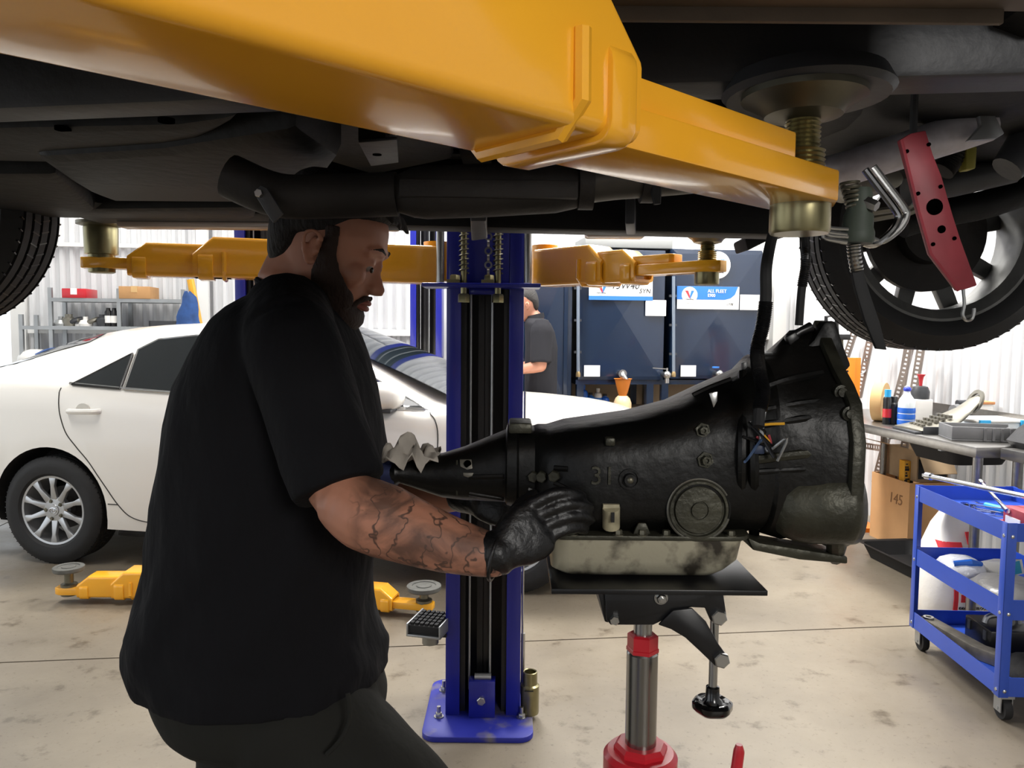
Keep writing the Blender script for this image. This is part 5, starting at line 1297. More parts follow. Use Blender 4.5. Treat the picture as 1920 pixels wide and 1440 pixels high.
def hand_parts(wrist, palm_end, across, back, fingers, thumb, rp_=.017):
    """palm + four fingers + thumb. fingers: list of joint lists"""
    ms = []; d = (palm_end - wrist); m = MB(); rg = []
    for u, w, t in ((-.08, .030, .024), (.1, .033, .026), (.4, .042, .024), (.75, .046, .019), (1.0, .043, .015), (1.1, .036, .010)):
        rg.append(oval(wrist + d*u, w, t, across, back, 20, 2.6))
    m.loft(rg); ms.append(m)
    for i, f in enumerate(fingers):
        ms.append(limb(f, [.0105, .0098, .0092, .0082][:len(f)], 10))
    ms.append(limb(thumb, [.016, .013, .0118, .0098][:len(thumb)], 10)); return ms
def boot(T):
    m = MB(T); rg = []
    for x, w, h in ((-.09, .03, .05), (-.075, .038, .075), (-.03, .042, .10), (.03, .045, .085), (.09, .05, .06), (.15, .046, .048), (.185, .03, .036)):
        rg.append([V((x, w*math.copysign(abs(math.cos(t))**.8, math.cos(t)), .012 + (h-.012)*(.5+.5*math.sin(t)))) for t in [2*PI*j/20 for j in range(20)]])
    m.loft(rg); m.loft([oval(V((-.035, 0, z)), .055, .045, V((1, 0, 0)), V((0, 1, 0)), 20) for z in (.05, .1, .17)]); return m

# ------------------------------------------------------------------ the mechanic
MY = 1.46
hips = at(500, 1260, MY)
mech = Thing('person', 'bearded person in a black t-shirt and dark trousers holding the gearbox with black gloves', 'person', (hips.x, MY, 0))
TATX = at(668, 960, 1.18).x - hips.x
M_SKIN = skin_mat()
TH = math.radians(21)
ho = at(603, 470, MY-.045); ho.y = MY
HT = Matrix.Translation(ho) @ Matrix.Rotation(math.radians(-2), 4, 'Z') @ Matrix.Rotation(TH, 4, 'Y')
def hp(x, y, z): return HT @ V((x, y, z))
TOR = [ # py, back px, front px, half width (m)
 (548, 500, 606, .075), (560, 474, 622, .125), (578, 448, 640, .165), (600, 424, 655, .188), (630, 404, 668, .200), (665, 384, 682, .205), (720, 354, 699, .205), (790, 332, 713, .200), (860, 322, 722, .198), (930, 312, 716, .198), (1000, 303, 702, .198), (1045, 297, 695, .198), (1085, 288, 692, .200), (1120, 274, 691, .203), (1155, 263, 695, .206), (1185, 260, 704, .207), (1210, 264, 714, .212), (1232, 272, 714, .214), (1256, 283, 716, .214)]
def tor_ring(py, b, f, w, off=0.0, fold=0.0, n=64):
    pb, pf = at(b, py, MY), at(f, py, MY); c = (pb+pf)/2
    fn = (lambda t: fold*(.6*math.sin(7*t + py*.021) + .5*math.sin(11*t - py*.034)*math.sin(py*.03) + .35*math.sin(17*t+py*.05))) if fold else None
    return oval(c, (pf-pb).length/2+off, w+off, V((1, 0, 0)), V((0, 1, 0)), n, 2.25, fn)
# arm joints
shR, elR, wrR = at(545, 640, 1.27), at(652, 968, 1.16), at(925, 1043, 1.105)
shL, elL, wrL = at(560, 630, 1.66), at(690, 925, 1.68), at(872, 925, 1.475)
# body: one continuous skin
pieces = head_parts(HT)
m = MB(); m.tube(smooth_path([hp(-.028, 0, .0), hp(-.045, 0, -.06), at(552, 560, MY), at(530, 640, MY)], 5), [(.062, .058)]*6 + [(.066, .064)]*5 + [(.075, .085)]*5, 20); pieces.append(m)
m = MB(); m.loft([tor_ring(*r, off=-.022, n=32) for r in TOR]); pieces.append(m)
for sh, el, wr in ((shR, elR, wrR), (shL, elL, wrL)):
    q = el.lerp(wr, .28); q2 = el.lerp(wr, .65)
    pieces.append(limb([sh, sh.lerp(el, .45), el + (sh-el).normalized()*.05], [.058, .055, .05]))
    pieces.append(limb([el + V((0, 0, .02)), el.lerp(wr, .12) + V((0, 0, .012)), q + V((0, 0, .008)), q2, wr], [.050, .056, .056, .044, .031]))
hR, kR = at(520, 1290, MY-.10), V((at(520, 1290, MY).x + .34, MY-.13, .47)); fR = V((kR.x+.02, MY-.14, .10))
hL, kL = at(470, 1290, MY+.11), V((at(435, 1500, MY+.1).x, MY+.13, .47)); fL = V((kL.x-.16, MY+.14, .10))
for h_, k_, f_ in ((hR, kR, fR), (hL, kL, fL)):
    pieces.append(limb([h_, h_.lerp(k_, .5), k_, k_.lerp(f_, .35), f_], [.095, .082, .058, .056, .04]))
bm_ = remesh('body', pieces, mech.loc, .0042, 4)
bo_ = mech.meshpart('body', bm_, M_SKIN)
# eyes, brows, lips
for s in (-1, 1):
    m = MB(); m.ball(hp(.0855, s*.031, .005), .0105, 14, 10); e = mech.part('eye', m, M_EYEW)
    m = MB(); m.ball(hp(.0955, s*.031, .001), (.004, .006, .006), 12, 8); mech.part('iris', m, M_IRIS, e)
    m = MB(); m.tube([hp(.104, s*.012, .036), hp(.101, s*.03, .041), hp(.086, s*.054, .034)], [.003, .004, .002], 8); mech.part('eyebrow', m, M_HAIR)
m = MB(); m.tube(smooth_path([hp(.084, -.025, -.064), hp(.1025, -.01, -.0595), hp(.106, 0, -.0605), hp(.1025, .01, -.0595), hp(.084, .025, -.064)], 4), [.002]+[.0045]*15+[.002], 8)
m.tube(smooth_path([hp(.083, -.023, -.067), hp(.1015, -.01, -.0705), hp(.1045, 0, -.071), hp(.1015, .01, -.0705), hp(.083, .023, -.067)], 4), [.002]+[.0052]*15+[.002], 8); mech.part('lips', m, M_LIP)
# hair
hs = []
m = MB(); rg = []
for z, f, b, w in ((-.055, -.052, -.088, .045), (-.035, -.04, -.101, .058), (-.01, -.026, -.108, .072), (.015, -.02, -.114, .078), (.027, .022, -.117, .081), (.038, .052, -.117, .083), (.055, .066, -.117, .084), (.08, .084, -.117, .083), (.10, .09, -.11, .077), (.122, .078, -.098, .066), (.138, .05, -.08, .046), (.147, .01, -.05, .02)):
    rg.append([HT @ p for p in oval(V(((f+b)/2, 0, z)), (f-b)/2, w, V((1, 0, 0)), V((0, 1, 0)), 32, 2.3)])
m.loft(rg); hs.append(m)
for k in range(9):
    y = -.05 + .0125*k; m = MB(); m.tube([hp(.07, y, .105), hp(.098, y*1.05, .108), hp(.108+.006*(k % 3), y*1.1, .088+.004*(k % 2))], [.012, .01, .003], 8); hs.append(m)
mech.meshpart('hair', remesh('hair', hs, mech.loc, .005, 2), M_HAIR)
# beard
bs = []
m = MB(); rg = []
for z, f, b, w in ((-.074, .096, .0, .062), (-.085, .104, .0, .062), (-.1, .107, .005, .058), (-.115, .1, .012, .05), (-.13, .086, .02, .038), (-.14, .07, .03, .02)):
    rg.append([HT @ p for p in oval(V(((f+b)/2, 0, z)), (f-b)/2, w, V((1, 0, 0)), V((0, 1, 0)), 32, 2.4)])
m.loft(rg); bs.append(m)
for s in (-1, 1):
    m = MB(HT); m.tube([(.014, s*.077, .05), (.019, s*.0755, .03), (.022, s*.0735, .0), (.028, s*.070, -.03), (.042, s*.063, -.058), (.058, s*.052, -.09)], [(.004, .016), (.005, .014), (.006, .017), (.009, .027), (.011, .036), (.012, .038)], 12); bs.append(m)
    m = MB(HT); m.ball((.058, s*.053, -.066), (.034, .0125, .024)); bs.append(m)
    m = MB(HT); m.tube([(.105, s*.004, -.049), (.1, s*.018, -.052), (.09, s*.028, -.064), (.084, s*.03, -.08)], [.0045, .006, .006, .007], 10); bs.append(m)
mech.meshpart('beard', remesh('beard', bs, mech.loc, .0035, 2), M_BEARD)
# t-shirt
ts = []
m = MB(); m.loft([tor_ring(*r, off=.004, fold=(.012 + .022*max(0, (r[0]-700)/550)) if r[0] > 640 else .004) for r in TOR]); ts.append(m)
for sh, el, k in ((shR, elR, .86), (shL, elL, .8)):
    d = el - sh; end = sh + d*k
    m = MB(); ax_ = d.normalized(); x_ = ax_.cross(V((0, 1, 0))).normalized(); y_ = ax_.cross(x_); rg = []
    for u, r in ((-.16, .05), (-.1, .072), (0, .08), (.2, .08), (.4, .078), (.6, .076), (.8, .075), (.97, .0735), (1.0, .071)):
        rg.append(oval(sh + d*(k*u), r, r*.93, x_, y_, 40, 2, lambda t: .035*math.sin(5*t+u*9)*max(0, u)))
    m.loft(rg); ts.append(m)
for sh in (shR, shL):
    m = MB(); m.tube([at(540, 575, MY), (at(535, 590, MY)+sh)/2 + V((0, 0, .02)), sh], [.06, .078, .078], 16); ts.append(m)
mech.meshpart('t_shirt', remesh('t_shirt', ts, mech.loc, .006, 4), M_TEE)
m = MB(); c0 = at(556, 560, MY); pts = []
for j in range(33):
    t = 2*PI*j/32; pts.append(c0 + V((.068*math.cos(t), .078*math.sin(t), -.030*math.cos(t) + .004)))
m.tube(pts, .0065, 8); mech.part('collar', m, M_TEE)
# trousers
tr_ = []
PEL = [(1215, 276, 696, .19), (1240, 286, 704, .192), (1265, 293, 714, .194), (1300, 306, 724, .194), (1330, 322, 720, .188), (1356, 343, 690, .16)]
m = MB(); m.loft([tor_ring(*r) for r in PEL]); tr_.append(m)
def leg(pts, rs, seed):
    P = smooth_path(pts, 8); m = MB(); rg = []; N = len(P)
    for i, p in enumerate(P):
        t = (P[min(i+1, N-1)] - P[max(i-1, 0)]).normalized(); x_ = t.cross(V((0, 1, 0))).normalized(); y_ = t.cross(x_)
        u = i/(N-1)*(len(rs)-1); r = interp(list(enumerate(rs)), u)
        rg.append(oval(p, r, r*.95, x_, y_, 40, 2, lambda a_: .028*math.sin(3*a_+i*.5+seed)*math.sin(i*.75+seed)))
    m.loft(rg); return m
tr_.append(leg([at(490, 1330, MY-.075), at(545, 1345, MY-.085), hR.lerp(kR, .55), kR, kR.lerp(fR, .5), fR], [.115, .132, .115, .088, .082, .078], 0))
tr_.append(leg([at(470, 1270, MY+.09), at(462, 1330, MY+.10), hL.lerp(kL, .55), kL, kL.lerp(fL, .5), fL], [.12, .128, .105, .086, .08, .076], 2))
mech.meshpart('trousers', remesh('trousers', tr_, mech.loc, .007, 5), M_TRO)
m = MB(); m.tube(smooth_path([at(652, 1300, 1.258), at(656, 1345, 1.246), at(640, 1385, 1.238), at(612, 1415, 1.236)], 5), .004, 8); mech.part('pocket_seam', m, M_TRO)
for f_ in (fR, fL):
    m = boot(Matrix.Translation((f_.x+.03, f_.y, 0))); mech.part('boot', m, M_BOOT, sharp=60)
# gloves: hand closed on the gearbox side, other hand under the tail
def P_(x, y, Y): return at(x, y, Y)
pe = P_(1010, 985, 1.125); d_ = (pe-wrR).normalized(); back = V((.1, -1, .15)).normalized(); acr = d_.cross(back).normalized(); back = acr.cross(d_)
fing = []
for i, (x0_, y0_, xa, ya_, xb, yb_, xc, yc) in enumerate(((998, 944, 1038, 926, 1070, 924, 1092, 932), (1012, 964, 1054, 947, 1086, 945, 1106, 953), (1024, 985, 1060, 970, 1090, 967, 1108, 974), (1030, 1006, 1058, 993, 1080, 989, 1096, 993))):
    fing.append([P_(x0_, y0_, 1.128), P_(xa, ya_, 1.132), P_(xb, yb_, 1.142), P_(xc, yc, 1.158)])
th = [P_(950, 1000, 1.125), P_(962, 970, 1.135), P_(980, 945, 1.15), P_(1000, 928, 1.168)]
g = hand_parts(wrR + d_*.015, pe, acr, back, fing, th)
m = MB(); m.tube([wrR - (wrR-elR).normalized()*.012 , wrR + d_*.01, wrR + d_*.05], [.034, .034, .018], 20); g.append(m)
mech.meshpart('glove', remesh('glove', g, mech.loc, .003, 4), M_GLOVE)
m = MB(); n = 24; dr = (wrR-elR).normalized(); x_ = dr.cross(V((0, 1, 0))).normalized(); y_ = dr.cross(x_)
m.tube([wrR + dr*.004 + x_*(.0338*math.cos(2*PI*j/n)) + y_*(.0338*math.sin(2*PI*j/n)) for j in range(n+1)], .0028, 8); mech.part('glove_cuff', m, M_GLOVE)
pe = P_(950, 945, 1.415); d_ = (pe-wrL).normalized(); back = V((0, 1, -.2)).normalized(); acr = d_.cross(back).normalized(); back = acr.cross(d_)
fing = [[P_(950 + 6*i, 925 + 14*i, 1.41), P_(985 + 4*i, 915 + 14*i, 1.405), P_(1010 + 3*i, 910 + 14*i, 1.40), P_(1030, 908 + 14*i, 1.395)] for i in range(4)]
th = [P_(900, 918, 1.45), P_(918, 900, 1.43), P_(935, 888, 1.41), P_(950, 880, 1.395)]
g = hand_parts(wrL + d_*.015, pe, acr, back, fing, th)
m = MB(); m.tube([wrL - (wrL-elL).normalized()*.02, wrL + d_*.01, wrL + d_*.05], [.036, .037, .036], 20); g.append(m)
mech.meshpart('glove', remesh('glove', g, mech.loc, .004, 3), M_GLOVE)

# ------------------------------------------------------------------ worker by the tanks (facing left)
WY = 6.15
wk = Thing('person', 'person in a dark grey polo shirt standing by the oil tanks, turned to the left', 'person', (at(1012, 720, WY).x, WY, 0))
wx = at(1014, 700, WY).x
hd = at(984, 574, WY); HW = Matrix.Translation(hd) @ Matrix.Rotation(PI + .25, 4, 'Z') @ Matrix.Rotation(math.radians(12), 4, 'Y')
M_SK2 = skin_mat(False)
def wr_(z, x, a, b, n=40): return oval(V((x, WY, z)), a, b, V((1, 0, 0)), V((0, 1, 0)), n, 2.3)
ps = head_parts(HW)
zs_ = lambda py: at(1014, py, WY).z
m = MB(); m.tube([HW @ V((-.03, 0, 0)), HW @ V((-.04, 0, -.07)), V((at(1006, 600, WY).x, WY, zs_(604)))], [.06, .06, .075], 18); ps.append(m)
TOW = [(zs_(597), at(1004, 597, WY).x, .07, .09), (zs_(606), at(1008, 600, WY).x, .1, .17), (zs_(622), at(1012, 620, WY).x, .115, .2), (zs_(650), at(1015, 650, WY).x, .125, .205), (zs_(690), wx, .125, .2), (zs_(740), wx, .125, .2), (zs_(765), wx, .13, .2)]
m = MB(); m.loft([wr_(z, x, a-.015, b-.015) for z, x, a, b in TOW]); ps.append(m)
for s in (-1, 1):
    sh = V((at(1014, 615, WY).x, WY + s*.2, zs_(622))); el = V((at(1012, 690, WY).x, WY + s*.24, zs_(684))); wr2 = V((at(960, 700, WY).x, WY + s*.18, zs_(694)))
    ps.append(limb([sh, sh.lerp(el, .5), el], [.055, .052, .045])); ps.append(limb([el, el.lerp(wr2, .3), wr2], [.045, .045, .03]))
    d_ = (wr2-el).normalized(); ac = V((0, 0, 1)); bk = d_.cross(ac)
    pe = wr2 + d_*.09
    ps += hand_parts(wr2, pe, ac, bk, [[pe + ac*(.03-.02*i), pe + ac*(.03-.02*i) + d_*.035, pe + ac*(.03-.02*i) + d_*.06 + bk*(-.01), pe + ac*(.03-.02*i) + d_*.075 - bk*.02] for i in range(4)], [wr2 + d_*.02 + ac*.03, wr2 + d_*.05 + ac*.05, wr2 + d_*.075 + ac*.055])
    hp_ = V((wx, WY + s*.1, zs_(775))); ps.append(limb([hp_, V((wx-.02, WY+s*.11, .5)), V((wx, WY+s*.12, .1))], [.09, .06, .04]))
wk.meshpart('body', remesh('body', ps, wk.loc, .007, 3), M_SK2)
ps = []
m = MB(); m.loft([wr_(z, x, a+.004, b+.004) for z, x, a, b in TOW]); ps.append(m)
for s in (-1, 1):
    sh = V((at(1014, 615, WY).x, WY + s*.2, zs_(622))); el = V((at(1012, 690, WY).x, WY + s*.24, zs_(684)))
    m = MB(); m.tube([sh + (sh-el)*.35, sh + (sh-el)*.12, sh, sh.lerp(el, .5), sh.lerp(el, .9)], [.05, .08, .088, .085, .084], 20); ps.append(m)
wk.meshpart('polo_shirt', remesh('polo_shirt', ps, wk.loc, .009, 4), M_POLO)
m = MB(); c = V((at(1003, 597, WY).x, WY, zs_(597))); m.loft([oval(c + V((.0, 0, dz)), .07+dr_, .082+dr_, V((1, 0, .25)), V((0, 1, 0)), 28) for dz, dr_ in ((-.012, .008), (.03, .0), (.028, -.006), (-.012, -.004))]); wk.part('collar', m, M_POLO, sharp=50)
ps = [leg([V((wx, WY+s*.09, zs_(760))), V((wx, WY+s*.1, .55)), V((wx, WY+s*.12, .1))], [.125, .1, .085], s) for s in (-1, 1)]
m = MB(); m.loft([wr_(zs_(752), wx, .13, .195), wr_(zs_(775), wx, .14, .2), wr_(zs_(800), wx, .13, .19)]); ps.append(m)
wk.meshpart('trousers', remesh('trousers', ps, wk.loc, .01, 3), mat('navy_work_cotton', '#252b3c', .9))
hs = []; m = MB(); rg = []
for z, f, b, w in ((-.05, -.05, -.09, .05), (-.02, -.035, -.108, .069), (.02, -.026, -.114, .079), (.05, .03, -.117, .082), (.09, .09, -.112, .079), (.122, .078, -.098, .066), (.146, .02, -.06, .03)):
    rg.append([HW @ p for p in oval(V(((f+b)/2, 0, z)), (f-b)/2, w, V((1, 0, 0)), V((0, 1, 0)), 28, 2.3)])
m.loft(rg); wk.part('hair', m, mat('greying_dark_hair', '#2f2d2c', .8, bump=.5, bscale=90), sharp=70)
for s in (-1, 1): wk.part('boot', boot(Matrix.Translation((wx-.03, WY+s*.12, 0)) @ Matrix.Rotation(PI, 4, 'Z')), M_BOOT, sharp=60)

# ================================================================== BENCHES
def bench(label, x0, x1, y0, y1, splash=True, shelf=False):
    t = Thing('steel_bench', label, 'bench', R((x0+x1)/2, (y0+y1)/2, 0)); H = .9
    m = MB(ROOM); m.mm((x0, y0, H-.05), (x1, y1, H)); t.part('bench_top', m, M_STAIN, bevel=.003)
    if splash: m = MB(ROOM); m.mm((x1-.012, y0, H), (x1, y1, H+.09)); t.part('splashback', m, M_STAIN)
    for lx in (x0+.05, x1-.05):
        for ly in (y0+.05, y1-.05):
            m = MB(); m.cyl(R(lx, ly, .03), R(lx, ly, H-.05), .022, n=16); m.cyl(R(lx, ly, 0), R(lx, ly, .035), .026, n=16); t.part('leg', m, M_STAIN)
    return t
b1 = bench('stainless steel bench along the right wall, with car parts and bottles on it', 2.565, 3.25, 3.258, 5.0)
for ry_ in (3.612, 4.048):
    m = MB(ROOM); m.mm((2.64, ry_-.012, .828), (3.2, ry_+.012, .836)); m.mm((2.64, ry_-.003, .836), (3.2, ry_+.003, .85)); b1.part('tub_rail', m, M_GALV)
bench('second stainless bench at the right frame edge, carrying the black and red bag', 2.668, 3.3, 1.3, 3.235)
BZ = .9
def bp(px, py, dz=0): return atz(px, py, BZ + dz)
# paper roll
c = V((2.20, 4.60, BZ+.115)); ax = V((.75, -.62, 0)).normalized()
m = MB(); m.ring([(.115, -.03), (.115, .03), (.062, .03), (.062, -.03)], c, ax, 40); t = Thing('paper_roll', 'roll of tan masking paper standing on edge at the far end of the bench', 'roll', (c.x, c.y, BZ)); t.part('wound_paper', m, M_TAN, sharp=20)
m = MB(); m.ring([(.0615, -.031), (.0615, .033), (.055, .033), (.055, -.031)], c, ax, 32); t.part('core', m, M_WHITE)
def can(c, r, h, mt, label, cap, band=None, nm='spray_can', cat='can'):
    t = Thing(nm, label, cat, c); m = MB(); m.lathe([(r*.95, 0), (r, .004), (r, h*.74), (r*.8, h*.79), (0, h*.79)], c, UP, 20); t.part('body', m, mt)
    m = MB(); m.lathe([(r*.72, h*.785), (r*.74, h), (r*.6, h*1.0), (0, h)], c, UP, 18); t.part('cap', m, cap)
    if band: m = MB(); m.lathe([(r*1.01, h*.2), (r*1.01, h*.45)], c, UP, 20); t.part('label_band', m, band)
can(V((2.165, 4.44, BZ)), .024, .2, M_BLACKP, 'slim black aerosol can with a light blue cap on the bench', M_CYAN, M_RED)
can(V((2.20, 4.44, BZ)), .027, .16, M_BLACKP, 'shorter all-black aerosol can between the blue-capped one and the blue bottle', M_BLACKP)
# blue cleaner bottle
c = V((2.235, 4.36, BZ)); t = Thing('cleaner_bottle', 'clear bottle with blue label and round blue cap on the bench', 'bottle', c)
m = MB(); m.lathe([(.042, 0), (.045, .006), (.045, .13), (.04, .15), (.02, .18), (.016, .19), (.016, .2), (0, .2)], c, UP, 24); b_ = t.part('body', m, M_CLEAR)
m = MB()
for z0, z1 in ((.008, .035), (.04, .07), (.075, .105)): m.lathe([(.0458, z0), (.047, (z0+z1)/2), (.0458, z1)], c, UP, 24)
t.part('blue_label', m, M_BLUEPL, b_); m = MB(); m.ball(c + V((0, 0, .208)), (.021, .021, .017)); t.part('cap', m, mat('deep_blue_cap', '#2b3fc0', .4))
# white jug with dark pump top and red funnel
c = V((2.50, 4.72, BZ)); t = Thing('fluid_jug', 'white fluid jug with black top and red spout beside the slotted angle posts', 'jug', c)
m = MB(ROOM); q = rl(c); m.loft([[ROOM.inverted() @ p for p in arc_ring(c.x-.06, c.x+.06, c.y-.05, c.y+.05, BZ+z, .02)] for z in (0, .11, .125)]); t.part('body', m, M_WHITE, bevel=.003)
m = MB(); m.lathe([(.05, .125), (.052, .17), (.04, .2), (.02, .205), (0, .205)], c, UP, 20); t.part('black_top', m, M_DGREY)
m = MB(); m.lathe([(.009, .2), (.011, .235), (.016, .26), (.026, .275), (.02, .275), (.01, .255)], c + V((0, 0, .0)), UP, 16); m.cyl(c + V((0, 0, .19)), c + V((.04, -.02, .185)), .008, n=8); t.part('red_spout', m, M_RED)
# cast strainer trough
c = bp(1712, 810); t = Thing('cast_part', 'grey cast aluminium intake part with an upturned round mouth on the bench', 'car part', V((2.3, 4.1, BZ)))
def brg(u, w, z0, z1, cx, cy, tl=0):
    d = V((.99, .1, 0)); n_ = V((-.1, .99, 0)); o = V((cx, cy, 0)) + d*0
    return [o + n_*(w*math.cos(a_)) + V((tl*math.sin(a_), 0, (z0+z1)/2 + (z1-z0)/2*math.sin(a_))) for a_ in [2*PI*j/20 for j in range(20)]]
m = MB(); m.loft([brg(0, .12, BZ+.012, BZ+.022, 2.12, 4.12), brg(0, .13, BZ+.012, BZ+.045, 2.2, 4.12), brg(0, .11, BZ+.03, BZ+.08, 2.32, 4.12), brg(0, .07, BZ+.055, BZ+.14, 2.40, 4.12, .02), brg(0, .055, BZ+.09, BZ+.19, 2.45, 4.12, .03), brg(0, .05, BZ+.115, BZ+.205, 2.475, 4.12, .04)])
b_ = t.part('casting', m, M_ALU, sharp=60)
m = MB(); a_ = V((.8, 0, .6)).normalized(); m.ring([(.066, -.006), (.066, .006), (.045, .006), (.045, -.006)], V((2.476, 4.12, BZ+.163)), V((.94, 0, -.34)), 28); t.part('mouth_flange', m, M_ALU, b_)
m = MB()
for i in range(5):
    for j in range(4): m.mm((2.16+.035*i, 4.05+.035*j, BZ+.03+.012*i), (2.16+.035*i+.02, 4.05+.035*j+.02, BZ+.046+.012*i))
t.part('grid_ribs', m, M_ALU, b_)
m = MB(); m.mm((2.14, 3.99, BZ), (2.34, 4.0, BZ+.04)); m.mm((2.1, 4.0, BZ), (2.36, 4.24, BZ+.012)); t.part('gasket_plate', m, M_DGREY, b_, bevel=.003)
# battery tray
t = Thing('battery_tray', 'dark grey ribbed plastic tray lying at the front edge of the bench', 'tray', V((2.32, 3.82, BZ)))
TT = Matrix.Translation((2.335, 3.83, BZ)) @ Matrix.Rotation(math.radians(-12), 4, 'Z')
m = MB(TT); m.mm((-.16, -.1, 0), (.16, .1, .01)); t.part('base', m, M_GREY, bevel=.003)
for a0, a1 in (((-.16, -.1, .01), (.16, -.09, .07)), ((-.16, .09, .01), (.16, .1, .07)), ((-.16, -.09, .01), (-.15, .09, .07)), ((.15, -.09, .01), (.16, .09, .055))):
    m = MB(TT); m.mm(a0, a1); t.part('side', m, M_GREY, bevel=.003)
for k in range(5):
    m = MB(TT); m.mm((-.02+.038*k, -.108, .005), (-.008+.038*k, -.1, .066)); t.part('rib', m, M_GREY)
# lidded tub, organiser, starter motor, bag
c = V((2.86, 4.7, BZ)); m = MB(); m.loft([arc_ring(c.x-.055, c.x+.055, c.y-.05, c.y+.05, BZ+z, .015) for z in (0, .005, .1)]); t = Thing('lidded_tub', 'white plastic tub with an orange lid at the back of the bench', 'tub', c); t.part('body', m, M_WHITE)
m = MB(); m.loft([arc_ring(c.x-.062, c.x+.062, c.y-.056, c.y+.056, BZ+z, .018) for z in (.1, .116)]); t.part('lid', m, mat('dull_orange_lid', '#c98a5a', .5), bevel=.002)
m = MB(); m.mm((c.x-.02, c.y-.0512, BZ+.03), (c.x+.01, c.y-.0495, BZ+.07)); t.part('sticker', m, M_TAN)
TT = Matrix.Translation((2.62, 4.2, BZ)) @ Matrix.Rotation(math.radians(4), 4, 'Z')
t = Thing('organiser_case', 'clear flat organiser case with two light blue clips on the bench', 'case', V((2.62, 4.2, BZ)))
m = MB(TT); m.mm((-.17, -.12, 0), (.17, .12, .055)); t.part('case_body', m, M_CLEAR, bevel=.006)
m = MB(TT); m.mm((-.175, -.125, .055), (.175, .125, .066)); t.part('lid', m, M_WHITE, bevel=.003)
for k in (-.13, .1):
    m = MB(TT); m.mm((k-.03, -.137, .012), (k+.03, -.12, .07)); t.part('clip', m, M_CYAN, bevel=.003)
c = V((2.70, 4.62, BZ)); t = Thing('starter_motor', 'small grey starter motor behind the cast intake part', 'car part', c)
m = MB(); m.lathe([(.0, -.06), (.04, -.06), (.045, -.03), (.045, .05), (.03, .06), (.03, .08), (0, .08)], c + V((0, 0, .06)), (1, .2, 0), 20); b_ = t.part('motor_body', m, M_GREY)
m = MB(); m.cyl(c + V((-.03, -.0, .11)), c + V((.04, .01, .11)), .018, n=14); m.mm(c + V((-.05, -.03, 0)), c + V((.05, .03, .02))); t.part('solenoid', m, M_DGREY, b_)
c = V((2.46, 3.74, BZ)); m = MB(); m.lathe([(.02, 0), (.024, .01), (.018, .02), (.01, .022), (.01, .03)], c, UP, 12); m.cyl(c + V((-.03, 0, .012)), c + V((.05, .01, .012)), .008, n=8)
single('pipe_fitting', m, M_STEEL, 'small steel pipe fitting between the dark tray and the black bag', 'fitting')
c = V((2.47, 3.52, BZ)); t = Thing('tool_bag', 'black and red soft bag on the second bench at the right edge', 'bag', c)
m = MB(); m.loft([oval(c + V((dx, 0, z)), a, b, V((1, 0, 0)), V((0, 1, 0)), 28, 2.6, lambda q: .03*math.sin(5*q+z*30)) for z, a, b, dx in ((0, .16, .13, .02), (.03, .18, .15, .02), (.08, .15, .13, .03), (.13, .11, .11, .045), (.2, .09, .1, .05), (.25, .06, .08, .055), (.265, .02, .04, .055))]); b_ = t.part('bag_body', m, mat('black_nylon', '#1b1b1e', .6, bump=.4, bscale=14), sharp=60)
m = MB()
m.tube(smooth_path([c + V((-.09, -.09, .10)), c + V((-.06, -.10, .16)), c + V((-.03, -.085, .23)), c + V((.0, -.05, .26))], 5), .016, 10); t.part('red_piping', m, M_RED, b_)
m = MB(); m.tube(smooth_path([c + V((-.06, -.06, .2)), c + V((-.0, -.09, .215)), c + V((.07, -.08, .2))], 5), .006, 8); t.part('grey_zip', m, M_GALV, b_)

# slotted angle frame leaning behind the bench
t = Thing('slotted_angle_frame', 'grey slotted angle steel frame leaning behind the bench', 'frame', R(3.3, 4.9, 0))
M_SLOT = mat('brown_grey_angle', '#8b8078', .5, .4, var=.1, scale=10)
def slotted(a, b, w=.045, parent=None, facing_=None):
    """perforated angle: one leg as two strips joined by webs between real slots, the other leg plain"""
    a, b = V(a), V(b); d = (b-a).normalized(); f = V(facing_ or (-.6, -.8, 0)).normalized(); x = d.cross(f).normalized()
    m = MB()
    for s in (-1, 1): m.beam(a + x*(s*w*.36), b + x*(s*w*.36), w*.28, .004, f)
    n = int((b-a).length/.03)
    for i in range(n+1):
        c = a + d*(.03*i+.004); m.beam(c, c + d*.014, w*.5, .0038, f)
    m.beam(a + x*(w*.5) - f*(w*.45), b + x*(w*.5) - f*(w*.45), .004, w*.9, f)
    t.part('slotted_angle', m, M_SLOT)
def rq(px, py, xr): return rxp(px, py, xr)
XS = 3.30
slotted(rq(1640, 905, XS), rq(1706, 650, XS)); slotted(rq(1683, 910, XS), rq(1728, 640, XS)); slotted(rq(1588, 830, XS), rq(1690, 846, XS))
slotted(rq(1690, 722, XS-.05), rq(1702, 650, XS-.05)); slotted(rq(1608, 745, XS), rq(1630, 640, XS)); slotted(rq(1585, 670, XS+.1), rq(1600, 625, XS+.1))
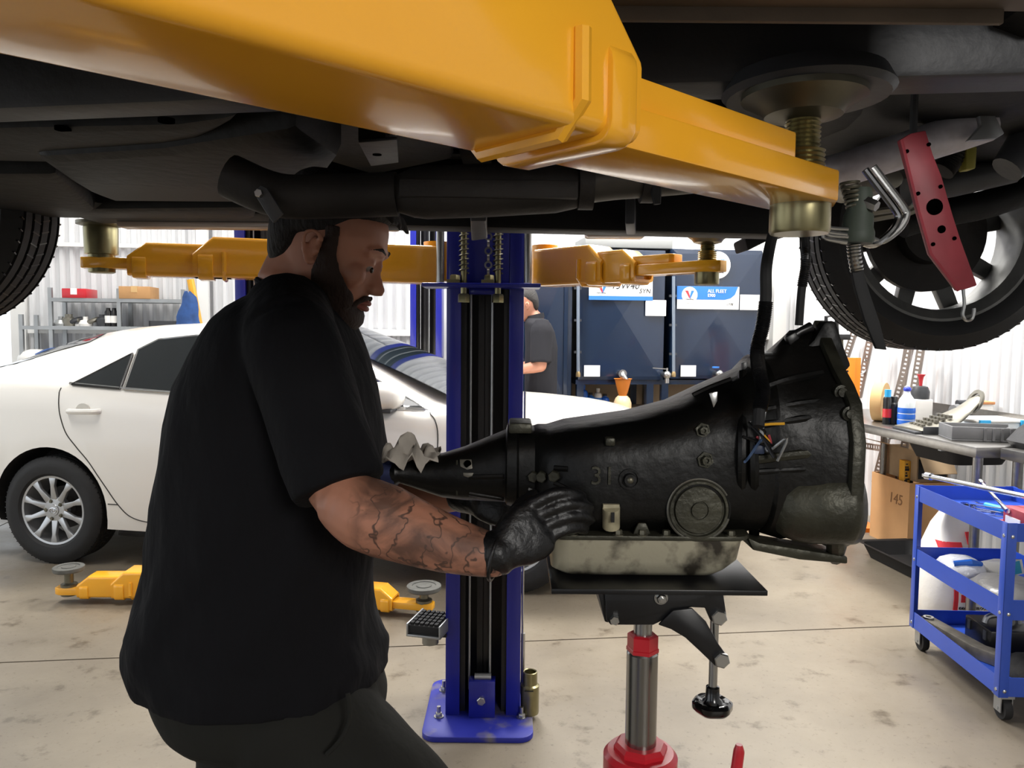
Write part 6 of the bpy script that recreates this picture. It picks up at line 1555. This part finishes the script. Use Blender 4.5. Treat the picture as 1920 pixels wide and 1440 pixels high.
# orange stand with black handle
o = at(1598, 745, 5.6); M_OST = mat('deep_orange_paint', '#f08418', .4)
t = Thing('orange_stand', 'orange steel upright with two bolt holes behind the bell housing', 'stand', (o.x, 5.6, 0))
a, b = at(1583, 745, 5.6), at(1615, 671, 5.6)
m = MB(); m.mm((a.x, 5.58, 0), ((a.x+b.x)/2+.008, 5.66, b.z)); up_ = t.part('upright', m, M_OST, bevel=.003)
m = MB(); m.mm(((a.x+b.x)/2+.012, 5.60, 0), (b.x, 5.66, b.z)); t.part('upright', m, M_OST, bevel=.003)
for py in (678, 696):
    m = MB(); m.lathe([(.008, -.002), (.008, .001)], at(1589, py, 5.58), (0, -1, 0), 14); t.part('bolt_hole', m, M_BLACKP, up_)
m = MB(); m.mm((a.x-.12, 5.45, 0), (b.x+.12, 5.8, .03)); t.part('foot', m, M_OST)
m = MB(); q0, q1 = at(1560, 658, 5.62), at(1574, 636, 5.62); m.mm((q0.x, 5.6, q0.z), (q1.x, 5.66, q1.z)); t.part('orange_sleeve', m, M_OST)
m = MB(); q = at(1579, 672, 5.62); q1 = at(1578, 636, 5.62); m.cyl(q, q1, .012, n=12); q2 = at(1567, 664, 5.62); m.cyl((q2.x, q2.y, a.z), q2 + V((0, 0, .1)), .01, n=10); t.part('rod', m, M_DARKZ)
m = MB(); q0, q1 = at(1546, 637, 5.62), at(1590, 627, 5.62); m.mm((q0.x, 5.57, q0.z), (q1.x, 5.67, q1.z)); t.part('black_head', m, M_BLACKP, bevel=.004)
m = MB(); m.tube([at(1549, 630, 5.62), at(1549, 594, 5.62), at(1568, 590, 5.62), at(1570, 630, 5.62)], .014, 10); t.part('black_handle', m, M_BLACKP)
m = MB(); m.tube(smooth_path([at(1622, 660, 5.75), at(1624, 690, 5.75), at(1618, 700, 5.75), at(1610, 702, 5.75)], 5), .006, 8); t.part('cable', m, M_GALV)

# ================================================================== UNDER AND AROUND THE BENCH
def carton2(name, label, T, w, d, h, th=.006, flaps=(), mt=M_CARD, open_=True):
    t = Thing(name, label, 'box', T @ V((0, 0, 0)))
    for nm_, a0, a1 in (('panel', (-w/2, -d/2, 0), (-w/2+th, d/2, h)), ('panel', (w/2-th, -d/2, 0), (w/2, d/2, h)), ('panel', (-w/2+th, -d/2, 0), (w/2-th, -d/2+th, h)), ('panel', (-w/2+th, d/2-th, 0), (w/2-th, d/2, h)), ('bottom', (-w/2+th, -d/2+th, 0), (w/2-th, d/2-th, th))):
        m = MB(T); m.mm(a0, a1); t.part(nm_, m, mt)
    for side, ang, ln in flaps:
        m = MB(T); x = {'l': V((-1, 0, 0)), 'r': V((1, 0, 0)), 'n': V((0, -1, 0)), 'f': V((0, 1, 0))}[side]
        o = V((x.x*w/2, x.y*d/2, h)); e = o + (x*math.cos(ang) + UP*math.sin(ang))*ln; s = V((x.y, -x.x, 0))*((d if side in 'lr' else w)/2)
        m.prism([o-s, o+s, e+s, e-s], UP*.004); t.part('flap', m, mt)
    return t
BT = ROOM @ Matrix.Translation((3.55, 4.9, 0))
TB = Matrix.Translation(V((2.585, 4.96, 0)) + RX*.155 + RY*.21) @ ROOM
t = carton2('cardboard_box', 'large open cardboard box with a hand-written number on the floor under the bench', TB, .31, .42, .455, mt=mat('warm_cardboard', '#c89a6a', .85, var=.06, scale=6))
text_part(t, 'hand_lettering', '145', .1, facing(V((2.5835, 4.96, .32)) + RY*.14, -RY, UP), mat('pencil_marks', '#8a6443', .8), ext=.0008, italic=.1)
# tub and open box on the under-shelf of the first bench
TB2 = Matrix.Translation(V((2.585, 4.96, .457)) + RX*.17 + RY*.19) @ ROOM
t = carton2('cardboard_box', 'open cardboard box with splayed flaps stacked on the larger box under the bench', TB2, .22, .34, .20, flaps=(('l', .25, .2), ('n', -1.0, .16)), mt=M_CARD2)
m = MB(); m.mm((-.1, -.174, .02), (.1, -.1695, .15)); m.v = [TB2 @ p for p in m.v]; t.part('dark_print', m, M_INK)
m = MB(); TT = ROOM @ Matrix.Translation((2.91, 3.83, .742)); m.T = TT
m.loft([arc_ring(-.15, .15, -.17, .17, 0, .05), arc_ring(-.19, .19, -.21, .21, .095, .06), arc_ring(-.205, .205, -.225, .225, .1, .06), arc_ring(-.18, .18, -.2, .2, .095, .06), arc_ring(-.14, .14, -.16, .16, .012, .05)])
single('wash_tub', m, M_BLACKR, 'black plastic wash tub slung on rails right under the bench top', 'tub', sharp=40)
c = V((2.612, 5.1, 0)); t = Thing('printed_carton', 'narrow yellow and black printed carton standing in the large cardboard box', 'box', (c.x, 5.1, .008))
m = MB(); m.mm((c.x-.02, 5.05, .008), (c.x+.022, 5.12, .585)); b_ = t.part('box_body', m, M_YEL, bevel=.003)
rnd = random.Random(5)
for k in range(9):
    z = .40 + .02*k; m = MB(); x0_ = c.x-.02+.002 + rnd.uniform(0, .01); m.mm((x0_, 5.0485, z), (x0_ + rnd.uniform(.012, .028), 5.051, z + rnd.uniform(.008, .02))); t.part('black_print', m, M_INK, b_)
m = MB(); m.mm((c.x+.024, 5.05, .008), (c.x+.042, 5.12, .61)); t2 = single('black_carton', m, M_BLACKP, 'thin black carton right beside the yellow printed one', 'box', bevel=.003)
# drip tray on the floor
t = Thing('drip_tray', 'black plastic drip tray on the floor beside the blue trolley', 'tray', (2.40, 4.62, 0))
TT = Matrix.Translation((2.41, 4.57, 0)) @ Matrix.Rotation(math.radians(7), 4, 'Z'); m = MB(TT)
m.loft([arc_ring(-.09, .2, -.2, .3, 0.002, .04), arc_ring(-.12, .24, -.25, .35, .085, .05), arc_ring(-.145, .265, -.275, .375, .09, .05), arc_ring(-.145, .265, -.275, .375, .082, .05)][:3] + [arc_ring(-.115, .235, -.245, .345, .086, .05), arc_ring(-.085, .195, -.195, .295, .008, .04)])
t.part('tray_body', m, M_BLACKR, sharp=35)
# absorbent bag behind the trolley
c = V((2.195, 3.80, 0)); t = Thing('absorbent_bag', 'open white bag with red and green print standing behind the trolley', 'bag', c)
m = MB(); rg = []
for z, a, b, k in ((0, .12, .1, .02), (.02, .14, .13, .03), (.15, .148, .14, .03), (.28, .14, .13, .05), (.36, .12, .11, .10), (.42, .10, .08, .18), (.48, .085, .05, .26), (.54, .05, .03, .32)):
    rg.append(oval(c + V((0, 0, z)), a, b, V((1, 0, 0)), V((0, 1, 0)), 36, 2.8, lambda q: k*.6*math.sin(4*q+z*9)))
m.loft(rg); b_ = t.part('bag_body', m, mat('woven_white_plastic', '#eeebe4', .5, bump=.3, bscale=18), sharp=60)
def onbag(name, z0, z1, x0, x1, mt, off=.004):
    m = MB(); g = []
    for i in range(7):
        z = z0 + (z1-z0)*i/6; row = []
        a = interp([(0, .12), (.02, .14), (.15, .148), (.28, .14), (.36, .12), (.42, .10), (.48, .085)], z); b = interp([(0, .1), (.02, .13), (.15, .14), (.28, .13), (.36, .11), (.42, .08), (.48, .05)], z)
        for j in range(9):
            x = x0 + (x1-x0)*j/8; k = min(.995, abs(x)/a); row.append(c + V((x, -b*(1-k**2.8)**(1/2.8)*1.03 - off, z)))
        g.append(row)
    m.shell(g, (0, .004, 0)); return t.part(name, m, mt, b_, sharp=60)
onbag('red_panel', .03, .26, -.05, .125, M_REDP); onbag('white_panel', .06, .2, -.03, .12, M_PAPER, .006); onbag('red_band', .13, .168, -.02, .112, M_REDP, .008)
onbag('green_panel', .31, .37, -.11, .01, M_GREEN, .008); onbag('red_panel', .365, .41, -.10, .0, M_REDP, .008); onbag('red_panel', .40, .455, .03, .075, M_REDP, .008)
for zz, s, tx, mt in ((.149, .028, 'VALUE 20', M_WHITE), (.19, .02, 'ABSORBENT', M_INK), (.1, .017, 'IDEAL FOR FLOORS', M_INK), (.08, .017, 'CLEANING SPILLS', M_INK)):
    text_part(t, 'lettering', tx, s, facing(c + V((.045, -.149, zz)), (1, 0, 0), UP), mt, b_, ext=.002)

# ================================================================== BLUE TROLLEY
TR = Matrix.Translation((1.79, 2.745, 0)) @ Matrix.Rotation(math.radians(-2.5), 4, 'Z'); TL, TW = .70, .43
t = Thing('tool_trolley', 'blue three-tier steel trolley with tools on its trays', 'trolley', TR @ V((TW/2, TL/2, 0)))
M_TB = mat('trolley_blue', '#2b4fb6', .38, var=.05, scale=4, coat=.2)
for x, y in ((0, 0), (TW, 0), (0, TL), (TW, TL)):
    sx, sy = (1 if x == 0 else -1), (1 if y == 0 else -1); m = MB(TR)
    m.mm((x, y, .095), (x+sx*.035, y+sy*.003, .744)); m.mm((x, y, .095), (x+sx*.003, y+sy*.035, .744)); t.part('corner_post', m, M_TB, bevel=.001)
    m = MB(TR); cx, cy = x+sx*.04, y+sy*.04
    m.mm((cx-.025, cy-.03, .085), (cx+.025, cy+.03, .095)); m.mm((cx-.022, cy-.025, .03), (cx-.018, cy+.02, .09)); m.mm((cx+.018, cy-.025, .03), (cx+.022, cy+.02, .09)); m.cyl((cx-.024, cy-.005, .042), (cx+.024, cy-.005, .042), .006, n=10); k = t.part('caster_fork', m, M_GALV)
    m = MB(TR); m.lathe([(.02, -.013), (.04, -.014), (.042, -.01), (.042, .01), (.04, .014), (.02, .013)], (cx, cy-.005, .042), (1, 0, 0), 28); t.part('caster_wheel', m, M_BLACKR, k)
for zt, zb, in ((.742, .675), (.460, .385), (.170, .098)):
    m = MB(TR); m.mm((.004, .004, zb), (TW-.004, TL-.004, zb+.006)); tray = t.part('tray', m, M_TB)
    for a0, a1 in (((.003, .003, zb), (.006, TL-.003, zt)), ((TW-.006, .003, zb), (TW-.003, TL-.003, zt)), ((.006, .003, zb), (TW-.006, .006, zt)), ((.006, TL-.006, zb), (TW-.006, TL-.003, zt))):
        m = MB(TR); m.mm(a0, a1); t.part('tray_rim', m, M_TB, tray)
    for x, y, ax in ((0, .02, (-1, 0, 0)), (0, TL-.02, (-1, 0, 0)), (.02, 0, (0, -1, 0)), (TW-.02, 0, (0, -1, 0))):
        m = MB(TR); m.lathe([(.007, 0), (.0065, .002), (.003, .004), (0, .0045)], (x, y, (zt+zb)/2 - .015), ax, 12); t.part('screw_head', m, M_STEEL, tray)
def tp(x, y, z): return TR @ V((x, y, z))
def bar(a, b, r, label, tips=True, mt=M_CHROME, name='breaker_bar', cat='tool'):
    a, b = V(a), V(b); d = (b-a).normalized(); t_ = Thing(name, label, cat, (a+b)/2 - UP*0)
    m = MB(); m.cyl(a, b, r, n=14); k = t_.part('shaft', m, mt)
    if tips: m = MB(); m.cyl(a - d*.002, a + d*.03, r*1.5, n=14); m.box(a - d*.012, (r*1.3,)*3, d.to_track_quat('Z', 'Y').to_matrix()); t_.part('drive_end', m, mt, k)
    m = MB(); m.cyl(b - d*.05, b, r*1.35, n=14); t_.part('grip', m, mt, k); return t_
a = at(1737, 892, 3.35); b = at(1990, 945, 2.72); bar(a, b, .0105, 'long steel breaker bar resting across the top of the trolley')
a = at(1839, 903, 3.2); b = at(1889, 958, 2.86); bar(a, b, .007, 'chrome extension bar with knurled collars leaning under the breaker bar', name='extension_bar')
def wrench(a, b, label, w=.009, open_=True):
    a, b = V(a), V(b); d = (b-a).normalized(); s = d.cross(UP).normalized(); t_ = Thing('wrench', label, 'tool', (a+b)/2, 'wrenches in the top trolley tray')
    m = MB(); m.beam(a, b, w, .005); k = t_.part('shank', m, M_CHROME, bevel=.001)
    m = MB(); m.prism([a + s*w*1.1 + d*.012, a + s*w*1.2 - d*.012, a + s*w*.45 - d*.016, a + s*w*.4 - d*.002, a - s*w*.4 - d*.002, a - s*w*.45 - d*.016, a - s*w*1.2 - d*.012, a - s*w*1.1 + d*.012], UP*.007); t_.part('open_jaw', m, M_CHROME, k)
    m = MB(); m.ring([(w*1.15, -.004), (w*1.15, .004), (w*.7, .004), (w*.7, -.004)], b + d*.008, UP, 20); t_.part('ring_end', m, M_CHROME, k)
zt_ = .684
for i, (x0_, y0_, x1_, y1_, dz, lab) in enumerate(((.05, .52, .13, .33, .022, 'chrome wrench nearest the far left corner of the top trolley tray'), (.09, .55, .17, .33, .022, 'second chrome wrench from the left in the top trolley tray'), (.13, .53, .22, .36, .03, 'third chrome wrench from the left in the top trolley tray'), (.19, .56, .27, .30, .03, 'long chrome wrench lying crosswise behind the others in the trolley tray'), (.1, .36, .2, .16, .028, 'chrome wrench near the front edge of the top trolley tray'), (.04, .34, .09, .16, .02, 'short chrome wrench against the left rim of the top trolley tray'))):
    wrench(tp(x0_, y0_, zt_+dz-.018), tp(x1_, y1_, zt_+dz), lab)
for i, (x, y, r, h, lab) in enumerate(((.07, .42, .016, .035, 'larger chrome socket among the wrenches'), (.115, .44, .013, .03, 'smaller chrome socket among the wrenches'), (.15, .25, .015, .05, 'deep chrome socket near the red box'))):
    m = MB(); m.lathe([(r, 0), (r, h), (r*.75, h), (r*.75, h*.5), (0, h*.5)], tp(x, y, .682), UP, 18); single('socket', m, M_CHROME, lab, 'socket', 'sockets in the top trolley tray')
m = MB(); m.tube([tp(.2, .5, .70), tp(.24, .36, .70)], [.012, .016], 10); o = Thing('screwdriver', 'blue-handled screwdriver in the top trolley tray', 'tool', tp(.22, .4, .69)); o.part('handle', m, M_CYAN)
m = MB(); m.cyl(tp(.24, .36, .70), tp(.28, .22, .695), .004, n=8); o.part('blade', m, M_STEEL)
c0 = tp(.10, .03, .70); t3 = Thing('red_tool_box', 'dark red box with a white label at the near end of the top trolley tray', 'box', c0)
m = MB(TR); m.mm((.075, .03, .71), (.30, .16, .775)); b_ = t3.part('box_body', m, M_RED2, bevel=.003)
m = MB(TR); m.mm((.072, .05, .716), (.0755, .14, .742)); m.mm((.1, .0285, .714), (.29, .0305, .74)); t3.part('white_label', m, M_PAPER, b_)
text_part(t3, 'lettering', 'TA', .022, TR @ facing((.14, .028, .727), (1, 0, 0), UP), M_INK, b_, ext=.0006)
for y in (.025, .165):
    m = MB(TR); m.mm((.07, y-.012, .684), (.10, y+.012, .716)); t3.part('orange_foot', m, mat('orange_red_plastic', '#e0502a', .5), bevel=.003)
# middle tray
zm = .392
c = tp(.11, .5, zm); t4 = Thing('parts_bag', 'white and blue plastic bag of parts on the middle trolley tray', 'bag', c)
m = MB(); m.loft([oval(c + V((0, 0, z)), a, b, V((1, 0, 0)), V((0, 1, 0)), 24, 2.4, lambda q: .06*math.sin(5*q+z*60)) for z, a, b in ((0, .08, .1), (.03, .09, .11), (.06, .075, .09), (.08, .05, .05), (.085, .02, .02))]); b_ = t4.part('bag_body', m, mat('white_film', '#e2e4ea', .25, bump=.5, bscale=30), sharp=70)
m = MB(); m.tube([c + V((-.06, -.05, .068)), c + V((0, -.07, .078)), c + V((.05, -.06, .07))], [.012, .016, .01], 8); t4.part('blue_print', m, M_BLUEPL, b_)
TT = TR @ Matrix.Translation((.27, .46, zm)) @ Matrix.Rotation(.5, 4, 'Z') @ Matrix.Rotation(-.25, 4, 'X'); m = MB(TT); m.mm((-.05, -.06, .02), (.05, .06, .08)); t5 = Thing('filter_box', 'turquoise and white carton tilted on the middle trolley tray', 'box', tp(.27, .46, zm)); b_ = t5.part('box_body', m, mat('off_white_carton', '#d8d6cf', .7), bevel=.002)
m = MB(TT); m.mm((-.0515, -.0615, .025), (.03, -.0595, .076)); t5.part('turquoise_panel', m, mat('turquoise_print', '#2d93b5', .6), b_)
c = tp(.17, .22, zm); t6 = Thing('grey_film_bundle', 'grey plastic film bundle near the front of the middle trolley tray', 'bundle', c)
m = MB(); m.loft([oval(c + V((0, 0, z)), a, b, V((1, 0, 0)), V((0, 1, 0)), 28, 2.2, lambda q: .05*math.sin(6*q+z*40)) for z, a, b in ((0, .13, .17), (.03, .135, .175), (.06, .11, .14), (.075, .06, .08), (.08, .02, .02))]); t6.part('film', m, mat('grey_film', '#85837f', .3, bump=.4, bscale=25), sharp=70)
c = tp(.36, .3, zm); m = MB()
for k in range(4): m.tube(smooth_path([c + V((-.03, .1-.05*k, .02)), c + V((.0, .06-.04*k, .06+.01*k)), c + V((.03, -.02-.03*k, .03))], 5), .006, 8)
single('hose_bundle', m, M_BLACKR, 'tangle of black hoses on the middle trolley tray', 'hoses')
# bottom tray
zb_ = .105
m = MB(TR); m.prism([(.02, .66, zb_), (.08, .67, zb_), (.14, .34, zb_), (.19, .28, zb_), (.2, .22, zb_), (.13, .24, zb_), (.08, .33, zb_)], (0, 0, .05)); t7 = Thing('steel_bracket', 'long grey steel mounting bracket on the bottom trolley tray', 'car part', tp(.1, .45, zb_)); b_ = t7.part('arm', m, mat('scuffed_steel', '#7b766c', .5, .6, var=.3, scale=20), bevel=.004)
for x, y in ((.05, .63), (.165, .255)):
    m = MB(TR); m.ring([(.022, 0), (.022, .008), (.012, .008), (.012, 0)], (x, y, zb_+.05), UP, 20); t7.part('bush_eye', m, M_STEEL, b_)
t8 = Thing('black_tool_box', 'small black tool box with a grey handle on the bottom trolley tray', 'toolbox', tp(.25, .5, zb_))
m = MB(TR); m.mm((.17, .36, zb_), (.37, .56, zb_+.1)); b_ = t8.part('box_body', m, M_BLACKP, bevel=.008)
m = MB(TR); m.tube(smooth_path([(.2, .46, zb_+.1), (.22, .46, zb_+.13), (.32, .46, zb_+.13), (.34, .46, zb_+.1)], 4), .012, 10); t8.part('handle', m, M_GALV, b_)
for y in (.40, .52):
    m = MB(TR); m.mm((.165, y-.01, zb_+.05), (.17, y+.01, zb_+.09)); t8.part('latch', m, M_DGREY, b_)
c = tp(.25, .2, zb_); m = MB(TR); m.loft([oval(V((.26, .17, zb_+z)), a, b, V((1, 0, 0)), V((0, 1, 0)), 24, 2.4, lambda q: .07*math.sin(5*q+z*50)) for z, a, b in ((0, .13, .13), (.03, .13, .14), (.06, .09, .09), (.075, .03, .03))])
single('oily_rags', m, mat('oily_black_cloth', '#242321', .8, var=.4, scale=20, bump=.5, bscale=30), 'heap of oily dark rags at the front of the bottom trolley tray', 'rags', sharp=70)
